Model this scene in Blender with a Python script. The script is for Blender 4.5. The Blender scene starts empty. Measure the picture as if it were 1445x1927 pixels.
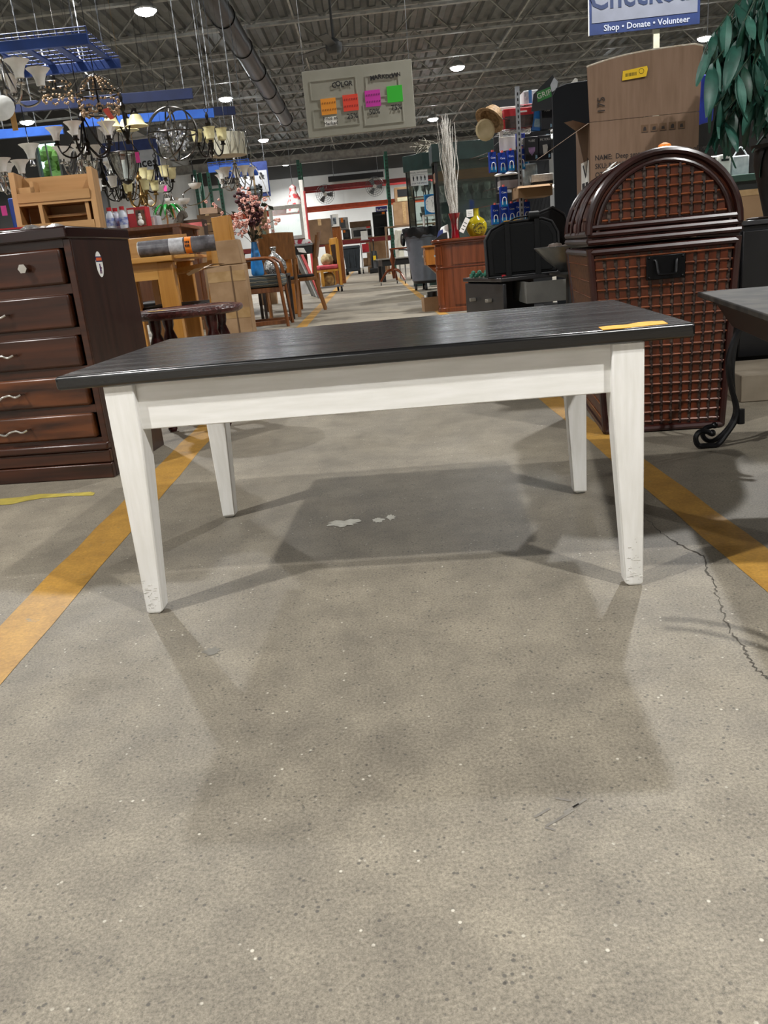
import bpy, math, random
from mathutils import Vector as V, Matrix
from math import sin, cos, pi, radians as rad
random.seed(7)
scn = bpy.context.scene
COL = scn.collection
# ---------------------------------------------------------------- camera, world, exposure
FPX, PITCH, ROLL, CAMH, AISLE = 1527.46, .306945, -.0955985, .642037, .0105286
def _basis():
    fw0 = V((-sin(AISLE), cos(AISLE), 0)); right = V((cos(AISLE), sin(AISLE), 0))
    F = fw0*cos(PITCH) + V((0, 0, -sin(PITCH))); up = right.cross(F)
    R = right*cos(ROLL) + up*sin(ROLL); U = up*cos(ROLL) - right*sin(ROLL)
    return R, U, F
CR, CU, CF = _basis()
CAMP = V((0, 0, CAMH))
cd = bpy.data.cameras.new('camera'); cam = bpy.data.objects.new('camera', cd); COL.objects.link(cam)
cd.sensor_fit = 'VERTICAL'; cd.sensor_height = 24.0; cd.lens = 24.0*FPX/1927.0
cd.clip_start = .02; cd.clip_end = 200
cam.matrix_world = Matrix(((CR.x, CU.x, -CF.x, 0), (CR.y, CU.y, -CF.y, 0), (CR.z, CU.z, -CF.z, CAMH), (0, 0, 0, 1)))
scn.camera = cam
w = bpy.data.worlds.new('world'); scn.world = w; w.use_nodes = True
w.node_tree.nodes['Background'].inputs[0].default_value = (.75, .85, 1, 1)
w.node_tree.nodes['Background'].inputs[1].default_value = 3.0
scn.view_settings.view_transform = 'Standard'; scn.view_settings.look = 'None'
scn.view_settings.gamma = 1; scn.view_settings.use_curve_mapping = False
scn.view_settings.exposure = 0.82
LAMP_POWER = 175.0
LAMP_Z = 5.2

# a photo pixel gives a direction; the distance comes from the floor height z or the depth Y of what the thing stands on
def ray(x, y): return CF + CR*((x-722.5)/FPX) - CU*((y-963.5)/FPX)
def fl(x, y, z=0.0):
    d = ray(x, y); return CAMP + d*((z-CAMH)/d.z)
def at(x, y, Y):
    d = ray(x, y); return CAMP + d*(Y/d.y)
def prect(x0, y0, x1, y1, Y):
    ym = (y0+y1)/2; xm = (x0+x1)/2
    return at(x0, ym, Y).x, at(x1, ym, Y).x, at(xm, y1, Y).z, at(xm, y0, Y).z

# ---------------------------------------------------------------- materials
def lin(h):
    h = h.lstrip('#'); o = []
    for i in (0, 2, 4):
        c = int(h[i:i+2], 16)/255; o.append(c/12.92 if c <= .04045 else ((c+.055)/1.055)**2.4)
    return (*o, 1)
MATS = {}
def mat(name, c, c2=None, rough=.5, metal=0, scale=8, stretch=(1, 1, 1), bump=0, lo=.35, hi=.65, emit=0, trans=0, detail=4, coat=0, ior=1.5, spec=.5):
    if name in MATS: return MATS[name]
    m = bpy.data.materials.new(name); m.use_nodes = True; nt = m.node_tree; N = nt.nodes; L = nt.links
    b = N['Principled BSDF']; b.inputs['Roughness'].default_value = rough; b.inputs['Metallic'].default_value = metal
    b.inputs['IOR'].default_value = ior; b.inputs['Specular IOR Level'].default_value = spec
    tc = N.new('ShaderNodeTexCoord'); mp = N.new('ShaderNodeMapping'); mp.inputs['Scale'].default_value = stretch
    nz = N.new('ShaderNodeTexNoise'); nz.inputs['Scale'].default_value = scale; nz.inputs['Detail'].default_value = detail
    L.new(tc.outputs['Object'], mp.inputs['Vector']); L.new(mp.outputs[0], nz.inputs['Vector'])
    cr = N.new('ShaderNodeValToRGB'); e = cr.color_ramp.elements
    A = lin(c); B = lin(c2) if c2 else tuple(min(1, x*.82) for x in A[:3])+(1,)
    e[0].position = lo; e[0].color = B; e[1].position = hi; e[1].color = A
    L.new(nz.outputs[0], cr.inputs[0]); L.new(cr.outputs[0], b.inputs['Base Color'])
    if bump:
        bp = N.new('ShaderNodeBump'); bp.inputs['Strength'].default_value = bump; bp.inputs['Distance'].default_value = .004
        L.new(nz.outputs[0], bp.inputs['Height']); L.new(bp.outputs[0], b.inputs['Normal'])
    if emit:
        L.new(cr.outputs[0], b.inputs['Emission Color']); b.inputs['Emission Strength'].default_value = emit
    if trans: b.inputs['Transmission Weight'].default_value = trans
    if coat: b.inputs['Coat Weight'].default_value = coat; b.inputs['Coat Roughness'].default_value = .15
    MATS[name] = m; return m
def wood(name, c, c2, rough=.4, axis=0, scale=3.0, coat=0, k=14):
    s = [k, k, k]; s[axis] = 1
    return mat(name, c, c2, rough=rough, scale=scale, stretch=s, detail=6, lo=.3, hi=.7, coat=coat)
def glass(name, c='#ffffff', rough=.03, mixf=.82):
    if name in MATS: return MATS[name]
    m = bpy.data.materials.new(name); m.use_nodes = True; nt = m.node_tree; N = nt.nodes; L = nt.links
    N.remove(N['Principled BSDF']); out = N['Material Output']
    t = N.new('ShaderNodeBsdfTransparent'); t.inputs[0].default_value = lin(c)
    g = N.new('ShaderNodeBsdfGlossy'); g.inputs['Roughness'].default_value = rough
    fr = N.new('ShaderNodeFresnel'); fr.inputs[0].default_value = 1.5
    ma = N.new('ShaderNodeMath'); ma.operation = 'MULTIPLY_ADD'; ma.inputs[1].default_value = .8; ma.inputs[2].default_value = 1-mixf-.1
    mx = N.new('ShaderNodeMixShader'); L.new(fr.outputs[0], ma.inputs[0]); L.new(ma.outputs[0], mx.inputs[0])
    L.new(t.outputs[0], mx.inputs[1]); L.new(g.outputs[0], mx.inputs[2]); L.new(mx.outputs[0], out.inputs[0])
    MATS[name] = m; return m

# ---------------------------------------------------------------- mesh builder
class MB:
    def __init__(s): s.v = []; s.f = []
    def add(s, vs, fs):
        o = len(s.v); s.v += [tuple(p) for p in vs]; s.f += [tuple(i+o for i in f) for f in fs]; return s
    def hexa(s, p):   # 8 points: bottom 4 ccw, top 4 ccw
        return s.add(p, [(3, 2, 1, 0), (4, 5, 6, 7), (0, 1, 5, 4), (1, 2, 6, 5), (2, 3, 7, 6), (3, 0, 4, 7)])
    def box(s, x0, x1, y0, y1, z0, z1, M=None):
        p = [(x0, y0, z0), (x1, y0, z0), (x1, y1, z0), (x0, y1, z0), (x0, y0, z1), (x1, y0, z1), (x1, y1, z1), (x0, y1, z1)]
        if M: p = [M @ V(q) for q in p]
        return s.hexa(p)
    def cbox(s, c, d, M=None):
        return s.box(c[0]-d[0]/2, c[0]+d[0]/2, c[1]-d[1]/2, c[1]+d[1]/2, c[2]-d[2]/2, c[2]+d[2]/2, M)
    def frus(s, z0, a, z1, b):
        return s.hexa([(a[0], a[2], z0), (a[1], a[2], z0), (a[1], a[3], z0), (a[0], a[3], z0), (b[0], b[2], z1), (b[1], b[2], z1), (b[1], b[3], z1), (b[0], b[3], z1)])
    def tube(s, pts, r, n=6, closed=False, cap=True, ell=1.0):
        pts = [V(p) for p in pts]; m = len(pts); rs = r if isinstance(r, (list, tuple)) else [r]*m
        o = len(s.v); prev = None
        for i, p in enumerate(pts):
            if closed: t = pts[(i+1) % m]-pts[i-1]
            else: t = pts[min(i+1, m-1)]-pts[max(i-1, 0)]
            if t.length < 1e-9: t = V((0, 0, 1))
            t.normalize()
            if prev is None:
                a = V((0, 0, 1)) if abs(t.z) < .9 else V((1, 0, 0)); u = t.cross(a).normalized()
            else:
                u = prev - t*prev.dot(t)
                if u.length < 1e-6: u = t.orthogonal()
                u.normalize()
            prev = u; v = t.cross(u)
            for k in range(n):
                an = 2*pi*k/n; s.v.append(tuple(p+u*(rs[i]*cos(an))+v*(rs[i]*ell*sin(an))))
        for i in range(m if closed else m-1):
            j = (i+1) % m
            for k in range(n):
                k2 = (k+1) % n; s.f.append((o+i*n+k, o+i*n+k2, o+j*n+k2, o+j*n+k))
        if cap and not closed:
            s.f.append(tuple(o+k for k in reversed(range(n)))); s.f.append(tuple(o+(m-1)*n+k for k in range(n)))
        return s
    def cyl(s, a, b, r, r2=None, n=12): return s.tube([a, b], [r, r if r2 is None else r2], n)
    def lathe(s, prof, n=16, c=(0, 0, 0), M=None, sx=1, sy=1):
        o = len(s.v); m = len(prof)
        for r, z in prof:
            for k in range(n):
                an = 2*pi*k/n; p = V((r*cos(an)*sx, r*sin(an)*sy, z))
                if M: p = M @ p
                s.v.append((p.x+c[0], p.y+c[1], p.z+c[2]))
        for i in range(m-1):
            for k in range(n):
                k2 = (k+1) % n; s.f.append((o+i*n+k, o+i*n+k2, o+(i+1)*n+k2, o+(i+1)*n+k))
        if prof[0][0] > 1e-5: s.f.append(tuple(o+k for k in reversed(range(n))))
        if prof[-1][0] > 1e-5: s.f.append(tuple(o+(m-1)*n+k for k in range(n)))
        return s
    def ball(s, c, r, n=8, sz=1):
        return s.lathe([(r*sin(pi*i/(n//2+1)) if 0 < i < n//2+1 else 1e-6, -r*sz*cos(pi*i/(n//2+1))) for i in range(n//2+2)], n, c)
    def prism(s, poly, y0, y1, M=None):   # outline in x,z extruded along y
        n = len(poly); p = [V((a, y0, b)) for a, b in poly]+[V((a, y1, b)) for a, b in poly]
        if M: p = [M @ q for q in p]
        return s.add(p, [tuple(range(n)), tuple(reversed(range(n, 2*n)))]+[(i+n, (i+1) % n+n, (i+1) % n, i) for i in range(n)])
    def flat(s, poly, z0, z1):            # outline in x,y extruded along z
        n = len(poly); p = [(a, b, z0) for a, b in poly]+[(a, b, z1) for a, b in poly]
        return s.add(p, [tuple(reversed(range(n))), tuple(range(n, 2*n))]+[(i, (i+1) % n, (i+1) % n+n, i+n) for i in range(n)])
    def ring(s, c, r, t, n=24, axis=2, m=6):
        pts = []
        for k in range(n):
            a = 2*pi*k/n; q = [0, 0, 0]; q[(axis+1) % 3] = r*cos(a); q[(axis+2) % 3] = r*sin(a); pts.append((c[0]+q[0], c[1]+q[1], c[2]+q[2]))
        return s.tube(pts, t, m, closed=True)
    def mesh(s, name, mt, smooth=True):
        me = bpy.data.meshes.new(name); me.from_pydata(s.v, [], s.f); me.update()
        me.materials.append(mt)
        if smooth:
            me.polygons.foreach_set('use_smooth', [True]*len(me.polygons)); me.set_sharp_from_angle(angle=rad(38))
        return me
    def build(s, name, mt, parent=None, bevel=0, smooth=True, loc=None, rz=0, seg=2):
        o = bpy.data.objects.new(name, s.mesh(name, mt, smooth)); COL.objects.link(o)
        if parent: o.parent = parent
        if loc is not None: o.location = loc
        if rz: o.rotation_euler.z = rz
        if bevel:
            b = o.modifiers.new('bevel', 'BEVEL'); b.width = bevel; b.segments = seg; b.limit_method = 'ANGLE'; b.angle_limit = rad(40)
        return o
def inst(me, name, parent=None, loc=(0, 0, 0), rot=(0, 0, 0), sc=None):
    o = bpy.data.objects.new(name, me); COL.objects.link(o); o.location = loc; o.rotation_euler = rot
    if sc is not None: o.scale = sc if isinstance(sc, (tuple, list)) else (sc, sc, sc)
    if parent: o.parent = parent
    return o
def T(name, label, cat, loc=(0, 0, 0), rz=0, group=None):
    o = bpy.data.objects.new(name, None); COL.objects.link(o); o.location = loc; o.rotation_euler = (0, 0, rz); o.empty_display_size = .05
    return tag(o, label, cat, group)
def tag(o, label, cat, group=None):
    o['label'] = label; o['category'] = cat
    if group: o['group'] = group
    return o
def struct(o): o['kind'] = 'structure'; return o
def dup(root, loc, rz, label=None):
    r = root.copy(); COL.objects.link(r); r.location = loc; r.rotation_euler = (root.rotation_euler.x, root.rotation_euler.y, rz)
    if label: r['label'] = label
    for ch in list(root.children):
        c = ch.copy(); COL.objects.link(c); c.parent = r
        for g in list(ch.children):
            d = g.copy(); COL.objects.link(d); d.parent = c
    return r
def B(x0, x1, y0, y1, z0, z1): return MB().box(x0, x1, y0, y1, z0, z1)
def txt(s, size, mt, parent, loc, rot=(pi/2, 0, 0), align='CENTER', name='lettering', bold=0, ext=.0006, sx=1):
    cu = bpy.data.curves.new('t', 'FONT'); cu.body = s; cu.size = size; cu.align_x = align; cu.align_y = 'CENTER'; cu.extrude = ext; cu.offset = bold; cu.resolution_u = 2
    t = bpy.data.objects.new('t', cu); COL.objects.link(t)
    dg = bpy.context.evaluated_depsgraph_get(); me = bpy.data.meshes.new_from_object(t.evaluated_get(dg))
    bpy.data.objects.remove(t); bpy.data.curves.remove(cu)
    me.materials.clear(); me.materials.append(mt); me.name = name
    o = bpy.data.objects.new(name, me); COL.objects.link(o); o.location = loc; o.rotation_euler = rot; o.scale = (sx, 1, 1)
    if parent: o.parent = parent
    return o
def bez(pts, n=8):   # smooth curve through points (Catmull-Rom)
    P = [V(p) for p in pts]; out = []
    for i in range(len(P)-1):
        p0 = P[max(i-1, 0)]; p1 = P[i]; p2 = P[i+1]; p3 = P[min(i+2, len(P)-1)]
        for k in range(n):
            t = k/n; out.append(.5*((2*p1)+(p2-p0)*t+(2*p0-5*p1+4*p2-p3)*t*t+(3*p1-p0-3*p2+p3)*t**3))
    out.append(P[-1]); return out
def at_frame(p, rz): return Matrix.Translation(p) @ Matrix.Rotation(rz, 4, 'Z')

# common materials
white = mat('white_paint', '#e9e8e3', '#dcdad3', rough=.45, scale=20)
black = mat('black_plastic', '#0b0b0c', '#070708', rough=.45)
blackmetal = mat('black_metal', '#0d0d0f', '#08080a', rough=.35, metal=.6)
chrome = mat('chrome', '#d8d8da', '#bfc0c4', rough=.18, metal=1)
steel = mat('galvanised_steel', '#b8babd', '#95989c', rough=.35, metal=.9)
paper = mat('paper_white', '#f2f1ec', '#e6e5df', rough=.7)
card = mat('cardboard', '#9a7c5c', '#8a6c4c', rough=.85, scale=5)
card2 = mat('cardboard_brown', '#6f563e', '#5e4833', rough=.85, scale=5)
ink = mat('black_ink', '#15161a', '#101114', rough=.7)
orange = mat('orange_label', '#f58a1f', '#ee7d12', rough=.6)
yellowl = mat('yellow_label', '#f2c81e', '#ecc010', rough=.6)
pink = mat('pink_label', '#ee4fa6', '#e5409a', rough=.6)
redm = mat('red_print', '#c3202b', '#ad1a24', rough=.5)
bluem = mat('blue_print', '#2352b4', '#1c45a0', rough=.45)
oak = wood('light_oak', '#c79a5c', '#b58447', rough=.4, axis=2)
# ---------------------------------------------------------------- the shell
X0, X1, Y0, Y1, ZC = -24.0, 16.0, -10.0, 45.5, 6.15
def floor_material():
    m = bpy.data.materials.new('polished_concrete'); m.use_nodes = True; nt = m.node_tree; N = nt.nodes; L = nt.links
    b = N['Principled BSDF']; tc = N.new('ShaderNodeTexCoord')
    def noise(sc, det=5, rg=.6):
        n = N.new('ShaderNodeTexNoise'); n.inputs['Scale'].default_value = sc; n.inputs['Detail'].default_value = det; n.inputs['Roughness'].default_value = rg
        L.new(tc.outputs['Object'], n.inputs['Vector']); return n.outputs[0]
    def ramp(src, lo, hi, a, bb):
        r = N.new('ShaderNodeValToRGB'); e = r.color_ramp.elements; e[0].position = lo; e[1].position = hi; e[0].color = a; e[1].color = bb; L.new(src, r.inputs[0]); return r.outputs[0]
    def mix(fac, a, bb, mode='MIX'):
        n = N.new('ShaderNodeMix'); n.data_type = 'RGBA'; n.blend_type = mode
        if isinstance(fac, float): n.inputs[0].default_value = fac
        else: L.new(fac, n.inputs[0])
        L.new(a, n.inputs[6]) if not isinstance(a, tuple) else setattr(n.inputs[6], 'default_value', a)
        L.new(bb, n.inputs[7]) if not isinstance(bb, tuple) else setattr(n.inputs[7], 'default_value', bb)
        return n.outputs[2]
    base = ramp(noise(1.1, 6), .32, .7, lin('#767066'), lin('#90887a'))
    mid = ramp(noise(9, 6, .7), .35, .68, (.78, .78, .78, 1), (1.1, 1.1, 1.08, 1))
    col = mix(1.0, base, mid, 'MULTIPLY')
    fine = ramp(noise(230, 5, .85), .34, .68, (.5, .49, .48, 1), (1.5, 1.49, 1.45, 1))
    col = mix(1.0, col, fine, 'MULTIPLY')
    # aggregate: small dark and light stones
    vo = N.new('ShaderNodeTexVoronoi'); vo.inputs['Scale'].default_value = 95; L.new(tc.outputs['Object'], vo.inputs['Vector'])
    spot = ramp(vo.outputs['Distance'], .16, .24, (1, 1, 1, 1), (0, 0, 0, 1))
    sel = ramp(noise(33, 2), .47, .56, (0, 0, 0, 1), (.8, .8, .8, 1))
    col = mix(mix(1.0, spot, sel, 'MULTIPLY'), col, lin('#4d4a45'))
    vo2 = N.new('ShaderNodeTexVoronoi'); vo2.inputs['Scale'].default_value = 70; vo2.inputs['Randomness'].default_value = 1; L.new(tc.outputs['Object'], vo2.inputs['Vector'])
    spot2 = ramp(vo2.outputs['Distance'], .1, .17, (1, 1, 1, 1), (0, 0, 0, 1))
    sel2 = ramp(noise(21, 2), .56, .64, (0, 0, 0, 1), (.7, .7, .7, 1))
    col = mix(mix(1.0, spot2, sel2, 'MULTIPLY'), col, lin('#d2ccbd'))
    # pits
    vo3 = N.new('ShaderNodeTexVoronoi'); vo3.inputs['Scale'].default_value = 34; L.new(tc.outputs['Object'], vo3.inputs['Vector'])
    pit = ramp(vo3.outputs['Distance'], .05, .09, (1, 1, 1, 1), (0, 0, 0, 1))
    sel3 = ramp(noise(5, 3), .5, .58, (0, 0, 0, 1), (.85, .85, .85, 1))
    pm = mix(1.0, pit, sel3, 'MULTIPLY'); col = mix(pm, col, lin('#3b3835'))
    L.new(col, b.inputs['Base Color'])
    b.inputs['Specular IOR Level'].default_value = .35
    rr = ramp(noise(3, 5), .3, .7, (.42, .42, .42, 1), (.62, .62, .62, 1)); L.new(rr, b.inputs['Roughness'])
    bp = N.new('ShaderNodeBump'); bp.inputs['Strength'].default_value = .25; bp.inputs['Distance'].default_value = .002
    L.new(noise(140, 4, .7), bp.inputs['Height']); L.new(bp.outputs[0], b.inputs['Normal'])
    return m
floor = struct(B(X0, X1, Y0, Y1, -.15, 0).build('floor', floor_material(), smooth=False))
def line_paint():
    m = bpy.data.materials.new('worn_yellow_paint'); m.use_nodes = True; nt = m.node_tree; N = nt.nodes; L = nt.links
    b = N['Principled BSDF']; tc = N.new('ShaderNodeTexCoord'); b.inputs['Roughness'].default_value = .5
    def nz(s, d=5):
        n = N.new('ShaderNodeTexNoise'); n.inputs['Scale'].default_value = s; n.inputs['Detail'].default_value = d; n.inputs['Roughness'].default_value = .7; L.new(tc.outputs['Object'], n.inputs['Vector']); return n.outputs[0]
    r1 = N.new('ShaderNodeValToRGB'); e = r1.color_ramp.elements; e[0].position = .3; e[0].color = lin('#987133'); e[1].position = .7; e[1].color = lin('#b98d40'); L.new(nz(14), r1.inputs[0])
    r2 = N.new('ShaderNodeValToRGB'); e = r2.color_ramp.elements; e[0].position = .31; e[0].color = (1, 1, 1, 1); e[1].position = .38; e[1].color = (0, 0, 0, 1); L.new(nz(22, 8), r2.inputs[0])
    mx = N.new('ShaderNodeMix'); mx.data_type = 'RGBA'; L.new(r2.outputs[0], mx.inputs[0]); L.new(r1.outputs[0], mx.inputs[6]); mx.inputs[7].default_value = lin('#8a7f6c')
    r3 = N.new('ShaderNodeValToRGB'); e = r3.color_ramp.elements; e[0].position = .3; e[0].color = (.75, .74, .72, 1); e[1].position = .7; e[1].color = (1.12, 1.12, 1.1, 1); L.new(nz(150, 3), r3.inputs[0])
    m2 = N.new('ShaderNodeMix'); m2.data_type = 'RGBA'; m2.blend_type = 'MULTIPLY'; m2.inputs[0].default_value = 1; L.new(mx.outputs[2], m2.inputs[6]); L.new(r3.outputs[0], m2.inputs[7])
    L.new(m2.outputs[2], b.inputs['Base Color']); return m
LP = line_paint()
def painted_line(xa, xb, ya, yb, seed):
    rnd = random.Random(seed); n = 150; A = []; Bv = []
    for i in range(n+1):
        t = i/n; y = ya+(yb-ya)*t**1.6
        A.append((xa+rnd.uniform(-.004, .004), y)); Bv.append((xb+rnd.uniform(-.004, .004), y))
    m = MB(); vs = [(x, y, .0008) for x, y in A]+[(x, y, .0008) for x, y in Bv]
    m.add(vs, [(i, i+n+1, i+n+2, i+1) for i in range(n)]); return m.build('painted_line', LP, floor)
painted_line(-.810, -.697, -1, 40, 1)
painted_line(.660, .752, -1, 40, 2)
# crack in the slab beside the right table leg
cpx = [(1213, 968), (1228, 990), (1250, 1008), (1287, 1030), (1322, 1047), (1333, 1080), (1345, 1100), (1352, 1130), (1362, 1160), (1375, 1190), (1398, 1215), (1408, 1240), (1425, 1262), (1450, 1280), (1500, 1330)]
m = MB(); rnd = random.Random(3); L_ = []; R_ = []
pts = []
for i in range(len(cpx)-1):
    a = fl(*cpx[i]); b = fl(*cpx[i+1])
    for k in range(7): pts.append(a.lerp(b, k/7)+V((rnd.uniform(-.004, .004), rnd.uniform(-.004, .004), 0)))
for i, p in enumerate(pts):
    wd = rnd.uniform(.0005, .0026)*(.5 if i < 18 else 1.0); L_.append((p.x-wd, p.y, .0006)); R_.append((p.x+wd, p.y+wd*.6, .0006))
n = len(pts); m.add(L_+R_, [(i, i+n, i+n+1, i+1) for i in range(n-1)])
m.build('crack', mat('crack_dark', '#57524a', '#47433c', rough=.95), floor)
def blotch(px, py, rx, ry, mt, seed, name, n=26):
    c = fl(px, py); a = fl(px+rx, py); b_ = fl(px, py+ry); ex = (a-c).length; ey = (b_-c).length; rnd = random.Random(seed)
    poly = []
    for k in range(n):
        t = 2*pi*k/n; q = rnd.uniform(.55, 1.1); poly.append((c.x+ex*q*cos(t), c.y+ey*q*sin(t), .0007))
    o = MB().add(poly, [tuple(range(n))]).build(name, mt, floor); return o
pp = mat('spilt_white_paint', '#cfccc0', '#b9b5a8', rough=.6, scale=60)
blotch(645, 985, 36, 7, pp, 5, 'paint_patch'); blotch(712, 979, 12, 5, pp, 6, 'paint_patch'); blotch(735, 974, 10, 6, pp, 8, 'paint_patch')
st = mat('floor_stain', '#77736b', '#6c685f', rough=.6, scale=40)
blotch(398, 1226, 20, 8, st, 9, 'stain')
sc = mat('scuff_mark', '#6d6861', '#7c776e', rough=.7, scale=60)
for i, (x, y, l, an) in enumerate([(1020, 1530, 34, 30), (1045, 1545, 40, 30), (1062, 1535, 40, 32), (1075, 1522, 34, 30), (1090, 1512, 30, 32), (1035, 1560, 20, -15), (1060, 1505, 30, -10)]):
    a = fl(x-l*.5*cos(rad(an)), y+l*.5*sin(rad(an))); b_ = fl(x+l*.5*cos(rad(an)), y-l*.5*sin(rad(an))); d = (b_-a).normalized(); nn = V((-d.y, d.x, 0))*.0018
    MB().add([a-nn+V((0, 0, .0006)), b_-nn+V((0, 0, .0006)), b_+nn+V((0, 0, .0006)), a+nn+V((0, 0, .0006))], [(0, 1, 2, 3)]).build('scuff', sc, floor)
# ragged yellow tape on the floor in front of the dresser
tp = [(-8, 940), (40, 936), (75, 930), (130, 929), (170, 926), (179, 928), (175, 933), (130, 934), (80, 938), (50, 943), (20, 950), (-8, 951)]
tag(MB().add([fl(x, y)+V((0, 0, .0012)) for x, y in tp], [tuple(range(len(tp)))]).build('floor_tape', mat('yellow_tape_floor', '#b8a750', '#a29244', rough=.5, scale=30)), 'ragged strip of yellow tape on the concrete before the dresser', 'tape')

# walls
wallm = mat('painted_wall', '#dddedd', '#d0d1d0', rough=.8, scale=.7)
darkwall = mat('dark_wall', '#565656', '#4a4a4a', rough=.85, scale=.7)
YP_ = 30.0; XP = at(188, 300, YP_).x        # the left part of the hall ends nearer, with a window to the outside
wx0, wx1, wz0, wz1 = at(72, 300, YP_).x, at(110, 300, YP_).x, at(88, 338, YP_).z, at(88, 268, YP_).z
wall_far = struct(B(XP, X1, Y1, Y1+.25, 0, ZC+.2).build('wall_far', wallm, smooth=False))
for i in range(int((X1-XP)/1.55)):     # sheet panels of the far wall, joints recessed
    x = XP+.02+i*1.55; B(x, x+1.53, Y1-.012, Y1+.001, .02, 4.78).build('wall_panel', wallm, wall_far, bevel=.004, smooth=False)
B(XP, X1, Y1-.03, Y1-.013, 4.8, ZC).build('upper_wall_shade', darkwall, wall_far, smooth=False)  # dark band paints in the shade on the wall above the lamps' reach
wf = MB(); wf.box(X0, wx0, YP_, YP_+.25, 0, ZC+.2); wf.box(wx1, XP, YP_, YP_+.25, 0, ZC+.2); wf.box(wx0, wx1, YP_, YP_+.25, 0, wz0); wf.box(wx0, wx1, YP_, YP_+.25, wz1, ZC+.2)
struct(wf.build('wall_window_side', darkwall, smooth=False))
struct(B(XP-.25, XP, YP_+.25, Y1+.25, 0, ZC+.2).build('wall_return', wallm, smooth=False))
wn = struct(B(wx0-.06, wx1+.06, YP_-.03, YP_+.02, wz0-.06, wz0).box(wx0-.06, wx1+.06, YP_-.03, YP_+.02, wz1, wz1+.06).box(wx0-.06, wx0, YP_-.03, YP_+.02, wz0, wz1).box(wx1, wx1+.06, YP_-.03, YP_+.02, wz0, wz1).box((wx0+wx1)/2-.02, (wx0+wx1)/2+.02, YP_-.02, YP_+.02, wz0, wz1).build('window_1', mat('window_frame_grey', '#8d9290', rough=.5), smooth=False))
B(wx0, wx1, YP_+.05, YP_+.06, wz0, wz1).build('pane', glass('window_glass', '#dff0e6'), wn, smooth=False)
hg = mat('hedge_outside', '#a3b85c', '#7c9350', rough=.8, scale=3)
hb = MB(); rnd = random.Random(4); hb.ball((wx0, YP_+2.2, .2), .35, 8)
for k in range(260): hb.ball((rnd.uniform(wx0-1.6, wx0+.35*(wx1-wx0)), YP_+2.2+rnd.uniform(-.4, .6), rnd.uniform(.1, wz1+.1)), rnd.uniform(.1, .26), 6)
tag(hb.build('hedge', hg), 'sunlit yellow-green hedge outside the small far window', 'hedge')
struct(B(X0-3, XP-.3, YP_+.3, YP_+14, -.2, -.02).build('ground_outside', mat('lawn', '#77904c', '#5f7a3a', rough=.9, scale=2)))
struct(B(X0-.25, X0, Y0, YP_+.25, 0, ZC+.2).build('wall_left', wallm, smooth=False))
struct(B(X1, X1+.25, Y0, Y1, 0, ZC+.2).build('wall_right', darkwall, smooth=False))
struct(B(X0, X1, Y0-.25, Y0, 0, ZC+.2).build('wall_back', wallm, smooth=False))
# corrugated roof deck and open web joists
deckm = mat('roof_deck_steel', '#6c6e6d', '#5c5e5c', rough=.55, metal=.2, scale=3)
joistm = mat('joist_steel', '#a8a8a3', '#878782', rough=.5, metal=.2, scale=6)
prof = []; x = X0-.3
while x < X1+.3: prof += [(x, ZC), (x+.13, ZC), (x+.17, ZC+.08), (x+.31, ZC+.08)]; x += .35
m = MB(); n = len(prof)
m.add([(a, Y0-.3, b) for a, b in prof]+[(a, (Y1 if a > XP-.3 else YP_)+.3, b) for a, b in prof], [(i, i+n, i+n+1, i+1) for i in range(n-1)])
ceiling = struct(m.build('ceiling', deckm, smooth=False))
B(X0-.3, X1+.3, Y0-.3, YP_+.3, ZC+.1, ZC+.2).box(XP-.3, X1+.3, YP_+.3, Y1+.3, ZC+.1, ZC+.2).build('roof_board', darkwall, ceiling, smooth=False)
JL = 44.0; JT = ZC-.01-5.4
def joist_meshes(x0, x1):
    jm = MB()
    for za in (0, JT-.05): jm.box(x0, x1, -.055, -.008, za, za+.05).box(x0, x1, .008, .055, za, za+.05)
    wm = MB(); p = 1.5; k = x0
    while k < x1-p: wm.cyl((k, 0, .03), (k+p/2, 0, JT-.03), .022, n=5).cyl((k+p/2, 0, JT-.03), (k+p, 0, .03), .022, n=5); k += p
    return jm.mesh('joist_chords', joistm, False), wm.mesh('joist_web', joistm)
JA = joist_meshes(X0-2, X1+2); JB = joist_meshes(XP+.5, X1+2)
y = -7.8
while y < Y1+2:
    ja, jb = JA if y < YP_-1.4 else JB
    j = inst(ja, 'joist', ceiling, (0, y, 5.4), (0, 0, rad(-4.5))); inst(jb, 'web_bars', j)
    y += 2.46
# bridging rods running along the building
br = MB()
for xx in (-8.4, -4.9, -1.1, 3.9, 6.6, 10.5): br.box(xx-.02, xx+.02, Y0, Y1, 5.47, 5.51)
br.build('bridging_angle', joistm, ceiling, smooth=False)
# wide girder above the far field
gm = MB()
gm.box(XP, X1, 41.2, 41.4, 5.0, 5.04).box(XP, X1, 41.28, 41.32, 5.04, 5.36).box(XP, X1, 41.2, 41.4, 5.36, 5.4)
gm.build('girder', joistm, ceiling, smooth=False)
# black exhaust duct
dz = 4.75; du = T('exhaust_duct', 'black round exhaust duct hung under the roof along the aisle', 'duct', (-2.1, 15.5, dz))
dm = mat('duct_black', '#070708', '#0c0c0d', rough=.35, spec=.3, scale=3)
for i in range(1, 7):
    MB().cyl((0, -4+i*2.2, 0), (0, -4+i*2.2+2.17, 0), .2, n=20).build('duct_section', dm, du)
    MB().cyl((0, -4+i*2.2+2.1, 0), (0, -4+i*2.2+2.26, 0), .215, n=20).build('collar', dm, du)
for i in range(1, 7): B(-.01, .01, -3+i*2.2, -2.98+i*2.2, .2, 5.42-dz).build('hanger_strap', steel, du)

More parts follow.
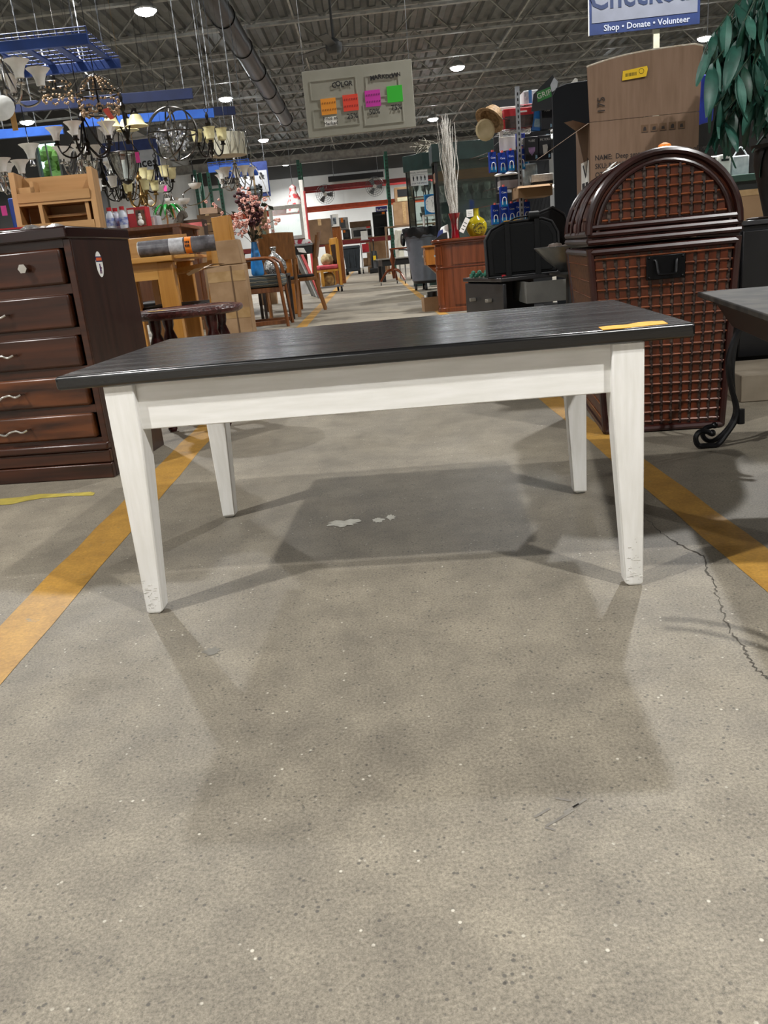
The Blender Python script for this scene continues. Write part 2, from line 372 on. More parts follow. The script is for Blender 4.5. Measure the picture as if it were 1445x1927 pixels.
# ---------------------------------------------------------------- high bay lights
lampm = mat('lamp_diffuser', '#f6fbff', '#f6fbff', rough=.4, emit=60)
proto = T('high_bay_light', 'x', 'ceiling light', (0, 0, LAMP_Z), 0, 'high bay ceiling lights')
MB().lathe([(.20, .03), (.21, .06), (.12, .16), (.06, .2), (.06, .3)], 16).build('housing', mat('lamp_housing', '#cfd2d2', rough=.4, metal=.5), proto)
MB().lathe([(.001, -.05), (.08, -.045), (.15, -.02), (.2, .03)], 16).build('diffuser', lampm, proto)
MB().cyl((0, 0, .3), (0, 0, .5), .008, n=5).build('hanger', steel, proto)
rows = {'left': (-3.63, 8.2), 'right': (2.86, 7.05), 'far left': (-9.55, 8.75), 'far right': (9.3, 6.4)}
nth = ['second lamp behind the camera', 'lamp just behind the camera', 'lamp ahead above the picture', 'nearest lamp seen', 'second lamp seen', 'third lamp seen', 'fourth lamp seen', 'farthest lamp seen']
first = True; lamps = []
for rn, (lx, ly) in rows.items():
    for k in range(-2, 6):
        yy = ly+8.72*k
        if yy < Y0+.6 or yy > Y1-.5 or (lx < XP+.3 and yy > YP_-.5): continue
        lab = '%s, %s row of ceiling lights' % (nth[k+2], rn)
        if first: proto.location = (lx, yy, LAMP_Z); proto['label'] = lab; o = proto; first = False
        else: o = dup(proto, (lx, yy, LAMP_Z), 0, lab)
        lamps.append(o)
ld = bpy.data.lights.new('lamp_light', 'AREA'); ld.shape = 'DISK'; ld.size = .2; ld.spread = rad(145); ld.energy = LAMP_POWER; ld.color = (1.0, .985, .955)
for o in lamps:
    lo = bpy.data.objects.new('lamp_light', ld); COL.objects.link(lo); lo.location = (0, 0, -.06); lo.parent = o
# ---------------------------------------------------------------- coffee table
TW, TD, TH, TT = 1.1357, .6641, .483, .025
TY = -.0799
tb = T('coffee_table', 'coffee table with glossy black top and white tapered legs in the aisle', 'table', (.003, 1.775, 0), TY)
def tabletop_mat():
    m = mat('ebony_gloss', '#0e0e10', '#060607', rough=.3, scale=3, stretch=(1.2, 34, 30), detail=7, lo=.3, hi=.75, coat=0, spec=.85)
    nt = m.node_tree; N = nt.nodes; L = nt.links; b = N['Principled BSDF']
    tc = N['Texture Coordinate'] if 'Texture Coordinate' in N else N.new('ShaderNodeTexCoord')
    mp = N.new('ShaderNodeMapping'); mp.inputs['Scale'].default_value = (1.2, 40, 40); L.new(tc.outputs['Object'], mp.inputs['Vector'])
    nz = N.new('ShaderNodeTexNoise'); nz.inputs['Scale'].default_value = 2.2; nz.inputs['Detail'].default_value = 9; L.new(mp.outputs[0], nz.inputs['Vector'])
    rr = N.new('ShaderNodeMapRange'); rr.inputs[3].default_value = .1; rr.inputs[4].default_value = .4; L.new(nz.outputs[0], rr.inputs[0]); L.new(rr.outputs[0], b.inputs['Roughness'])
    bp = N.new('ShaderNodeBump'); bp.inputs['Strength'].default_value = .22; bp.inputs['Distance'].default_value = .002; L.new(nz.outputs[0], bp.inputs['Height']); L.new(bp.outputs[0], b.inputs['Normal'])
    return m
B(-TW/2, TW/2, -TD/2, TD/2, TH-TT, TH).build('table_top', tabletop_mat(), tb, bevel=.006, seg=3)
twhite = mat('brushed_white_paint', '#eceae6', '#e2e0da', rough=.38, scale=9, stretch=(9, 9, 1))
lx, ly, lw, lb = TW/2-.0823, TD/2-.0108, .056, .034
for sx in (-1, 1):
    for sy in (-1, 1):
        def q(a, wd): # from outer face inwards
            xs = sorted((sx*lx, sx*(lx-wd))); ys = sorted((sy*ly, sy*(ly-wd))); return (xs[0], xs[1], ys[0], ys[1])
        mb = MB(); a = q(0, lb-.006); a = (a[0]+.003, a[1]-.003, a[2]+.003, a[3]-.003); c_ = q(0, lb); t_ = q(0, lw)
        rings = [(0, a), (.007, c_), (TH-TT-.10, t_), (TH-TT, t_)]
        for z, r in rings: mb.v += [(r[0], r[2], z), (r[1], r[2], z), (r[1], r[3], z), (r[0], r[3], z)]
        for i in range(3):
            for k in range(4): mb.f.append((i*4+k, i*4+(k+1) % 4, i*4+4+(k+1) % 4, i*4+4+k))
        mb.f += [(3, 2, 1, 0), (12, 13, 14, 15)]
        mb.build('leg', twhite, tb, bevel=.0025)
az0, az1 = TH-TT-.088, TH-TT
twhite2 = mat('brushed_white_apron', '#eceae6', '#e2e0da', rough=.38, scale=9, stretch=(1, 9, 9))
for sy in (-1, 1):
    y = sy*(ly-.014); B(-lx+lw-.004, lx-lw+.004, min(y, y-sy*.02), max(y, y-sy*.02), az0, az1).build('apron', twhite2, tb, bevel=.002)
for sx in (-1, 1):
    x = sx*(lx-.014); B(min(x, x-sx*.02), max(x, x-sx*.02), -ly+lw-.004, ly-lw+.004, az0, az1).build('apron', twhite2, tb, bevel=.002)
# scuffs near the feet
sd = mat('scuff_dark', '#a8a49c', '#bdb9b1', rough=.7)
ms = MB(); rnd = random.Random(12)
for sx in (-1, 1):
    for k in range(34):
        z = abs(rnd.gauss(0, .035))+.012; x = sx*lx-sx*rnd.uniform(.004, .03); l = rnd.choice((.0012, .0015, .006)); ms.box(x-l/2, x+l/2, -ly-.0006, -ly+.001, z, z+.0012)
    ms.box(sx*lx-sx*.012-.006, sx*lx-sx*.012+.006, -ly-.0006, -ly+.001, .052, .0535)
ms.build('scuff_marks', sd, tb, smooth=False)['kind'] = 'stuff'
# orange tape on the top
tz = TH+.0002
tpx = [(1126, 616), (1140, 614), (1180, 611), (1200, 607), (1225, 605), (1247, 604), (1257, 609), (1200, 615), (1160, 619), (1134, 621)]
tp3 = [fl(x, y, tz) for x, y in tpx]; n = len(tp3)
tag(MB().add([(p.x, p.y, tz) for p in tp3]+[(p.x, p.y, tz+.0006) for p in tp3], [tuple(reversed(range(n))), tuple(range(n, 2*n))]+[(i, (i+1) % n, (i+1) % n+n, i+n) for i in range(n)]).build('price_tape', mat('orange_masking_tape', '#f2b01e', '#e79a12', rough=.6, scale=60), smooth=False), 'strip of orange masking tape on the front right of the black table top', 'tape')

# ---------------------------------------------------------------- dresser on the left
DY = rad(-6.5)
dr = T('dresser', 'dark brown wooden dresser with silver pulls left of the aisle', 'dresser', (-.932, 2.705, 0), DY)
dw = wood('dark_walnut_front', '#472413', '#1c0c06', rough=.28, axis=0, scale=2.2, k=16)
dwv = wood('dark_walnut_side', '#382019', '#21120d', rough=.35, axis=2, scale=2.0, k=18)
dtop = wood('dark_walnut_top', '#2c1714', '#1b0c09', rough=.18, axis=0)
dwl = mat('walnut_open_grain', '#5e3317', '#1f0d06', rough=.3, scale=2.4, stretch=(1.2, 9, 9), detail=9, lo=.38, hi=.62)
DW, DD, DH = .66, .475, .815
B(-.02, 0, .012, DD, .0, DH-.035).build('side_panel', dwv, dr, bevel=.002)
B(-DW, -DW+.02, .012, DD, .0, DH-.035).build('side_panel', dwv, dr, bevel=.002)
B(-DW+.02, -.02, DD-.012, DD, .02, DH-.035).build('back_panel', dwv, dr)
B(-DW-.004, .006, -.022, DD+.004, DH-.038, DH).build('top', dtop, dr, bevel=.006)
B(-.022, -.0, .0, .014, .1, DH-.038).build('stile', dw, dr, bevel=.002); B(-DW, -DW+.022, .0, .014, .1, DH-.038).build('stile', dw, dr, bevel=.002)
B(-DW, .0, -.012, .012, 0, .052).build('plinth_board', dw, dr, bevel=.004); B(-DW, .0, -.008, .012, .054, .098).build('plinth_board', dw, dr, bevel=.004)
B(-DW-.002, .002, -.02, .012, .1, .126).build('plinth_moulding', dw, dr, bevel=.007)
DR = [(.140, .226), (.252, .352), (.381, .482), (.506, .612), (.642, .752)]
for z0, z1 in zip([.126]+[d[1] for d in DR], [d[0] for d in DR]+[DH-.038]):
    B(-DW+.022, -.022, .004, .02, z0, z1).build('rail', dw, dr)
pull = MB().tube(bez([(-.05, -.028, -.006), (-.03, -.03, -.010), (-.012, -.031, -.001), (.012, -.031, .003), (.03, -.03, -.004), (.05, -.028, .003)], 5), .0042, 8)
pull.cyl((-.047, -.028, -.006), (-.047, 0, -.006), .003, n=6).cyl((.047, -.028, .002), (.047, 0, .002), .003, n=6)
pm_ = pull.mesh('pull', mat('brushed_nickel', '#cfcac2', '#b5b0a8', rough=.25, metal=1))
for i, (z0, z1) in enumerate(DR):
    d = MB().hexa([(-DW+.036, -.006, z0), (-.036, -.006, z0), (-.036, .03, z0), (-DW+.036, .03, z0), (-DW+.036, -.006, z1), (-.036, -.006, z1), (-.036, .03, z1), (-DW+.036, .03, z1)]).build('drawer', dw, dr, bevel=.008, seg=2); d.data.materials[0] = dw if i > 1 else dwl
    if i == 4:
        for xx in (-.155, -DW+.155):
            MB().cyl((xx, -.006, .70), (xx, -.02, .70), .006, n=8).cyl((xx, -.018, .70), (xx, -.034, .70), .0135, .015, n=6).build('knob', MATS['brushed_nickel'], d)
    else: inst(pm_, 'pull', d, (-.31+.005*i, -.004, z0+(z1-z0)*.52))
# oval sticker on the side
sk = MB().lathe([(.001, 0), (.042, 0), (.042, .0008), (.001, .0008)], 24, M=Matrix.Rotation(pi/2, 4, 'Y') @ Matrix.Diagonal((1, .62, 1, 1)))
so = sk.build('sticker', paper, dr, loc=(.0, .19, .695)); so['label'] = 'white oval sticker with orange lettering on a navy band'
sb = B(0, .0012, -.024, .024, .008, .026); sb.build('band', mat('navy_print', '#1f2a5c', rough=.5), so)
B(.0012, .0016, -.021, .021, .012, .022).build('lettering', mat('orange_print', '#e5622a', rough=.5), so)
fg = MB()
for (y, z, a, b_) in [(.0, -.004, .004, .006), (.001, -.014, .006, .007), (-.004, -.024, .003, .006), (.005, -.024, .003, .006), (.008, -.012, .005, .002)]: fg.box(0, .0014, y-a, y+a, z-b_, z+b_)
fg.build('figure_print', mat('mixed_print', '#7a3a45', '#2f3f7a', rough=.5, scale=200), so)
# things on the dresser
og = T('desk_organizer', 'pale unfinished wooden organizer with cubby holes on the dresser', 'organizer', tuple(at(112, 430, 2.96).xy)+(DH,), rad(8))
ow = wood('raw_pine', '#b98f5e', '#a57a49', rough=.55, axis=2, scale=3); ow2 = wood('raw_pine_h', '#b98f5e', '#a57a49', rough=.55, axis=0, scale=3)
OW, OD, OH = .255, .12, .2
for s in (-1, 1):
    MB().hexa([(s*OW/2-.009, 0, 0), (s*OW/2+.009, 0, 0), (s*OW/2+.009, OD, 0), (s*OW/2-.009, OD, 0), (s*OW/2-.009, .03, OH), (s*OW/2+.009, .03, OH), (s*OW/2+.009, OD+.03, OH), (s*OW/2-.009, OD+.03, OH)]).build('side_panel', ow, og, bevel=.001)
B(-OW/2+.009, OW/2-.009, OD+.012, OD+.02, 0, OH-.01).build('back_panel', ow2, og)
B(-OW/2+.009, OW/2-.009, .0, OD+.012, 0, .012).build('shelf', ow2, og)
B(-OW/2+.009, OW/2-.009, .015, OD+.012, .09, .1).build('shelf', ow2, og)
B(-OW/2+.009, OW/2-.009, .012, .024, .1, .13).build('rail', ow2, og)
B(-OW/2+.009, OW/2-.009, .0, .01, .012, .03).build('rail', ow2, og)
B(-.055, -.043, .004, OD+.012, .012, .09).build('divider', ow, og); B(.095, .107, .02, OD+.012, .012, .09).build('divider', ow, og)
B(-.075, -.063, .03, .11, .13, .168).build('divider', ow, og); B(-.12, -.063, .03, .038, .13, .15).build('divider', ow, og)
B(-.043, .095, .06, OD+.012, .05, .058).build('shelf', ow2, og)
rb = at(-12, 425, 2.80); rbk = T('picture_book', 'thin red covered book lying at the left end of the dresser top', 'book', (rb.x, rb.y, DH), rad(-18))
MB().hexa([(-.07, -.1, 0), (.07, -.1, .0), (.07, .1, .0), (-.07, .1, .0), (-.07, -.1, .004), (.07, -.1, .004), (.07, .1, .012), (-.07, .1, .012)]).build('pages', paper, rbk)
MB().hexa([(-.074, -.104, .005), (.074, -.104, .005), (.074, .104, .013), (-.074, .104, .013), (-.074, -.104, .008), (.074, -.104, .008), (.074, .104, .02), (-.074, .104, .02)]).build('cover', redm, rbk)
sp = at(88, 424, 2.82); sv = T('foil_packet', 'crumpled clear and silver packet lying before the wooden organizer', 'packet', (sp.x, sp.y-.03, DH), .2)
foil = mat('silver_foil', '#d9d8d6', '#8f8c8a', rough=.2, metal=.7, scale=40, bump=.8)
g = MB(); rnd = random.Random(2)
vs = [(-.07+.02*i, -.03+.02*j, .004+(rnd.uniform(.0, .014) if 0 < i < 7 and 0 < j < 3 else 0)) for j in range(4) for i in range(8)]
g.add(vs+[(x, y, 0.0005) for x, y, z in vs], [(j*8+i, j*8+i+1, j*8+i+9, j*8+i+8) for j in range(3) for i in range(7)]+[(32+j*8+i+8, 32+j*8+i+9, 32+j*8+i+1, 32+j*8+i) for j in range(3) for i in range(7)]); g.build('wrapper', foil, sv)

# ---------------------------------------------------------------- woven rattan trunk
UY = rad(-7.0)
tr = T('rattan_trunk', 'tall brown woven rattan trunk with a domed lid and black handle', 'trunk', (.735, 2.651, 0), UY)
rfr = mat('rattan_frame', '#321613', '#200c08', rough=.28, scale=12)
rsl = wood('rattan_slat', '#5c2a15', '#3a190b', rough=.3, axis=2, scale=6, k=8)
rgr = mat('rattan_grey_strip', '#51443b', '#2c201a', rough=.4, scale=90)
rcn = mat('rattan_cane', '#7d4427', '#542a14', rough=.25, scale=30)
rbk_ = mat('rattan_backing', '#2c140d', '#200d08', rough=.6)
BZ = .597
bw, tw_, bd, td_, off = .37, .437, .46, .60, -.05     # bottom/top width and depth; left overhang
def FX(u, z):  # x on the front face, u 0..1
    t = z/BZ; a = 0+off*t; wd = bw+(tw_-bw)*t; return a+wd*u
def FYf(z): return 0-.045*z/BZ
def FYb(z): return bd+(td_-.045-bd)*z/BZ
e_ = .012
MB().hexa([(FX(0, 0)+e_, FYf(0)+e_, .004), (FX(1, 0)-e_, FYf(0)+e_, .004), (FX(1, 0)-e_, FYb(0)-e_, .004), (FX(0, 0)+e_, FYb(0)-e_, .004), (FX(0, BZ)+e_, FYf(BZ)+e_, BZ), (FX(1, BZ)-e_, FYf(BZ)+e_, BZ), (FX(1, BZ)-e_, FYb(BZ)-e_, BZ), (FX(0, BZ)+e_, FYb(BZ)-e_, BZ)]).build('body', rbk_, tr)
def pst(u, yf):
    MB().tube([(FX(u, 0), yf(0), .012), (FX(u, BZ), yf(BZ), BZ)], .011, 8).build('corner_post', rfr, tr)
for u in (0, 1): pst(u, FYf); pst(u, FYb)
for z in (.012, BZ-.012):
    for yf in (FYf, FYb): MB().tube([(FX(0, z), yf(z), z), (FX(1, z), yf(z), z)], .011, 8).build('frame_rail', rfr, tr)
    for u in (0, 1): MB().tube([(FX(u, z), FYf(z), z), (FX(u, z), FYb(z), z)], .011, 8).build('frame_rail', rfr, tr)
NS = 12
for i in range(NS):    # front: upright slats with grey strips in the gaps
    u0 = .03+.94*i/NS; u1 = u0+.94/NS*.64; u2 = .03+.94*(i+1)/NS
    for nm, a, b_, d, mt in (('slat', u0, u1, .004, rsl), ('strip', u1, u2, .008, rgr)):
        MB().hexa([(FX(a, .02), FYf(.02)+d, .02), (FX(b_, .02), FYf(.02)+d, .02), (FX(b_, .02), FYf(.02)+d+.004, .02), (FX(a, .02), FYf(.02)+d+.004, .02),
                   (FX(a, BZ-.02), FYf(BZ)+d, BZ-.02), (FX(b_, BZ-.02), FYf(BZ)+d, BZ-.02), (FX(b_, BZ-.02), FYf(BZ)+d+.004, BZ-.02), (FX(a, BZ-.02), FYf(BZ)+d+.004, BZ-.02)]).build(nm, mt, tr, smooth=False)
NC = 18
for k in range(NC):
    z = .036+(BZ-.07)*k/(NC-1); pts = []
    for i in range(NS*2+1):
        u = .02+.96*i/(NS*2); pts.append((FX(u, z), FYf(z)-.001+(.0025 if i % 2 == (k % 2) else 0), z))
    MB().tube(pts, .0032, 5).build('cane', rcn, tr)
    # knots where the cane is bound round a strip, dark square below it
    if k < NC-1:
        kb = MB(); dzz = (BZ-.07)/(NC-1)
        for i in range(NS):
            u = .03+.94*(i+.82)/NS; kb.box(FX(u, z)-.003, FX(u, z)+.003, FYf(z)-.003, FYf(z)+.006, z-.006, z+.006)
            if k > 4: kb.box(FX(u, z)-.006, FX(u, z)+.006, FYf(z)+.004, FYf(z)+.007, z+dzz*.76, z+dzz*.98)
        kb.build('binding', rbk_, tr, smooth=False)['kind'] = 'stuff'
sidec = mat('rattan_side_cane', '#54331f', '#331a0f', rough=.35, scale=60)
for uu, sg in ((0, -1), (1, 1)):     # sides: fine upright canes crossed by pale bands
    mm = MB()
    nC = 46
    for i in range(nC):
        t = (i+.5)/nC
        mm.tube([(FX(uu, .02)-sg*.004, FYf(.02)+(FYb(.02)-FYf(.02))*t, .02), (FX(uu, BZ)-sg*.004, FYf(BZ)+(FYb(BZ)-FYf(BZ))*t, BZ-.02)], .0058, 5, cap=False)
    o = mm.build('upright_canes', sidec, tr); o['kind'] = 'stuff'
    for k in range(11):
        z = .05+(BZ-.1)*k/10
        MB().tube([(FX(uu, z)+sg*.003, FYf(z)+.012, z), (FX(uu, z)+sg*.003, FYb(z)-.012, z)], .0026, 5).build('band', rcn, tr)
# lid
lid = bpy.data.objects.new('lid', None); COL.objects.link(lid); lid.parent = tr; lid.location = (0, 0, BZ+.014)
lx0, lx1 = FX(0, BZ)-.006, FX(1, BZ)+.006; lc = (lx0+lx1)/2; lr = (lx1-lx0)/2; lyf, lyb = FYf(BZ)-.006, FYb(BZ)+.006; LZ = .028
def arc(r, n=22, zz=LZ, k=.98): return [(lc-r*cos(pi*i/n), zz+r*k*sin(pi*i/n)) for i in range(n+1)]
o_ = arc(lr-.012); MB().prism([(lc-lr+.012, 0)]+o_+[(lc+lr-.012, 0)], lyf+.014, lyb-.004).build('lid_shell', rsl, lid)
for z in (.004, .026, .046): MB().tube([(lx0, lyf+.004, z), (lx1, lyf+.004, z)], .0095, 8).build('lid_rail', rfr, lid)
for z in (.008, .03):
    MB().tube([(lx0+.004, lyf, z), (lx0+.004, lyb, z)], .0105, 8).build('lid_rail', rfr, lid); MB().tube([(lx1-.004, lyf, z), (lx1-.004, lyb, z)], .0105, 8).build('lid_rail', rfr, lid)
for yv in (lyf+.002, lyf+.018, lyb):
    MB().tube([(x, yv, z) for x, z in arc(lr-.004)], .011, 8).build('lid_hoop', rfr, lid)
MB().tube([(x, lyf+.006, z) for x, z in arc(lr-.03)], .0075, 8).build('lid_hoop', rfr, lid)
for yv in (lyf+.2, lyf+.27, lyf+.42): MB().tube([(x, yv, z) for x, z in arc(lr+.002)], .012, 8, ell=.5).build('lid_strap', rfr, lid)
rI = lr-.036
for i in range(11):
    u0 = -rI+2*rI*(i+.04)/11; u1 = u0+2*rI/11*.62; u2 = -rI+2*rI*(i+1)/11
    for nm, a, b_, d, mt in (('slat', u0, u1, .007, rsl), ('strip', u1, u2, .010, rgr)):
        za = LZ+.98*math.sqrt(max(rI**2-max(abs(a), abs(b_))**2, 0)); zb = .058
        if za > zb+.01: B(lc+a, lc+b_, lyf+d, lyf+d+.006, zb, za).build(nm, mt, lid, smooth=False)
for k in range(7):
    z = .064+k*.0275
    hw = math.sqrt(max(rI**2-((z-LZ)/.98)**2, 0))-.004
    if hw < .03: continue
    MB().tube([(lc-hw+2*hw*i/24, lyf+.003+(.002 if (i+k) % 2 else 0), z) for i in range(25)], .003, 5).build('cane', rcn, lid)
    kb = MB()
    for i in range(11):
        x = -rI+2*rI*(i+.81)/11
        if abs(x) < hw: kb.box(lc+x-.003, lc+x+.003, lyf+.0, lyf+.01, z-.006, z+.006)
    kb.build('binding', rbk_, lid, smooth=False)['kind'] = 'stuff'
for i in range(12):    # ribs over the dome
    a = pi*(i+.5)/12*.94+.1
    for j, (ya, yb) in enumerate(((lyf+.03, lyf+.19), (lyf+.28, lyf+.41), (lyf+.43, lyb-.01))):
        r = lr-.008; MB().cyl((lc-r*cos(a), ya, LZ+r*.98*sin(a)), (lc-r*cos(a), yb, LZ+r*.98*sin(a)), .006, n=5).build('rib', sidec, lid)
# handle
hx = FX(.5, .49)+.005; hy = FYf(.49)-.006
hp = B(-.058, .058, -.003, .003, -.036, .036).build('handle_plate', blackmetal, tr, bevel=.002, loc=(hx, hy, .525))
MB().tube(bez([(-.036, -.006, .022), (-.03, -.012, .018), (-.027, -.022, -.012), (-.02, -.025, -.02), (.02, -.025, -.02), (.027, -.022, -.012), (.03, -.012, .018), (.036, -.006, .022)], 4), .0042, 8).build('bail', blackmetal, hp)
rv = MB()
for sx in (-.05, .05):
    for sz in (-.029, .029): rv.ball((sx, -.004, sz), .004, 6)
rv.build('rivets', blackmetal, hp)
# tags on the trunk
r_ = lr+.006
tg = T('price_tag', 'white paper price tag stuck on the left curve of the trunk lid', 'tag', (0, 0, 0)); tg.parent = None
an = rad(52); c_ = tr.matrix_basis @ V((lc-r_*cos(an)-.008, lyf+.06, BZ+.014+LZ+r_*sin(an)+.006))
tg.location = c_; tg.rotation_euler = (0, -(pi/2-an)*1.0, UY)
B(-.02, .02, -.034, .034, 0, .0015).build('tag_card', paper, tg); MB().box(-.012, -.006, -.022, .022, .0015, .0019).box(.0, .004, -.022, .014, .0015, .0019).build('printed_lines', ink, tg)
pk = tr.matrix_basis @ V((lc+.01, lyf+.05, BZ+.014+LZ+lr+.004))
tag(MB().lathe([(.001, 0), (.016, .001), (.014, .008), (.004, .013), (.001, .012)], 7, sx=1.3).build('crumpled_sticker', orange, loc=pk), 'crumpled orange sticker on top of the trunk lid', 'sticker')

# ---------------------------------------------------------------- black iron scroll table at the right edge
zt = .47
c0 = fl(1312, 549, zt); cb = fl(1445, 537, zt); cf = fl(1445, 592, zt)
dirb = (cb-c0); dirf = (cf-c0); ang = math.atan2(dirb.y, dirb.x)
it = T('iron_side_table', 'black side table with stone-look top and scrolled iron legs', 'table', (c0.x, c0.y, 0), 0)
ux = V((cos(rad(-12)), sin(rad(-12)), 0)); uy = V((-ux.y, ux.x, 0))
_f = (cf-c0).normalized(); _b = V((-_f.y, _f.x, 0))
LW_, LD_ = 1.0, .6
def tp4(z, ins=0, s=1):
    a = V((0, 0, 0))+_f*ins+_b*ins; return [tuple(a+V((0, 0, z))), tuple(a+_f*(LW_-2*ins)+V((0, 0, z))), tuple(a+_f*(LW_-2*ins)+_b*(LD_-2*ins)+V((0, 0, z))), tuple(a+_b*(LD_-2*ins)+V((0, 0, z)))]
MB().hexa(tp4(zt-.014)+tp4(zt)).build('table_top', mat('slate_top', '#39352f', '#131211', rough=.55, spec=.25, scale=16, lo=.38, hi=.62), it, bevel=.003)
MB().hexa(tp4(zt-.09, .075)+tp4(zt-.015, .03)).build('apron', mat('dark_wood_apron', '#110d0c', '#0b0807', rough=.45), it, bevel=.004)
iron = mat('black_iron', '#121214', '#1b1b1d', rough=.3, metal=.5)
LY = 2.36
def leg_pts(px, dy=0): return [tuple(V((at(x, y, LY).x-c0.x, LY-c0.y+dy, max(at(x, y, LY).z, .008)))) for x, y in px]
lp = [(1412, 604), (1390, 622), (1374, 660), (1370, 690), (1376, 730), (1386, 765), (1384, 790), (1368, 815), (1350, 838), (1330, 846), (1314, 838), (1309, 824), (1316, 813), (1330, 812), (1338, 816)]
lg = MB().tube(bez(leg_pts(lp), 5), .0082, 8); lg.ball(leg_pts([(1340, 815)])[0], .011, 8); lgo = lg.build('leg', iron, it)
lp2 = [(1416, 606), (1400, 625), (1390, 660), (1386, 700), (1388, 745), (1392, 775), (1384, 800), (1366, 822), (1348, 834), (1334, 830), (1329, 818), (1336, 809), (1350, 805)]
l2 = MB().tube(bez(leg_pts(lp2, .03), 5), .0075, 8); l2.ball(leg_pts([(1352, 804)], .03)[0], .0105, 8); l2.build('leg_scroll', iron, lgo)
MB().cyl(leg_pts([(1394, 770)])[0], leg_pts([(1394, 797)])[0], .011, n=10).build('collar', iron, lgo)
cen = _f*(LW_/2)+_b*(LD_/2); bo = _b*(LD_-.16)
for lo_, rz_ in ((bo, 0), (cen*2, pi), (cen*2-bo, pi)):
    o = inst(lgo.data, 'leg', it, (lo_.x, lo_.y, 0), (0, 0, rz_))
    for ch in list(lgo.children): inst(ch.data, ch.name.split('.')[0], o)
# ---------------------------------------------------------------- left of the aisle: stool, oak set, wrapped leaf, armchair, dining set
# round stool
c = fl(374, 571, .5)
stl = T('round_stool', 'round maroon wooden stool with carved top and turned legs by the dresser', 'stool', (c.x+.02, 3.56, 0), .3)
mar = mat('maroon_wood', '#4a1f1d', '#31110f', rough=.25, scale=18); maro = mat('maroon_carved', '#5b2a25', '#32110f', rough=.3, scale=70, bump=.9)
tpm = MB().lathe([(.001, .468), (.215, .468), (.232, .476), (.236, .488), (.23, .499), (.001, .5)], 36).build('stool_top', maro, stl)
MB().lathe([(.001, .4995), (.21, .5005), (.215, .4995)], 36).ring((0, 0, .501), .2, .003, 36).build('carved_ring', maro, tpm)
for k in range(4):
    a = .5+k*pi/2; x, y = .165*cos(a), .165*sin(a); ex = .02*cos(a); ey = .02*sin(a)
    MB().lathe([(.014, 0), (.02, .012), (.013, .04), (.012, .1), (.022, .19), (.025, .25), (.016, .29), (.03, .33), (.032, .37), (.018, .41), (.024, .43), (.026, .469)], 12, (x, y, 0)).build('leg', mar, stl)
MB().box(-.013, .013, -.155, .155, .13, .15).box(-.155, .155, -.013, .013, .13, .15).build('stretcher', mar, stl)
tag(MB().flat([(-.04, -.012), (.03, -.014), (.035, .01), (-.035, .012)], 0, .0008).build('price_sticker', yellowl, loc=(c.x-.07, 3.43, .5035)), 'yellow price sticker lying on the maroon stool top', 'sticker')

oakx = wood('oak_rail', '#c8964f', '#b37f3a', rough=.35, axis=0); oakz = wood('oak_post', '#c08a42', '#a8732f', rough=.35, axis=2)
cush = mat('black_cushion', '#101012', '#18181a', rough=.7, scale=30)
# oak extension table
YT = 4.45
p0_ = at(306, 560, YT); tz_ = .735
ot = T('oak_table', 'light oak extension table standing behind the maroon stool', 'table', (p0_.x, YT, 0), rad(4))
B(-1.0, .09, -.05, .8, tz_-.028, tz_).build('table_top', oakx, ot, bevel=.004)
B(-.96, .0, .0, .02, tz_-.115, tz_-.028).build('apron', oakx, ot)
B(.03, .2, .0, .6, tz_-.02, tz_-.004).build('extension_leaf', oakx, ot, bevel=.003)
for x, y in ((-.01, -.0), (-.01, .7), (-.95, 0), (-.95, .7)): B(x, x+.09, y, y+.09, 0, tz_-.028).build('leg', oakz, ot, bevel=.006)
# grey roll on it
ra = at(262, 466, YT+.02); rb_ = at(414, 478, YT+.02)
rl = T('foam_roll', 'grey plastic-wrapped roll with an orange price tag on the oak table', 'roll', (ra.x, YT+.02, tz_+.042), 0)
dx = rb_.x-ra.x
gr = mat('grey_wrap', '#77757a', '#3f3d41', rough=.25, scale=22, bump=.6, lo=.3, hi=.7)
MB().cyl((0, 0, .0), (dx, .02, .0), .0405, n=20).build('roll_body', gr, rl)
MB().cyl((-.004, 0, 0), (.004, 0, 0), .037, n=20).build('roll_end', mat('foam_white', '#d8d6d0', rough=.9), rl)
MB().cyl((dx*.58, .0115, .0), (dx*.66, .0132, .0), .0415, n=20).build('price_label', orange, rl)
MB().cyl((dx*.38, .0076, .0), (dx*.56, .0112, .0), .0411, n=20).build('clear_label', mat('label_grey', '#c9c9cc', '#a9a9ad', rough=.4, scale=60), rl)
lm = MB()
for i in range(3):
    for j in range(2):
        z = .014-.017*j; yy = -math.sqrt(.0416**2-z*z)+.011; lm.box(dx*(.592+.02*i), dx*(.605+.02*i), yy-.001, yy+.002, z-.006, z+.006)
lm.build('price_digits', ink, rl, smooth=False)['kind'] = 'stuff'
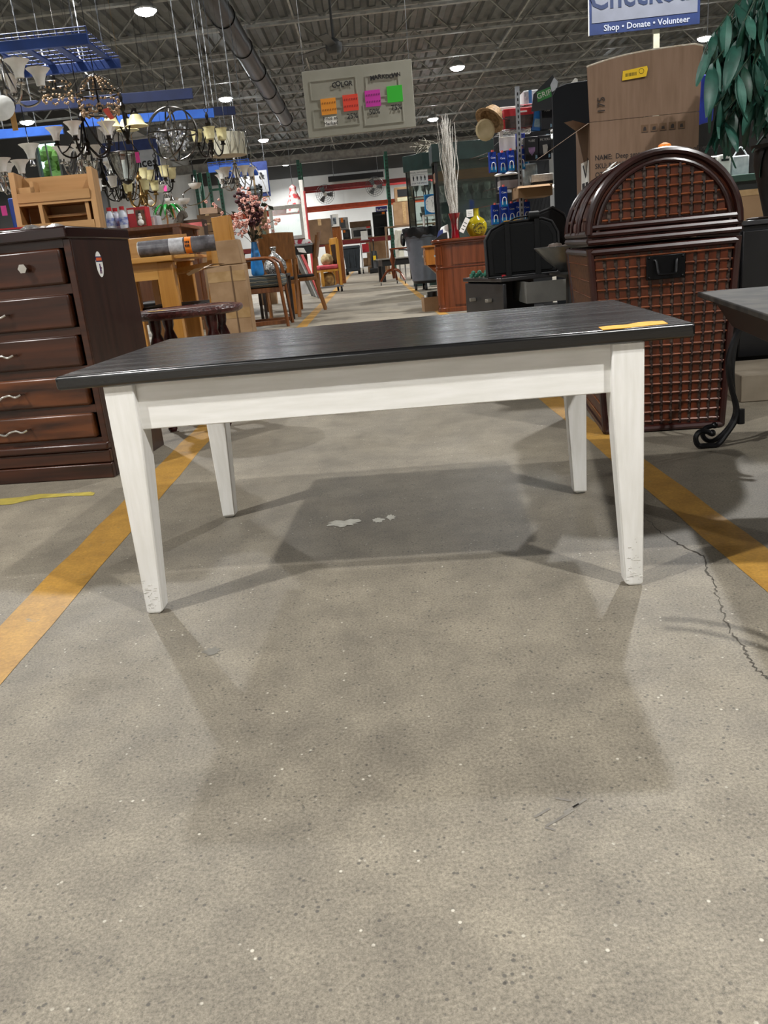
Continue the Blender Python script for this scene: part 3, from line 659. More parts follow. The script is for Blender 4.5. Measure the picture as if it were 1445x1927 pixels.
# wrapped table leaf standing on end
wp = at(434, 560, 4.2)
wl = T('wrapped_board', 'tall board wrapped in cardboard with a bare oak end sticking out', 'wrapped board', (wp.x, 4.25, 0), rad(-6))
cbm = mat('cardboard_taped', '#a98a68', '#8d6e4c', rough=.6, scale=9)
MB().hexa([(-.1, -.03, 0), (.095, -.03, 0), (.095, .05, 0), (-.1, .05, 0), (-.105, -.03, .66), (.088, -.03, .66), (.088, .05, .66), (-.105, .05, .66)]).build('cardboard_sleeve', cbm, wl, bevel=.006)
MB().hexa([(-.035, -.034, .66), (.085, -.034, .66), (.085, .05, .66), (-.035, .05, .66), (-.04, -.03, .775), (.07, -.03, .775), (.07, .05, .775), (-.04, .05, .775)]).build('cardboard_cap', cbm, wl, bevel=.004)
MB().hexa([(-.04, -.024, .772), (.045, -.024, .772), (.045, .045, .772), (-.04, .045, .772), (-.045, -.024, .885), (.04, -.024, .89), (.04, .045, .89), (-.045, .045, .885)]).build('oak_end', oakz, wl, bevel=.003)
tpm_ = mat('packing_tape', '#b89a72', '#a4855c', rough=.15, scale=20)
for z in (.16, .4, .58): MB().hexa([(-.102, -.0315, z), (.09, -.0315, z), (.09, -.029, z), (-.102, -.029, z), (-.102, -.0315, z+.05), (.089, -.0315, z+.05), (.089, -.029, z+.05), (-.102, -.029, z+.05)]).build('tape', tpm_, wl)
B(.018, .024, -.034, -.029, .02, .655).build('fold_line', card2, wl)
MB().add([(-.115, -.032, .66), (-.16, -.05, .655), (-.2, -.06, .635), (-.19, -.05, .625), (-.15, -.03, .64), (-.06, -.05, .672), (.0, -.034, .668)], [(0, 1, 2, 3, 4), (0, 4, 5, 6)]).build('torn_flap', cbm, wl)

# oak dining chair (two kinds)
def chair_oak(name, label, loc, rz, h=.86):
    t = T(name, label, 'chair', loc, rz, 'oak chairs by the oak table')
    B(-.21, .21, -.2, .2, .43, .475).build('seat', cush, t, bevel=.015)
    B(-.215, .215, -.205, -.185, .385, .435).build('seat_rail', oakx, t); B(-.215, .215, .185, .205, .385, .435).build('seat_rail', oakx, t)
    for s in (-1, 1):
        B(s*.2-.02, s*.2+.02, -.21, -.17, 0, .64).build('leg', oakz, t, bevel=.004)
        MB().hexa([(s*.2-.02, .17, 0), (s*.2+.02, .17, 0), (s*.2+.02, .21, 0), (s*.2-.02, .21, 0), (s*.2-.02, .24, h), (s*.2+.02, .24, h), (s*.2+.02, .265, h), (s*.2-.02, .265, h)]).build('leg', oakz, t)
        MB().hexa([(s*.2-.022, -.21, .62), (s*.2+.022, -.21, .62), (s*.2+.022, .23, .66), (s*.2-.022, .23, .66), (s*.2-.022, -.21, .645), (s*.2+.022, -.21, .645), (s*.2+.022, .23, .685), (s*.2-.022, .23, .685)]).build('armrest', oakx, t)
    MB().hexa([(-.18, .225, h-.2), (.18, .225, h-.2), (.18, .245, h-.2), (-.18, .245, h-.2), (-.18, .24, h), (.18, .24, h), (.18, .265, h), (-.18, .265, h)]).build('backrest', oakx, t, bevel=.004)
    return t
cc = at(372, 540, 4.95); chair_oak('oak_armchair', 'oak armchair with black seat tucked behind the wrapped board', (-1.1, 4.87, 0), rad(-92), .8)
cc = at(276, 500, 5.6); chair_oak('oak_armchair', 'oak armchair whose yellow backrest shows above the grey roll', (cc.x, 5.75, 0), rad(4), .9)

# brown armchair with loop arms, facing the aisle
brw = wood('chestnut_wood', '#7a4a27', '#5c3318', rough=.3, axis=2, scale=3)
ac = T('loop_armchair', 'brown bentwood armchair with striped seat facing the aisle', 'armchair', (-1.26, 9.1, 0), 0)
for yy in (-.26, .26):
    MB().tube(bez([(-.3, yy, .70), (.14, yy, .71), (.25, yy, .685), (.3, yy, .6), (.32, yy, .3), (.345, yy, .0)], 5), .027, 8, ell=.7).build('arm', brw, ac)
    B(-.34, -.29, yy-.022, yy+.022, 0, .95).build('rear_leg', brw, ac, bevel=.005)
B(-.31, .31, -.24, .24, .36, .41).build('seat_frame', brw, ac, bevel=.005)
B(-.3, .33, .2, .25, .03, .07).build('stretcher', brw, ac); B(-.3, .33, -.25, -.2, .03, .07).build('stretcher', brw, ac)
def stripes():
    m = bpy.data.materials.new('striped_upholstery'); m.use_nodes = True; nt = m.node_tree; N = nt.nodes; L = nt.links; b = N['Principled BSDF']; b.inputs['Roughness'].default_value = .8
    tc = N.new('ShaderNodeTexCoord'); sp = N.new('ShaderNodeSeparateXYZ'); L.new(tc.outputs['Object'], sp.inputs[0])
    nz = N.new('ShaderNodeTexNoise'); nz.inputs['Scale'].default_value = 14; L.new(tc.outputs['Object'], nz.inputs['Vector'])
    ad = N.new('ShaderNodeMath'); ad.operation = 'MULTIPLY_ADD'; ad.inputs[1].default_value = .02; L.new(nz.outputs[0], ad.inputs[0]); L.new(sp.outputs[2], ad.inputs[2])
    ml = N.new('ShaderNodeMath'); ml.operation = 'MULTIPLY'; ml.inputs[1].default_value = 26; L.new(ad.outputs[0], ml.inputs[0])
    fr = N.new('ShaderNodeMath'); fr.operation = 'FRACT'; L.new(ml.outputs[0], fr.inputs[0])
    cr = N.new('ShaderNodeValToRGB'); cr.color_ramp.interpolation = 'CONSTANT'; e = cr.color_ramp.elements; e[0].color = lin('#3b4346'); e[1].position = .35; e[1].color = lin('#6e6a58')
    for p, c_ in ((.5, '#23292d'), (.7, '#b9ab8c'), (.78, '#4b5152')): q_ = cr.color_ramp.elements.new(p); q_.color = lin(c_)
    L.new(fr.outputs[0], cr.inputs[0]); L.new(cr.outputs[0], b.inputs['Base Color']); return m
B(-.3, .34, -.235, .235, .41, .54).build('cushion', stripes(), ac, bevel=.04, seg=3)
B(-.33, -.28, -.24, .24, .55, .93).build('backrest', MATS.get('striped_upholstery') or bpy.data.materials['striped_upholstery'], ac, bevel=.02)
# blue vase with flowers, clear vase
bv = at(481, 522, 9.0)
vz = .541
va = T('blue_vase', 'tall bright blue vase holding pink blossom sprays on the striped armchair', 'vase', (bv.x+.03, 9.0, vz))
MB().lathe([(.055, 0), (.068, .02), (.066, .1), (.05, .2), (.032, .3), (.027, .34), (.022, .34), (.02, .3), (.001, .29)], 20).build('vase_body', mat('blue_glaze', '#2f7fc0', '#1f68a8', rough=.3, scale=12), va)
rnd = random.Random(21)
pinkf = mat('pink_blossom', '#e9b8a8', '#c98f83', rough=.7, scale=40); stemm = mat('brown_stem', '#4b3a2a', '#38301f', rough=.8); burg = mat('burgundy_bloom', '#4a1f27', '#2c1016', rough=.8, scale=60); leafd = mat('dull_leaf', '#3f4a36', '#2d3728', rough=.7)
blm = MB()
for k in range(6): a = k*1.05; blm.ball((.011*cos(a), .011*sin(a), .004*(k % 2)), .008, 6)
blme = blm.mesh('blossom', pinkf)
for s_ in range(13):
    a = rnd.uniform(0, 2*pi); sp_ = rnd.uniform(.12, .42); hh = rnd.uniform(.2, .6)
    tip = V((cos(a)*sp_-.04, sin(a)*sp_*.5, .33+hh*(1-.35*sp_)))
    st_ = MB().tube(bez([(0, 0, .3), tuple(V((tip.x*.3, tip.y*.3, .33+hh*.45))), tuple(tip)], 5), .0028, 5).build('stem', stemm, va)
    for k in range(14):
        t = rnd.uniform(.5, 1.08); q = V((0, 0, .33)).lerp(tip, t)+V((rnd.gauss(0, .035), rnd.gauss(0, .035), rnd.gauss(0, .03)))
        inst(blme, 'blossom', st_, q, (rnd.uniform(0, 3), rnd.uniform(0, 3), 0), rnd.uniform(.7, 1.3))
hyd = MB()
for (cx_, cz_, r) in ((-.02, .72, .075), (.06, .64, .08), (-.08, .78, .06), (.03, .54, .06)):
    for k in range(40):
        u = rnd.uniform(-1, 1); a = rnd.uniform(0, 2*pi); s_ = math.sqrt(1-u*u); hyd.ball((cx_+r*s_*cos(a), r*s_*sin(a)-.03, cz_+r*u*.8), .016, 6)
o = hyd.build('dark_hydrangea', burg, va); o['kind'] = 'stuff'
for (x1, z1) in ((-.02, .7), (.06, .62), (-.08, .76)): MB().tube(bez([(0, 0, .3), (x1*.4, -.01, .55), (x1, -.02, z1)], 5), .004, 5).build('stem', stemm, va)
lf = MB().add([(0, 0, 0), (.022, .03, .006), (.0, .085, .0), (-.022, .03, .006)], [(0, 1, 2, 3)]).mesh('leaf', leafd)
for k in range(34): inst(lf, 'leaf', va, (rnd.gauss(.05, .09), rnd.gauss(0, .05), rnd.uniform(.36, .7)), (rnd.uniform(-1, 1), rnd.uniform(-1, 1), rnd.uniform(0, 6)), rnd.uniform(.7, 1.3))
cv = at(457, 520, 9.05); cvt = T('clear_vase', 'clear ribbed glass vase beside the blue vase', 'vase', (cv.x, 9.1, vz))
MB().lathe([(.04, 0), (.045, .02), (.035, .16), (.05, .24), (.046, .24), (.032, .16), (.04, .03), (.001, .02)], 14).build('vase_body', glass('clear_glass', '#e8eeee', mixf=.7), cvt)
# basket with a tied silver bag behind
sbp = at(517, 495, 9.7)
mt_ = T('side_table', 'low dark side table behind the brown armchair', 'table', (sbp.x, 9.75, 0), 0)
B(-.22, .14, -.2, .2, .5, .53).build('table_top', mat('dark_table', '#2a2220', rough=.4), mt_, bevel=.004)
for x in (-.2, .12):
    for y in (-.18, .18): B(x-.015, x+.015, y-.015, y+.015, 0, .5).build('leg', MATS['dark_table'], mt_)
sbg = T('tied_foil_bag', 'silver tinsel gathered in a tied clear bag next to the dining table', 'bag', (sbp.x, 9.7, .53))
MB().lathe([(.001, 0), (.09, .01), (.12, .06), (.11, .13), (.06, .2), (.022, .235), (.02, .25), (.036, .29), (.03, .3), (.001, .26)], 14, sx=1.1).build('bag', mat('tinsel', '#c9c9c6', '#3b3b38', rough=.25, metal=.6, scale=70, bump=1.0), sbg)
MB().ring((0, 0, .243), .021, .004, 12).build('tie', paper, sbg)
# dark mats/black low things left of table under the clear vase: black basket of pine cones
pc = at(535, 505, 9.75)

# ---- dining table with chairs
YD = 10.9
dt = T('dining_table', 'honey brown dining table with square legs beside the left yellow line', 'table', (-1.42, 11.3, 0), 0)
hon = wood('honey_wood', '#a86a2c', '#8a5420', rough=.3, axis=2); honx = wood('honey_wood_h', '#a4682c', '#875222', rough=.3, axis=0)
B(-.6, .42, -.48, .55, .70, .73).build('table_top', honx, dt, bevel=.005)
for x in (-.55, .36):
    for y in (-.44, .47): B(x, x+.075, y, y+.075, 0, .7).build('leg', hon, dt, bevel=.006)
B(-.52, .4, -.41, -.39, .61, .7).build('apron', honx, dt); B(.4, .42, -.37, .47, .61, .7).build('apron', honx, dt)
def chair_d(label, loc, rz, mt=None, name='dining_chair'):
    mt = mt or mat_dc
    t = T(name, label, 'chair', loc, rz, 'brown dining chairs')
    B(-.2, .2, -.2, .2, .44, .475).build('seat', cush, t, bevel=.012)
    B(-.21, .21, -.21, .21, .395, .44).build('seat_frame', mt, t, bevel=.004)
    for s in (-1, 1):
        MB().tube([(s*.18, -.18, 0), (s*.185, -.185, .395)], [.017, .022], 8).build('leg', mt, t)
        MB().tube(bez([(s*.17, .29, 0), (s*.178, .21, .36), (s*.18, .2, .5), (s*.182, .235, .74), (s*.185, .28, .95)], 4), .021, 8).build('leg', mt, t)
    n = 8; v = []
    for j, (z, y0) in enumerate(((.68, .225), (.8, .25), (.98, .29))):
        for i in range(n+1):
            u = -1+2*i/n; v.append((u*.21, y0+.03*(1-u*u), z+(.012*(1-u*u) if j == 2 else 0)))
    m = MB(); k = n+1
    m.add(v+[(x, y+.014, z) for x, y, z in v], [(j*k+i, j*k+i+1, (j+1)*k+i+1, (j+1)*k+i) for j in range(2) for i in range(n)]+[(3*k+j*k+i+k, 3*k+j*k+i+k+1, 3*k+j*k+i+1, 3*k+j*k+i) for j in range(2) for i in range(n)]
          + [(2*k+i, 2*k+i+1, 5*k+i+1, 5*k+i) for i in range(n)]+[(3*k+i, 3*k+i+1, i+1, i) for i in range(n)]+[(0, k, 4*k, 3*k), (k, 2*k, 5*k, 4*k), (n+3*k, n+4*k, n+k, n), (n+4*k, n+5*k, n+2*k, n+k)])
    m.build('backrest', mt, t)
    return t
mat_dc = wood('walnut_chair', '#84562d', '#64401f', rough=.35, axis=2)
chair_d('brown dining chair seen side on next to the left yellow line', (-.93, 11.28, 0), rad(-88))
q = at(517, 460, 10.2); chair_d('brown dining chair whose curved back stands left of the dining table', (q.x, 10.45, 0), rad(185))
q = at(570, 500, 12.5); chair_d('brown dining chair at the far side of the dining table', (-1.35, 12.2, 0), rad(8))
# things on the dining table
q = at(568, 463, 11.2); bx_ = T('black_console_box', 'flat black box with a white slip on the dining table', 'box', (q.x-.02, 11.3, .73))
B(-.17, .16, -.2, .2, 0, .1).build('case', mat('charcoal_box', '#2a2c2e', rough=.4), bx_, bevel=.006)
B(-.18, .17, -.21, .21, .1, .13).build('lid', mat('grey_lid', '#8d9092', rough=.4), bx_, bevel=.006)
MB().hexa([(-.02, -.214, .03), (.08, -.214, .01), (.08, -.212, .01), (-.02, -.212, .03), (-.04, -.214, .085), (.05, -.214, .075), (.05, -.212, .075), (-.04, -.212, .085)]).build('paper_slip', paper, bx_)
q = at(568, 450, 11.3); tag(MB().hexa([(-.13, -.1, 0), (.12, -.1, 0), (.12, .1, 0), (-.13, .1, 0), (-.15, -.1, .06), (.09, -.1, .05), (.09, .1, .05), (-.15, .1, .06)]).build('gift_box', mat('red_white_print', '#d9d4d2', '#a8283f', rough=.5, scale=9, lo=.48, hi=.52), loc=(q.x+.01, 11.3, .86)), 'red and white patterned packet on the black box', 'packet')
q = at(543, 458, 11.2); tag(MB().lathe([(.09, 0), (.11, .22), (.1, .22), (.082, .01), (.001, .01)], 12).build('cardboard_tub', card, loc=(q.x-.14, 11.25, .73)), 'brown cardboard tub on the left end of the dining table', 'tub')
# low wheels and white box under the table
q = fl(578, 553); tag(B(-.16, .12, -.1, .1, .0, .28).build('white_carton', mat('white_red_carton', '#dfe0e2', '#c9cacc', rough=.5), loc=(q.x, q.y, 0), bevel=.004), 'white carton standing on the floor past the dining chair', 'carton')
# leaning grey panels
q = fl(612, 543)
for i, (dx, dy) in enumerate(((0, 0), (-.12, .7), (-.2, 1.3))):
    pn = T('leaning_panel', ['nearest grey panel leaning outwards by the dining chair', 'second grey panel leaning behind the first', 'third grey panel leaning at the back'][i], 'panel', (-.95+dx, 15.0+dy, 0), 0, 'leaning grey panels')
    MB().hexa([(0, -.3, 0), (.03, -.3, 0), (.03, .3, 0), (0, .3, 0), (-.32, -.3, .95), (-.29, -.3, .95), (-.29, .3, .95), (-.32, .3, .95)]).build('board', mat('grey_board', '#a9aaa8', '#8f908e', rough=.6), pn, smooth=False)
    MB().hexa([(.032, -.3, 0), (.045, -.3, 0), (.045, .3, 0), (.032, .3, 0), (-.288, -.3, .95), (-.275, -.3, .95), (-.275, .3, .95), (-.288, .3, .95)]).build('facing', mat('red_edge', '#c7484a', rough=.5) if i == 0 else MATS['grey_board'], pn, smooth=False)
# red seat chair on a dolly with golden bundle
q = fl(636, 545)
gold = wood('golden_wood', '#c08a35', '#9b6a22', rough=.35, axis=2)
rc = T('red_seat_chair', 'golden wood chair with a red cushion and vase shaped splats', 'chair', (-.85, 17.0, 0), rad(-70))
B(-.22, .22, -.2, .2, .4, .44).build('seat_frame', gold, rc); B(-.22, .22, -.22, .2, .44, .53).build('cushion', mat('red_cushion', '#b8434a', '#9a323a', rough=.7), rc, bevel=.03)
for s in (-1, 1):
    B(s*.2-.025, s*.2+.025, -.2, -.15, .126, .4).build('leg', gold, rc); B(s*.2-.03, s*.2+.03, .17, .22, .126, 1.0).build('leg', gold, rc)
B(-.2, .2, .175, .215, .9, 1.03).build('crest_rail', gold, rc, bevel=.01)
for x in (-.1, 0, .1): MB().lathe([(.02, .53), (.045, .6), (.02, .72), (.03, .8), (.02, .9)], 8, (x, .19, 0)).build('splat', mat('dark_splat', '#3a2417', rough=.4), rc)
MB().ball((0, .02, .62), .13, 10).build('bundle', mat('cream_bundle', '#c8b58a', '#8f7a50', rough=.7, scale=12), rc)
gb = T('wheeled_dolly', 'low flat dolly loaded with golden bundles under the red chair', 'dolly', (-.85, 16.95, 0), rad(10))
B(-.26, .26, -.3, .3, .1, .125).build('deck', mat('dolly_grey', '#7d7d80', rough=.5, metal=.5), gb)
for x in (-.22, .22):
    for y in (-.26, .26): MB().cyl((x-.015, y, .05), (x+.015, y, .05), .05, n=12).build('wheel', black, gb)
MB().lathe([(.12, .13), (.15, .2), (.14, .32), (.08, .38), (.001, .39)], 12).build('bundle', mat('golden_bundle', '#a9854a', '#6e4d28', rough=.4, scale=14), gb)
# tall bureau doors and cartons behind, up to the rack
Yb = 20.5
def carton(name, label, r, Y, dep, z0, mt, tape=True, rz=0):
    xa, xb, zb, zt_ = prect(*r, Y)
    t = T(name, label, 'carton', ((xa+xb)/2, Y+dep/2, z0), rz)
    w_ = (xb-xa)/2; h_ = zt_-z0
    B(-w_, w_, -dep/2, dep/2, 0, h_).build('box', mt, t, bevel=.01)
    if tape: B(-.04, .04, -dep/2-.004, dep/2+.004, h_*.75, h_+.004).build('tape', tpm_, t)
    return t
xa, xb, zb, zt_ = prect(627, 426, 645, 522, 22.0)
cabn = T('wooden_cabinet', 'orange-brown wooden cabinet with arched doors left of the far rack', 'cabinet', ((xa+xb)/2-.1, 22.3, 0))
w_ = (xb-xa)/2+.1
cbw = wood('orange_cherry', '#9a5a26', '#7a431a', rough=.35, axis=2)
B(-w_, w_, -.25, .25, 0, zt_).build('carcass', cbw, cabn, bevel=.01)
for s in (-1, 1):
    d = B(s*w_/2-w_/2+.02, s*w_/2+w_/2-.02, -.27, -.25, .1, zt_-.08).build('door', cbw, cabn, bevel=.006)
    MB().prism([(s*w_/2-w_/2+.07, .25), (s*w_/2+w_/2-.07, .25), (s*w_/2+w_/2-.07, zt_-.3), (s*w_/2, zt_-.18), (s*w_/2-w_/2+.07, zt_-.3)], -.28, -.268).build('raised_panel', cbw, d, bevel=.006)
    MB().ball((s*.04, -.285, zt_*.5), .018, 8).build('knob', chrome, d)
shl = T('low_bookcase', 'low brown bookcase holding the big carton behind the leaning panels', 'bookcase', (-1.75, 20.6, 0))
for x in (-.5, .5): B(x-.015, x+.015, -.2, .2, 0, .98).build('side', brw, shl)
for z in (.05, .35, .65, .965): B(-.5, .5, -.2, .2, z-.015, z+.015).build('shelf', brw, shl)
B(-.5, .5, .185, .2, 0, .98).build('back', card2, shl)
t = carton('large_carton', 'large plain brown carton with a taped side on the low bookcase', (583, 412, 624, 468), 20.45, .5, .98, card2)
# ---------------------------------------------------------------- right of the aisle
# black console with open drawer
YC = 4.3
cl = at(880, 508, YC+.45); cr_ = at(945, 516, YC)
con = T('low_console', 'low dark grey console table with two drawer knobs and one drawer pulled out', 'console', (cr_.x, YC, 0), 0)
cz = .468
cg = mat('console_grey', '#2a2a2c', '#1e1e20', rough=.35, scale=6); cgl = mat('console_drawer_side', '#75746f', '#656460', rough=.5)
ux_ = V((cl.x-cr_.x, .45, 0)).normalized(); CLn = .52; uy_ = V((-ux_.y, ux_.x, 0))*-1
def cq(a, b_, z): p = ux_*a+uy_*b_; return (p.x, p.y, z)
def cbx(a0, a1, b0, b1, z0, z1): return MB().hexa([cq(a0, b0, z0), cq(a0, b1, z0), cq(a1, b1, z0), cq(a1, b0, z0), cq(a0, b0, z1), cq(a0, b1, z1), cq(a1, b1, z1), cq(a1, b0, z1)])
cbx(-.004, CLn+.004, -.01, .44, cz-.02, cz).build('top', mat('console_top', '#333233', '#272627', rough=.25), con, bevel=.003)
dfr = cbx(.0, CLn, 0, .02, cz-.21, cz-.03).build('drawer', cg, con, bevel=.003)
for k in (.16, .38):
    kb = MB(); p = V(cq(k, -.014, cz-.115)); kb.cbox(p, (.035, .03, .018)); kb.build('knob', mat('pewter', '#a9a49a', rough=.35, metal=.7), dfr, bevel=.003)
cbx(.0, CLn, .02, .42, cz-.225, cz-.21).build('bottom_board', cg, con)
cbx(CLn-.015, CLn, .02, .42, cz-.21, cz-.02).build('back_board', black, con)
cbx(.0, .015, .38, .42, cz-.21, cz-.02).build('end_board', black, con)
for a in (.02, CLn-.05):
    for b_ in (.03, .38): cbx(a, a+.03, b_, b_+.03, 0, cz-.225).build('leg', cgl, con)
# pulled out drawer at the near side
g0 = at(985, 522, YC-.05)
od = MB().box(g0.x-cr_.x, g0.x-cr_.x+.28, -.12, -.105, cz-.13, cz-.028).box(g0.x-cr_.x, g0.x-cr_.x+.015, -.105, .3, cz-.13, cz-.028).box(g0.x-cr_.x+.015, g0.x-cr_.x+.28, -.105, .3, cz-.13, cz-.12).build('open_drawer', cgl, con)
# pet carrier on top
pc = at(975, 500, YC+.12)
pet = T('pet_carrier', 'black soft pet carrier bag with mesh side on the console', 'pet carrier', (pc.x+.035, YC+.19, cz), rad(-6))
nyl = mat('black_nylon', '#08090b', '#040506', rough=.6, spec=.25, scale=40, bump=.2); msh = mat('black_mesh', '#0e0f11', '#070808', rough=.7, spec=.2, scale=300)
pf = [(-.19, 0), (.17, 0), (.185, .03), (.18, .2), (.15, .255), (.1, .275), (-.1, .268), (-.165, .24), (-.195, .19)]
MB().prism(pf, -.12, .14).build('body', nyl, pet, bevel=.015)
MB().prism([(x*.82, .02+z*.84) for x, z in pf], -.126, -.119).build('mesh_panel', msh, pet, bevel=.003)
MB().tube([(x*.98, -.12, z*.985+.003) for x, z in pf], .006, 6, closed=True).build('piping', mat('grey_piping', '#1c1d20', rough=.5), pet)
for x in (-.08, .07): MB().prism([(x-.014, .0), (x+.014, .0), (x+.012, .272), (x-.012, .272)], -.132, -.125).build('strap', nyl, pet)
MB().tube(bez([(-.08, -.1, .262), (-.03, -.11, .285), (.04, -.11, .287), (.07, -.1, .27)], 5), .009, 8, ell=.5).build('handle', nyl, pet)
MB().cyl((.03, -.12, .287), (.08, -.11, .287), .024, n=10).build('handle_wrap', nyl, pet)
B(-.09, .0, -.06, -.02, .27, .278).build('yellow_tag', mat('amber_tag', '#e0a52a', rough=.6), pet)
MB().tube([(.165, -.128, .03), (.168, -.128, .1)], .004, 5).build('zip_pull', chrome, pet)
e2 = T('pet_carrier', 'second black pet carrier with rounded end panel behind the trunk', 'pet carrier', (pc.x+.2, YC+.42, cz), rad(4)); e2.scale = (.62, .62, 1)
pf2 = [(-.16, 0), (.2, 0), (.2, .22), (.16, .29), (.06, .33), (-.06, .31), (-.13, .24), (-.16, .15)]
MB().prism(pf2, -.1, .14).build('body', nyl, e2, bevel=.015); MB().tube([(x, -.1, z) for x, z in pf2], .007, 6, closed=True).build('piping', MATS['grey_piping'], e2)
B(-.1, .14, -.106, -.1, .03, .2).build('mesh_panel', msh, e2)
# grapes
gp = at(905, 494, YC+.3); gt = T('glass_grapes', 'bunch of green glass grapes on the console left of the carrier', 'ornament', (gp.x+.02, YC+.36, cz), .2)
gm_ = MB(); rnd = random.Random(5); gmat = mat('green_glass', '#4f8f78', '#2c5a4a', rough=.08, scale=20)
gme = MB().ball((0, 0, 0), .013, 10).mesh('grape', gmat)
for k in range(13): inst(gme, 'grape', gt, (-.07+.012*k, rnd.uniform(-.015, .015), .013+(.014 if k % 3 == 1 else 0)))
MB().tube(bez([(.06, 0, .02), (.09, .0, .03), (.1, 0, .015)], 4), .004, 6).build('stem', brw, gt)
# red marker
tag(MB().cyl((0, 0, .006), (.06, .02, .006), .006, n=8).build('red_pen', redm, loc=(cr_.x+.01, YC+.08, cz+.001)), 'red pen lying at the console corner', 'pen')
# silver bowl
sb_ = at(1052, 470, 3.95); bs = T('bowl_stand', 'small black stand holding the silver bowl behind the trunk', 'stand', (sb_.x+.03, 3.85, 0))
MB().lathe([(.12, 0), (.12, .02), (.03, .04), (.025, .46), (.1, .48), (.1, .49)], 14).build('pedestal', black, bs)
bwl = T('silver_bowl', 'wide pewter bowl of dry pods left of the trunk', 'bowl', (sb_.x+.03, 3.85, .49))
MB().lathe([(.05, 0), (.06, .01), (.12, .06), (.165, .11), (.16, .113), (.11, .065), (.001, .02)], 24).build('bowl', mat('pewter_bowl', '#8f908f', '#6d6e6e', rough=.3, metal=.9), bwl)
pdm = mat('dry_pods', '#6f625a', '#45392f', rough=.8, scale=30)
for k in range(9): MB().ball((.09*cos(k*.7), .09*sin(k*.7), .1+.01*(k % 2)), .03, 7, sz=.6).build('pod', pdm, bwl)

# ---- kidney desk with vases
YK = 8.75
kd = T('kidney_desk', 'reddish mahogany desk with curved drawer pedestal right of the aisle', 'desk', (.70, YK, 0), rad(-8))
mah = wood('mahogany', '#7b3f20', '#58290f', rough=.25, axis=2, scale=2.5); mahx = wood('mahogany_top', '#6d3318', '#4f220d', rough=.2, axis=0, scale=2.5)
kz = .725
topo = [(-.06, .08), (-.03, -.0), (.04, -.05), (.14, -.06), (.7, -.06), (.7, .62), (.0, .62), (-.05, .4), (.03, .3), (.03, .2)]
MB().flat(topo, kz-.03, kz).build('desk_top', mahx, kd, bevel=.01)
MB().flat([(x*.97+.01, y*.97+.008) for x, y in topo], kz-.05, kz-.03).build('top_moulding', mahx, kd, bevel=.004)
ped = [(-.02, .1), (.0, .02), (.06, -.03), (.14, -.035), (.66, -.035), (.66, .3), (.05, .3), (.0, .2)]
MB().flat(ped, .04, kz-.05).build('pedestal', mah, kd, bevel=.004)
MB().flat([(x*1.03-.01, y*1.03-.006) for x, y in ped], 0, .045).build('plinth', mah, kd, bevel=.004)
MB().flat([(x*1.03-.01, y*1.03-.004) for x, y in ped], .44, .455).build('ledge', mahx, kd, bevel=.004)
dq = MB().flat([(-.026, .1), (-.008, .018), (.05, -.032), (.054, -.026), (.0, .022), (-.018, .1)], .475, .655).build('drawer', mah, kd)
MB().lathe([(.006, 0), (.006, .014), (.016, .02), (.014, .032), (.001, .036)], 10, M=Matrix.Rotation(rad(-60), 4, 'Z') @ Matrix.Rotation(-pi/2, 4, 'Y'), c=(-.005, .03, .57)).build('knob', chrome, dq)
MB().flat([(-.026, .1), (-.008, .018), (.05, -.032), (.054, -.026), (.0, .022), (-.018, .1)], .07, .42).build('door', mah, kd)
B(.16, .56, -.041, -.034, .07, .43).build('side_panel', mah, kd, bevel=.003); B(.16, .56, -.041, -.034, .47, .66).build('side_panel', mah, kd, bevel=.003)
def onk(px, dy): p = at(px, 445, YK+dy); return (p.x, YK+dy, kz)
rv_ = T('red_vase', 'flared ruby red glass vase full of silver branches on the mahogany desk', 'vase', onk(857, .12))
MB().lathe([(.042, 0), (.045, .015), (.034, .09), (.04, .17), (.062, .245), (.057, .245), (.034, .17), (.028, .09), (.036, .02), (.001, .012)], 20).build('vase_body', mat('ruby_glass', '#8f0f1e', '#5e0913', rough=.06, coat=.6), rv_)
rnd = random.Random(31); twm = mat('silver_glitter', '#eeebe4', '#b5b1aa', rough=.35, metal=.2, scale=120, bump=.6)
for k in range(64):
    a = rnd.uniform(0, 2*pi); r0 = rnd.uniform(0, .02); sp_ = abs(rnd.gauss(0, .05)); hh = rnd.uniform(.72, 1.15)
    pts = [(r0*cos(a), r0*sin(a), .03)]
    for j in range(1, 8):
        t = j/7; pts.append((cos(a)*(r0+sp_*t*(1.1-.3*t))+rnd.gauss(0, .007)-.035*t, sin(a)*(r0+sp_*t)+rnd.gauss(0, .007), .03+hh*t))
    MB().tube(bez(pts, 2), [.0085-.006*i/14 for i in range(15)], 5).build('branch', twm, rv_)
yv = T('yellow_vase', 'squat mustard yellow bottle vase with dark patterned disc on the desk', 'vase', onk(898, .2))
MB().lathe([(.07, 0), (.085, .02), (.108, .07), (.105, .12), (.08, .165), (.035, .195), (.026, .21), (.028, .265), (.034, .275), (.028, .276), (.02, .21), (.001, .2)], 22, sy=.6).build('vase_body', mat('mustard_glaze', '#a99a1f', '#8c7d12', rough=.12, scale=10), yv)
dsc = MB().lathe([(.001, 0), (.06, 0), (.055, .006), (.001, .008)], 20, M=Matrix.Rotation(pi/2, 4, 'X')).build('dark_disc', mat('dark_lattice', '#39310f', '#8a7a16', rough=.4, scale=55, lo=.5, hi=.55), yv, loc=(.015, -.058, .075))
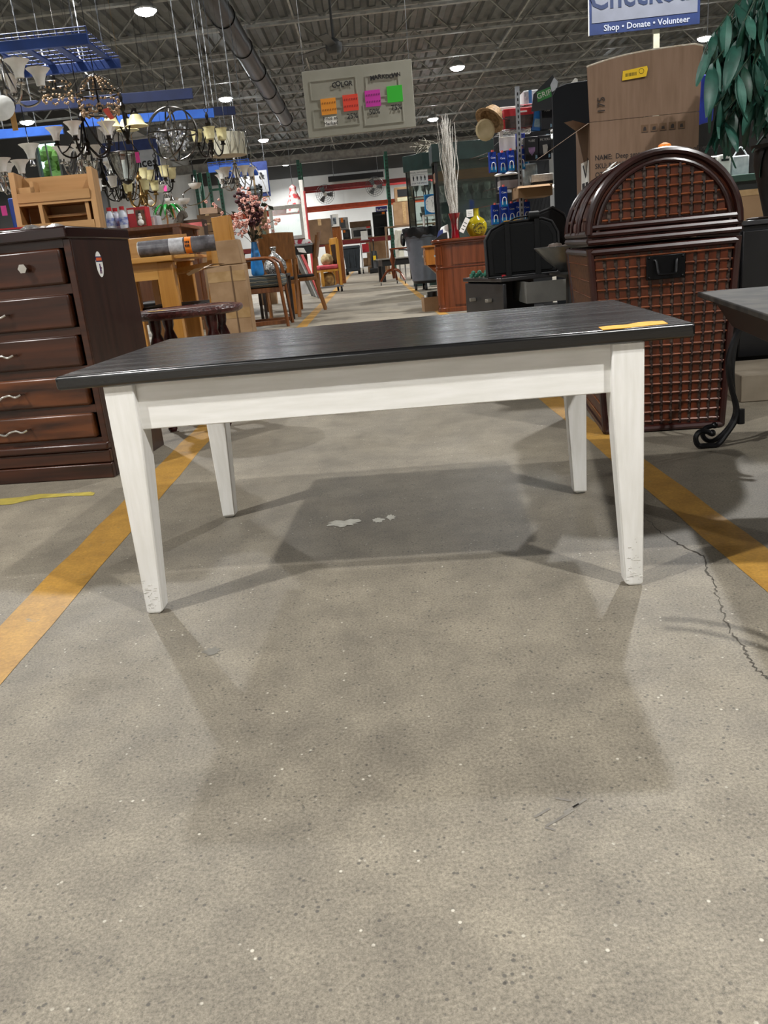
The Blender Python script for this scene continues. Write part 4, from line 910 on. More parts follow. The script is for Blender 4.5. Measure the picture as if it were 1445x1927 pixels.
def tagc(name, label, px, py, dy, w_, h_, rot, cat='tag'):
    p = at(px, py, YK+dy); t = T(name, label, cat, (p.x, YK+dy, p.z), 0); t.rotation_euler = (0, rot, 0)
    c_ = B(-w_/2, w_/2, -.001, .001, -h_/2, h_/2).build('tag_card', paper, t, bevel=.0005)
    l = MB()
    for i in range(3): l.box(-w_*.3, w_*.3, -.0016, -.001, -h_*.3+i*h_*.22, -h_*.3+i*h_*.22+h_*.05)
    l.build('printed_lines', ink, t, smooth=False)['kind'] = 'stuff'
    return t
tagc('paper_tag', 'white paper tag tied to the red vase', 874, 424, .08, .05, .15, rad(30)); tagc('paper_tag', 'square white label on the neck of the yellow vase', 884, 401, .13, .07, .07, 0)
sm = onk(838, .0); fb = T('folded_bags', 'folded white, blue and black cloth left of the red vase', 'cloth', (sm[0], YK+.16, kz))
MB().hexa([(-.07, -.04, 0), (.05, -.04, 0), (.05, .05, 0), (-.07, .05, 0), (-.03, -.02, .12), (.05, -.02, .15), (.05, .04, .14), (-.02, .04, .11)]).build('white_fold', paper, fb, bevel=.01)
MB().hexa([(-.09, -.05, 0), (-.01, -.055, 0), (-.01, -.04, 0), (-.09, -.035, 0), (-.055, -.04, .09), (-.01, -.045, .1), (-.01, -.035, .1), (-.05, -.03, .09)]).build('blue_fold', mat('navy_cloth', '#23306a', rough=.7), fb, bevel=.006)
MB().hexa([(-.12, -.07, 0), (.03, -.075, 0), (.03, -.055, 0), (-.12, -.05, 0), (-.02, -.07, .06), (.03, -.07, .07), (.03, -.06, .07), (-.02, -.055, .06)]).build('black_fold', black, fb, bevel=.006)
# small cabinet and floor boxes behind the desk
cp = at(815, 480, 10.2); sc_ = T('small_cabinet', 'small honey wood side cabinet on a curved bracket beyond the mahogany desk', 'cabinet', (cp.x+.04, 10.2, 0))
B(-.14, .2, -.1, .25, .46, .66).build('case', hon, sc_, bevel=.005); B(-.16, .22, -.12, .27, .66, .685).build('top', honx, sc_, bevel=.004)
dd_ = B(-.145, -.138, -.06, .2, .5, .63).build('drawer', honx, sc_, bevel=.003); MB().ball((-.155, .06, .56), .014, 8).build('knob', chrome, dd_)
MB().prism([(-.12, .46), (.2, .46), (.2, .0), (.1, .0), (.08, .25), (-.02, .36)], -.08, .23).build('bracket', mah, sc_, bevel=.006)
bp_ = fl(818, 588); bk = T('woven_carton', 'small tan carton with a black can inside on the floor by the desk', 'carton', (bp_.x-.02, 9.15, 0), .1)
MB().box(-.08, .1, -.09, -.084, 0, .15).box(-.08, .1, .084, .09, 0, .15).box(-.08, -.074, -.084, .084, 0, .15).box(.094, .1, -.084, .084, 0, .15).box(-.074, .094, -.084, .084, 0, .006).build('box', card, bk, smooth=False)
MB().lathe([(.05, .006), (.055, .2), (.048, .2), (.045, .03), (.001, .03)], 14, (.03, 0, 0)).build('can', black, bk)
MB().cyl((-.03, .02, .006), (-.035, .025, .17), .02, n=10).build('paper_cup', paper, bk)

# ---- grey rolling bin
bc = fl(796, 545); bn = T('rolling_trash_bin', 'large grey round trash bin with black liner on a wheeled dolly', 'trash bin', (bc.x+.1, 14.2, 0))
bg = mat('bin_grey', '#6d727b', '#5f646d', rough=.55, scale=5)
MB().lathe([(.26, .15), (.27, .16), (.335, .8), (.34, .8), (.345, .84), (.365, .845), (.37, .97), (.345, .975), (.33, .84), (.25, .18), (.001, .17)], 32).build('barrel', bg, bn)
rnd = random.Random(9); ln = []
lv = MB(); n = 40
R3 = [(.355, .90, .012), (.378, .86, .03), (.385, .93, .014), (.378, .99, .01), (.345, 1.0, .006), (.33, .95, .006)]
for r, z, j in R3:
    for k in range(n): a = 2*pi*k/n; lv.v.append(((r+rnd.uniform(-j, j)*.4)*cos(a), (r+rnd.uniform(-j, j)*.4)*sin(a), z+rnd.uniform(-j, j)*1.5))
for i in range(len(R3)-1):
    for k in range(n): lv.f.append((i*n+k, i*n+(k+1) % n, (i+1)*n+(k+1) % n, (i+1)*n+k))
lv.build('liner', mat('black_liner', '#101114', '#1c1d20', rough=.3, scale=20, bump=.4), bn)
MB().tube(bez([(-.37, -.05, .95), (-.4, -.06, .9), (-.41, -.05, .78), (-.38, .0, .74), (-.36, .02, .85)], 3), .03, 6, ell=.3).build('liner_flap', MATS['black_liner'], bn)
MB().lathe([(.2, .11), (.25, .11), (.26, .15), (.2, .15)], 20).build('dolly', black, bn)
for k in range(5):
    a = 2*pi*k/5-.6; x, y = .22*cos(a), .22*sin(a); MB().cyl((x-.02, y, .05), (x+.02, y, .05), .05, n=14).build('caster', mat('caster_grey', '#3b3c3e', rough=.5), bn); 
# furniture beyond the bin
q = fl(757, 542); pt_ = T('pedestal_table', 'reddish wooden pedestal table with a splayed caster foot behind the bin', 'table', (.5, 17.9, 0))
MB().lathe([(.03, .12), (.05, .3), (.03, .4), (.06, .5), (.03, .62), (.04, .7)], 12).build('column', mah, pt_)
for k in range(3):
    a = pi+.3+k*2*pi/3; MB().tube(bez([(.03*cos(a), .03*sin(a), .3), (.16*cos(a), .16*sin(a), .26), (.3*cos(a), .3*sin(a), .08)], 4), [.03]*4+[.024]*5, 8).build('foot', mah, pt_)
    MB().cyl((.3*cos(a)-.01, .3*sin(a), .03), (.3*cos(a)+.01, .3*sin(a), .03), .03, n=10).build('caster', black, pt_)
MB().prism([(-.05, .7), (.5, .7), (.5, .73), (-.05, .73)], -.35, .35).build('table_top', mahx, pt_, bevel=.005)
q = fl(727, 530); pb = T('piano_bench', 'black low bench table with square legs at the far end of the aisle', 'bench', (.62, 20.2, 0), rad(8))
B(-.36, .5, -.3, .3, .36, .5).build('apron', black, pb, bevel=.004); B(-.42, .55, -.34, .34, .5, .53).build('seat', mat('grey_top', '#8d8a82', '#6b675f', rough=.4), pb, bevel=.004)
for x in (-.34, .44):
    for y in (-.26, .26): B(x-.04, x+.04, y-.04, y+.04, 0, .36).build('leg', black, pb, bevel=.003)
wc_ = T('white_chair', 'white curved high back chair standing by the far bench', 'chair', (1.05, 21.6, 0), rad(70))
crm = mat('cream_upholstery', '#d9d6c8', '#c4c0b0', rough=.6)
MB().prism([(-.26, .45), (.26, .45), (.24, 1.05), (.18, 1.18), (-.18, 1.18), (-.24, 1.05)], .22, .3).build('backrest', crm, wc_, bevel=.03)
B(-.26, .26, -.26, .26, .4, .48).build('seat', crm, wc_, bevel=.03)
for x in (-.22, .22):
    for y in (-.22, .22): MB().cyl((x, y, 0), (x, y, .4), .018, n=8).build('leg', chrome, wc_)
MB().tube(bez([(-.27, .2, .7), (-.28, .0, .68), (-.27, -.15, .6), (-.26, -.2, .45)], 3), .02, 6).build('armrest', black, wc_)

# ---- hexagonal glass display case
YH = 15.6
hc = at(802, 360, YH); hz = T('display_case', 'tall glass display case with a dark green crown', 'display case', (hc.x+.12, YH+.42, 0), rad(12))
grn = mat('hunter_green', '#1f3a35', '#182e2a', rough=.35); gl = glass('case_glass', '#e6efec')
def hexp(r, a0=.0): return [(r*cos(a0+pi/3*k), r*sin(a0+pi/3*k)) for k in range(6)]
MB().flat(hexp(.47), 0, .35).build('base', grn, hz, bevel=.006); MB().flat(hexp(.5), 2.0, 2.27).build('crown', grn, hz, bevel=.006)
hv = hexp(.45)
for k in range(6):
    a, b_ = hv[k], hv[(k+1) % 6]; MB().cyl((a[0], a[1], .35), (a[0], a[1], 2.0), .012, n=6).build('mullion', black, hz)
    MB().add([(a[0], a[1], .36), (b_[0], b_[1], .36), (b_[0], b_[1], 2.0), (a[0], a[1], 2.0)], [(0, 1, 2, 3)]).build('pane', gl, hz, smooth=False)
for z in (.75, 1.15, 1.55): MB().flat(hexp(.43), z, z+.008).build('glass_shelf', gl, hz)
cg_ = MB(); rnd = random.Random(17)
crys = mat('crystal_ware', '#b9beb9', '#6f746f', rough=.1, scale=25, metal=.3)
gob = MB().lathe([(.035, 0), (.03, .006), (.006, .01), (.006, .07), (.03, .1), (.036, .16), (.03, .16), (.001, .1)], 10).mesh('goblet', crys)
for z in (.759, 1.159, 1.559):
    for k in range(7):
        a = k*2*pi/7+z; r = .3 if k % 2 else .16
        tag(inst(gob, 'crystal_goblet', None, hz.matrix_basis @ V((r*cos(a), r*sin(a), z)), (0, 0, 0), rnd.uniform(.9, 1.6)), 'clear crystal goblet inside the glass display case', 'goblet', 'crystal goblets in the display case')
def sheet(name, label, r, Y, cat='sign'):
    xa, xb, zb, zt_ = prect(*r, Y); t = T(name, label, cat, ((xa+xb)/2, Y, (zb+zt_)/2)); t['w'] = xb-xa; t['h'] = zt_-zb
    return t, xb-xa, zt_-zb
t, w_, h_ = sheet('notice_sheet', 'white social distancing notice with four figures on the display case', (772, 320, 805, 349), YH-.08)
B(-w_/2, w_/2, -.002, .002, -h_/2, h_/2).build('paper', paper, t)
txt('SOCIAL DISTANCING', h_*.13, ink, t, (0, -.003, h_*.34)); txt('STOP THE SPREAD', h_*.13, ink, t, (0, -.003, -h_*.36)); B(-w_*.42, w_*.42, -.0032, -.002, h_*.2, h_*.215).build('rule', ink, t)
for k in range(4):
    x = w_*(-.33+.22*k); MB().ball((x, -.004, h_*.1), h_*.035, 6).box(x-h_*.04, x+h_*.04, -.005, -.003, -h_*.08, h_*.07).box(x-h_*.06*(1 if k % 2 else -.2), x+h_*.07, -.005, -.003, -.01*h_, h_*.02).box(x-h_*.035, x-h_*.005, -.005, -.003, -h_*.2, -h_*.08).box(x+h_*.01, x+h_*.045, -.005, -.003, -h_*.18, -h_*.08).build('figure', ink, t)
ck = at(816, 383, YH-.5); ckt = T('boxed_clock', 'round white wall clock in a bright blue open box by the display case', 'clock', (ck.x, YH-.5, ck.z), 0)
cy = mat('cyan_box', '#1f8fd0', '#147fbe', rough=.45)
xa, xb, zb, zt_ = prect(798, 357, 830, 396, YH-.5); w_ = (xb-xa)/2; h_ = (zt_-zb)/2
MB().box(-w_, w_, .02, .05, -h_, h_).box(-w_, -w_+.02, -.03, .02, -h_, h_).box(w_-.02, w_, -.03, .02, -h_, h_).box(-w_+.02, w_-.02, -.03, .02, -h_, -h_+.02).box(-w_+.02, w_-.02, -.03, .02, h_-.02, h_).build('blue_box', cy, ckt)
MB().lathe([(.001, -.02), (.125, -.02), (.14, -.01), (.14, .015), (.001, .015)], 28, M=Matrix.Rotation(pi/2, 4, 'X')).build('clock_face', paper, ckt)
dk = MB()
for k in range(12): a = k*pi/6; dk.cbox((.11*sin(a), -.018, .11*cos(a)), (.01, .004, .014))
dk.build('hour_marks', steel, ckt, smooth=False)['kind'] = 'stuff'
MB().box(-.003, .003, -.026, -.022, -.05, .04, Matrix.Rotation(rad(25), 4, 'Y')).box(-.003, .003, -.026, -.022, 0, .08, Matrix.Rotation(rad(-20), 4, 'Y')).build('hands', steel, ckt)
ws = T('white_shelf', 'low white shelf unit with cups and boxes behind the grey bin', 'shelf', (ck.x+.12, YH-.3, 0))
sz = ckt.location.z-h_
for x in (-.3, .3): B(x-.012, x+.012, -.16, .1, 0, sz).build('side', white, ws)
for z in (sz-.012, sz-.3, sz-.6): B(-.3, .3, -.16, .1, z-.012, z+.012).build('board', white, ws)
ckt.location.y = YH-.3
for k, (dx, c_) in enumerate(((-.2, paper), (-.12, paper), (.05, orange), (.13, pink), (.2, yellowl))):
    tag(MB().lathe([(.03, 0), (.038, .1), (.034, .1), (.001, .005)], 10).build('cup', c_, loc=(ws.location.x+dx, YH-.38, sz-.287)), ['white cup at the left of the white shelf', 'second white cup on the white shelf', 'orange cup on the white shelf', 'pink cup on the white shelf', 'yellow cup at the right of the white shelf'][k], 'cup', 'cups on the white shelf')
t, w_, h_ = sheet('printed_sheet', 'white sheet of small pictures beside the boxed clock', (829, 364, 841, 398), YH-.05)
B(-w_/2, w_/2, -.002, .002, -h_/2, h_/2).build('paper', paper, t)
pm2 = MB()
for i in range(3):
    for j in range(5): pm2.cbox((w_*(-.28+.28*i), -.003, h_*(-.36+.18*j)), (w_*.16, .002, h_*.1))
pm2.build('small_pictures', mat('print_grey', '#6d6f76', rough=.7), t, smooth=False)['kind'] = 'stuff'
# grapevine garland on the crown
gv = T('twig_garland', 'pale twig garland lying on the green crown of the display case', 'garland', (hz.location.x-.05, hz.location.y, 2.27))
rnd = random.Random(8)
for k in range(22):
    a = rnd.uniform(0, 6.28); MB().tube(bez([(rnd.uniform(-.2, .2), rnd.uniform(-.15, .15), .01), (rnd.uniform(-.2, .2), rnd.uniform(-.15, .15), rnd.uniform(.05, .2)), (rnd.uniform(-.3, .3), rnd.uniform(-.2, .2), rnd.uniform(.05, .3))], 4), .006, 5).build('twig', mat('pale_twig', '#8f8a7c', '#6d675a', rough=.8), gv)
# ---------------------------------------------------------------- merchandise gondola
YG = 6.2
g0 = at(1042, 300, YG); g1 = at(1112, 300, YG)
gon = T('gondola_shelf', 'black shop gondola with rounded end panel behind the cardboard box', 'shop shelf', (g0.x, YG, 0), rad(-5))
gt = at(1060, 158, YG).z; navy = mat('gondola_navy', '#0e131b', '#0a0e15', rough=.6, spec=.25, scale=3)
GW = .62
MB().prism([(0, .02), (GW, .02), (GW, gt+.02), (.1, gt), (.03, gt-.02), (0, gt-.07)], 0, .03).build('end_panel', navy, gon, bevel=.004)
B(.28, .31, .03, .85, .05, gt-.05).build('back_panel', mat('gondola_back', '#15171b', rough=.6), gon)
for yy in (.05, .8): MB().box(.26, .285, yy-.02, yy+.02, .02, gt+.05).build('upright', steel, gon)
B(.0, .6, .03, .85, .0, .12).build('base_deck', black, gon)
# a slotted galvanised upright standing out in front
q = at(976, 250, 6.9); up = T('slotted_upright', 'galvanised slotted upright post among the hanging goods', 'post', (q.x, 6.9, 0))
utop = at(973, 163, 6.9).z
B(-.016, .016, -.012, .012, 0, utop).build('post', steel, up)
su = MB(); z = .5
while z < utop-.04: su.box(-.005, .005, -.0135, -.011, z, z+.022); z += .04
su.build('slots', black, up, smooth=False)['kind'] = 'stuff'
MB().box(-.08, .08, -.08, .08, 0, .02).build('foot', black, up)
# back board + wire shelves that carry the goods, reaching left of the gondola
bl = at(936, 330, 7.4); brd = T('pegboard_stand', 'dark pegboard stand with wire shelves and hooks facing the aisle', 'display stand', (0, 7.45, 0))
xa = at(938, 330, 7.4).x; xb = at(1042, 330, 7.4).x
zs = {k: at(990, v, 7.3).z for k, v in (('a', 244), ('b', 320), ('c', 352), ('d', 205))}
B(xa, xb, .12, .15, .02, at(1010, 175, 7.4).z).build('pegboard', mat('pegboard_black', '#1a1c20', rough=.7), brd)
B(xa, xb-.1, -.2, .12, .0, .08).build('base', black, brd)
B(xa-.012, xa+.012, -.28, -.25, 0, at(940, 215, 7.3).z).build('front_post', white, brd)
def wireshelf(x0, x1, z):
    m = MB()
    for k in range(7): m.cyl((x0, -.3+.065*k, z), (x1, -.3+.065*k, z), .003, n=4)
    n = int((x1-x0)/.03)
    for i in range(n+1): m.cyl((x0+(x1-x0)*i/n, -.3, z), (x0+(x1-x0)*i/n, .12, z), .002, n=4)
    m.build('wire_shelf', chrome, brd)['kind'] = 'stuff'
zA = at(980, 243, 7.2).z; zB = at(980, 213, 7.2).z
wireshelf(xa, xa+.55, zA); wireshelf(xa+.16, xb+.05, zB+.055)
def pbox(name, label, r, Y, dep, mt, z0=None, cat='box', rz=0, bev=.003, group=None):
    x0, x1, zb, zt_ = prect(*r, Y); z0 = zb if z0 is None else z0
    t = T(name, label, cat, ((x0+x1)/2, Y, z0), rz, group); w_ = (x1-x0)/2; h_ = zt_-z0
    B(-w_, w_, 0, dep, 0, h_).build('carton', mt, t, bevel=bev); return t, w_, h_
t, w_, h_ = pbox('white_carton', 'white carton behind the red box on the top wire shelf', (941, 199, 1000, 243), 7.3, .16, white, zA+.004)
t, w_, h_ = pbox('red_carton', 'red and dark grey product box lying on the upper wire shelf', (948, 203, 1003, 242), 7.13, .12, redm, zA+.004)
B(-w_+.01, w_, -.002, 0, .0, h_*.62).build('dark_picture', mat('dark_picture', '#3b3432', '#57423c', rough=.5, scale=30), t); B(-w_*.1, w_*.6, -.003, 0, h_*.76, h_*.84).build('white_print', paper, t)
t, w_, h_ = pbox('grey_bluestripe_carton', 'white and blue striped carton on the highest wire shelf', (986, 169, 1025, 205), 7.2, .2, mat('pale_carton', '#e4e6e8', '#cfd2d6', rough=.6), zB+.06)
B(-.045, -.02, -.002, 0, 0, h_).build('blue_stripe', mat('sky_stripe', '#3f7ab8', rough=.5), t); B(-w_, -.05, -.002, 0, .0, h_*.9).build('grey_print', mat('grey_print', '#8f9296', '#b5b8bc', rough=.6, scale=60), t)
t, w_, h_ = pbox('blue_tall_box', 'tilted bright blue and teal box under the highest shelf', (1000, 201, 1018, 246), 7.12, .06, mat('teal_blue_box', '#2f86c4', '#2159ae', rough=.4, scale=8), cat='box')
t.rotation_euler = (0, rad(10), 0); B(-w_*.7, w_*.9, -.002, 0, h_*.15, h_*.5).build('label', mat('pale_label', '#9fb3bd', '#7d98a6', rough=.5, scale=60), t)
MB().cyl((0, .06, h_*.8), (0, .42, h_*.8), .004, n=5).build('peg_hook', chrome, t)
# brown rope-soled hat shape at the left end: tan leather cap
q = at(925, 235, 7.0); hat = T('straw_hat', 'tan woven hat with rolled brim hung at the left end of the pegboard stand', 'hat', (q.x-.01, 7.0, q.z+.04), 0)
tan = mat('tan_straw', '#a1825a', '#6e5536', rough=.7, scale=50, bump=.5)
MB().lathe([(.001, .1), (.06, .09), (.08, .05), (.085, 0), (.12, -.015), (.125, -.01), (.09, .012), (.07, .06), (.001, .085)], 18, M=Matrix.Rotation(rad(38), 4, 'Y') @ Matrix.Rotation(rad(-25), 4, 'X')).build('hat_body', tan, hat)
MB().lathe([(.001, 0), (.08, 0), (.085, .01), (.07, .02), (.001, .015)], 16, M=Matrix.Rotation(rad(80), 4, 'X'), sx=.9).build('brim', mat('cream_brim', '#c9b892', '#a3906a', rough=.7), hat, loc=(-.05, -.04, -.08))
MB().cyl((.09, 0, .0), (.22, .2, .0), .006, n=6).build('hook', chrome, hat)
# black TUBE boxes
def tube_box(label, r, Y, words, shape=None):
    t, w_, h_ = pbox('black_product_box', label, r, Y, .08, mat('black_box', '#17161a', '#222126', rough=.35), group='black boxes on the pegboard')
    txt(words, h_*.13, mat('pale_print', '#c9c7c4', rough=.5), t, (0, -.003, h_*.82))
    if shape == 'mask': MB().prism([(-w_*.5, h_*.55), (w_*.5, h_*.55), (w_*.45, h_*.38), (0, h_*.2), (-w_*.45, h_*.38)], -.004, 0).build('mauve_picture', mat('mauve_picture', '#9a7ba6', '#6d5678', rough=.5, scale=30), t)
    if shape == 'grey': MB().prism([(-w_*.4, h_*.6), (w_*.35, h_*.62), (w_*.45, h_*.5), (w_*.3, h_*.25), (-w_*.3, h_*.22)], -.004, 0).build('grey_picture', mat('grey_picture', '#b5b2ac', rough=.5), t)
    MB().prism([(w_*.5, h_*.06), (w_*.8, h_*.08), (w_*.78, h_*.2), (w_*.55, h_*.22)], -.004, 0).build('blue_mark', mat('ice_blue', '#8fb7d2', rough=.5), t)
    MB().cyl((0, .08, h_*.95), (0, .42, h_*.95), .004, n=5).build('peg_hook', chrome, t)
tube_box('black box with a mauve picture and the word tube', (988, 257, 1013, 302), 7.0, 'TUBE', 'mask'); tube_box('black box with a pale grey picture beside the mauve one', (1014, 254, 1037, 300), 7.02, 'FILTERS', 'grey')
tube_box('black box hung highest next to the gondola end panel', (1019, 200, 1040, 243), 7.05, 'TUBE', None); tube_box('small dark box between the two hook rows', (1000, 246, 1036, 255), 7.06, ' ', None)
# signs
t, w_, h_ = pbox('white_placard', 'blank white placard at the left of the pegboard stand', (939, 257, 970, 283), 7.1, .004, paper, cat='sign'); MB().cyl((-w_*.5, .004, h_*.9), (-w_*.5, .46, h_*.9), .003, n=5).build('wire', chrome, t)
t, w_, h_ = pbox('blue_header_card', 'blue header card reading Ha in black on white', (970, 251, 988, 275), 7.09, .004, mat('royal_blue', '#22389a', rough=.5), cat='sign')
B(-w_*.75, w_, -.002, 0, h_*.08, h_*.62).build('white_area', paper, t); txt('Ha', h_*.55, ink, t, (0, -.003, h_*.34)); MB().cyl((0, .004, h_*.9), (0, .46, h_*.9), .003, n=5).build('wire', chrome, t)
# blue blister cards on hooks
bcm = mat('deep_blue_card', '#1b3fa8', '#16307f', rough=.35, scale=30); bcl = mat('cyan_card', '#2f9ad6', '#1f7fc0', rough=.3)
card_me = B(-.03, .03, -.03, .0, -.16, 0).mesh('blister_card', bcm)
def blister(label, px, py, Y, rz=0, s=1.0):
    p = at(px, py, Y); t = T('blister_pack', label, 'hanging pack', (p.x, Y, p.z), rz, 'blue packs hung on the pegboard'); t.scale = (s, s, s)
    inst(card_me, 'card', t); B(-.03, .03, -.0315, -.03, -.155, -.115).build('cyan_foot', bcl, t)
    MB().tube(bez([(-.017, -.034, -.14), (-.015, -.034, -.095), (0, -.034, -.082), (.015, -.034, -.095), (.017, -.034, -.14)], 3), .006, 6, ell=.5).build('white_part', paper, t)
    txt('Care', .022, paper, t, (0, -.032, -.045), sx=1.0); B(-.006, .006, -.034, -.01, .0, .016).build('hook_cap', mat('coral_cap', '#e2685f', rough=.4), t)
    MB().cyl((0, -.03, .004), (0, .42, .004), .0025, n=5).build('peg_hook', chrome, t)
lb = ['first blue pack from the left in the upper hook row', 'second blue pack in the upper hook row', 'third blue pack in the upper hook row', 'rightmost blue pack in the upper hook row', 'blue pack turned behind the rightmost one in the upper row']
for i, (px, py) in enumerate(((924, 287), (942, 288), (958, 284), (978, 281), (986, 278))): blister(lb[i], px, py, 7.05+.02*(i % 2)+(.14 if i == 4 else 0), rad(18), .95)
lb = ['first blue pack from the left in the lower hook row', 'second blue pack in the lower hook row', 'third blue pack in the lower hook row', 'fourth blue pack in the lower hook row', 'rightmost blue pack in the lower hook row', 'blue pack lying low between the hook rows']
for i, (px, py) in enumerate(((929, 386), (945, 383), (960, 383), (972, 380), (988, 380), (945, 352))): blister(lb[i], px, py, 6.9 if i == 5 else 7.05+.02*(i % 2), rad(14), .95)
# grey carton + white thing, plastic clamshell, brown open carton, dark gun shapes
zC = at(960, 353, 7.1).z
wireshelf(xa, xb+.05, zC-.01)
t, w_, h_ = pbox('mauve_grey_box', 'mauve grey open carton in the middle of the pegboard stand', (941, 338, 975, 354), 7.1, .14, mat('mauve_grey', '#9d9494', '#8a8080', rough=.6), zC-.004); B(-w_, w_, -.003, .12, h_, h_+.03).build('dark_tray', black, t)
q = at(948, 331, 7.05); tag(MB().lathe([(.001, .0), (.06, 0), (.066, .008), (.05, .02), (.001, .024)], 16, sx=1.5).build('visor', paper, loc=(q.x+.03, 7.12, zC+h_+.03)), 'white moulded visor lying on the mauve grey carton', 'visor')
t, w_, h_ = pbox('clear_clamshell', 'frosted plastic clamshell with an arched top on the brown carton', (984, 307, 1012, 348), 7.08, .03, mat('frosted_plastic', '#8f9a9c', '#b8c2c4', rough=.25, scale=25), zC-.004, cat='package', bev=.02)
t, w_, h_ = pbox('open_brown_carton', 'open tan cardboard carton jutting from the pegboard stand', (975, 352, 1040, 374), 6.85, .3, card, cat='carton'); MB().hexa([(-w_, 0, h_), (w_*.8, 0, h_), (w_*.8, .004, h_), (-w_, .004, h_), (-w_*1.2, -.12, h_*.75), (w_*.7, -.12, h_*.75), (w_*.7, -.116, h_*.75), (-w_*1.2, -.116, h_*.75)]).build('flap', card, t)
t.location.z = zC-.012-h_; MB().box(-w_*.2, -w_*.15, .26, .3, 0, 0.01).build('clip', steel, t)
t2, w2, h2 = pbox('white_bubble_pack', 'bubble wrapped white bar on a black box inside the stand', (1000, 327, 1041, 341), 7.0, .1, mat('bubble_wrap', '#d9d6d0', '#bfbcb6', rough=.35, scale=60, bump=.8), cat='package')
t3, w3, h3 = pbox('black_flat_box', 'flat black box under the bubble wrapped bar', (1003, 341, 1041, 352), 7.0, .1, black, zC-.004); t2.location.z = t3.location.z+h3
# GRIP sign and white board on top of the gondola
q = at(1058, 158, YG+.3); gs = T('grip_card', 'dark card with a green grip emblem standing on the gondola', 'sign', (q.x-.04, YG+.75, gt-.05), rad(-5))
MB().prism([(-.1, 0), (.16, 0), (.11, .17), (.07, .24), (-.08, .12)], 0, .012).build('card', mat('dark_card', '#33363a', rough=.6), gs)
MB().prism([(-.05, .06), (.06, .09), (.05, .16), (-.055, .13)], -.004, 0).build('green_patch', mat('grip_green', '#3f9a4a', '#2c7a36', rough=.5), gs); txt('GRIP', .055, paper, gs, (.0, -.005, .11), rot=(pi/2, rad(-14), 0)); MB().prism([(.06, .12), (.1, .14), (.11, .19), (.08, .22), (.05, .17)], -.004, 0).build('grey_patch', steel, gs)
q = at(1078, 150, YG+.4); tag(MB().prism([(-.08, 0), (.1, 0), (.1, .22), (.08, .23), (-.04, .1)], 0, .012).build('white_board', paper, loc=(q.x+.06, YG+.9, gt-.05)), 'white pointed board leaning on the gondola top', 'board')

# ---------------------------------------------------------------- big cardboard box
YB = 4.25
bx0, bx1 = at(1110, 260, YB).x, at(1312, 260, YB).x
pl_ = T('low_plinth', 'low black platform under the big cardboard box behind the trunk', 'platform', ((bx0+bx1)/2, YB+.35, 0))
B(-.24, .4, -.33, .3, 0, .34).build('platform', black, pl_, bevel=.005)
BB = T('cushion_box', 'big open cardboard box with printed name and sku lines behind the trunk', 'cardboard box', (bx0, YB, .34), rad(-2))
bwid = bx1-bx0; bh = at(1200, 222, YB).z-.34; fh = at(1210, 94, YB).z-(bh+.34)
cb1 = mat('box_cardboard', '#8f7460', '#806651', rough=.8, scale=6, stretch=(6, 1, .6)); cb2 = mat('box_cardboard_in', '#7b6049', '#6c533d', rough=.85)
MB().box(0, bwid, 0, .006, 0, bh).build('front_panel', cb1, BB)
for x in (0, bwid-.006): B(x, x+.006, .006, .32, 0, bh).build('side_panel', cb1, BB)
B(.006, bwid-.006, .314, .32, 0, bh).build('back_panel', cb1, BB); B(.006, bwid-.006, .006, .314, 0, .006).build('bottom', cb1, BB)
n = 14; fv = []
for i in range(n+1):
    u = i/n; fv.append((u*(bwid+.02)-.012, -.01+.015*sin(u*3), bh+fh-.05*(1-u)**3-.012*(u > .95)))
m = MB(); vs = [(u/n*bwid, .0, bh+.002) for u in range(n+1)]+fv
m.add(vs+[(x, y+.006, z) for x, y, z in vs], [(i, i+1, n+2+i, n+1+i) for i in range(n)]+[(2*n+2+n+1+i, 2*n+2+n+2+i, 2*n+2+i+1, 2*n+2+i) for i in range(n)]+[(n+1+i, n+2+i, 3*n+4+i, 3*n+3+i) for i in range(n)])
m.build('front_flap', cb1, BB)
MB().tube([(x, y+.003, z) for x, y, z in fv], .005, 5).build('torn_edge', mat('torn_paper_edge', '#e2d9cb', '#bfae95', rough=.9, scale=40), BB)
MB().hexa([(-.005, .006, bh), (.0, .006, bh), (.0, .3, bh), (-.005, .3, bh), (-.235, -.12, bh-.13), (-.23, -.12, bh-.125), (-.23, .16, bh-.125), (-.235, .16, bh-.13)]).build('side_flap', cb2, BB)
MB().add([(-.001, .05, bh), (-.001, .3, bh), (-.06, .32, bh+.05), (-.06, .1, bh+.03)], [(0, 1, 2, 3)]).build('inner_flap', cb1, BB)
tk = mat('box_ink', '#3a3230', rough=.8)
zt0 = at(1120, 298, YB).z-.34
for i, s in enumerate(('NAME:  Deep seat cushion and back set of outdoor', 'SKU: 8A510-A295-PCG', 'QTY:  1 SET', 'MADE IN')):
    txt(s, .033, tk, BB, (.022, -.001, zt0-.0385*i), align='LEFT', bold=.0004, sx=.86)
txt('175', .05, tk, BB, (.055, -.009, at(1135, 198, YB).z-.34), rot=(pi/2, rad(-90), 0))
zi = at(1240, 240, YB).z-.34
for k in range(5):
    x = at(1212+k*17, 240, YB).x-bx0; o = MB().box(x-.017, x+.017, -.0012, 0, zi-.017, zi+.017).build('handling_mark', cb2, BB)
    MB().box(x-.015, x+.015, -.0016, -.0011, -.017+zi, -.0145+zi).prism([(x-.008, zi-.009), (x+.008, zi-.009), (x+.005+.003*(k % 2), zi+.006), (x, zi+.01-.004*(k % 3)), (x-.006, zi+.004)], -.0018, -.0011).build('pictogram', tk, o)
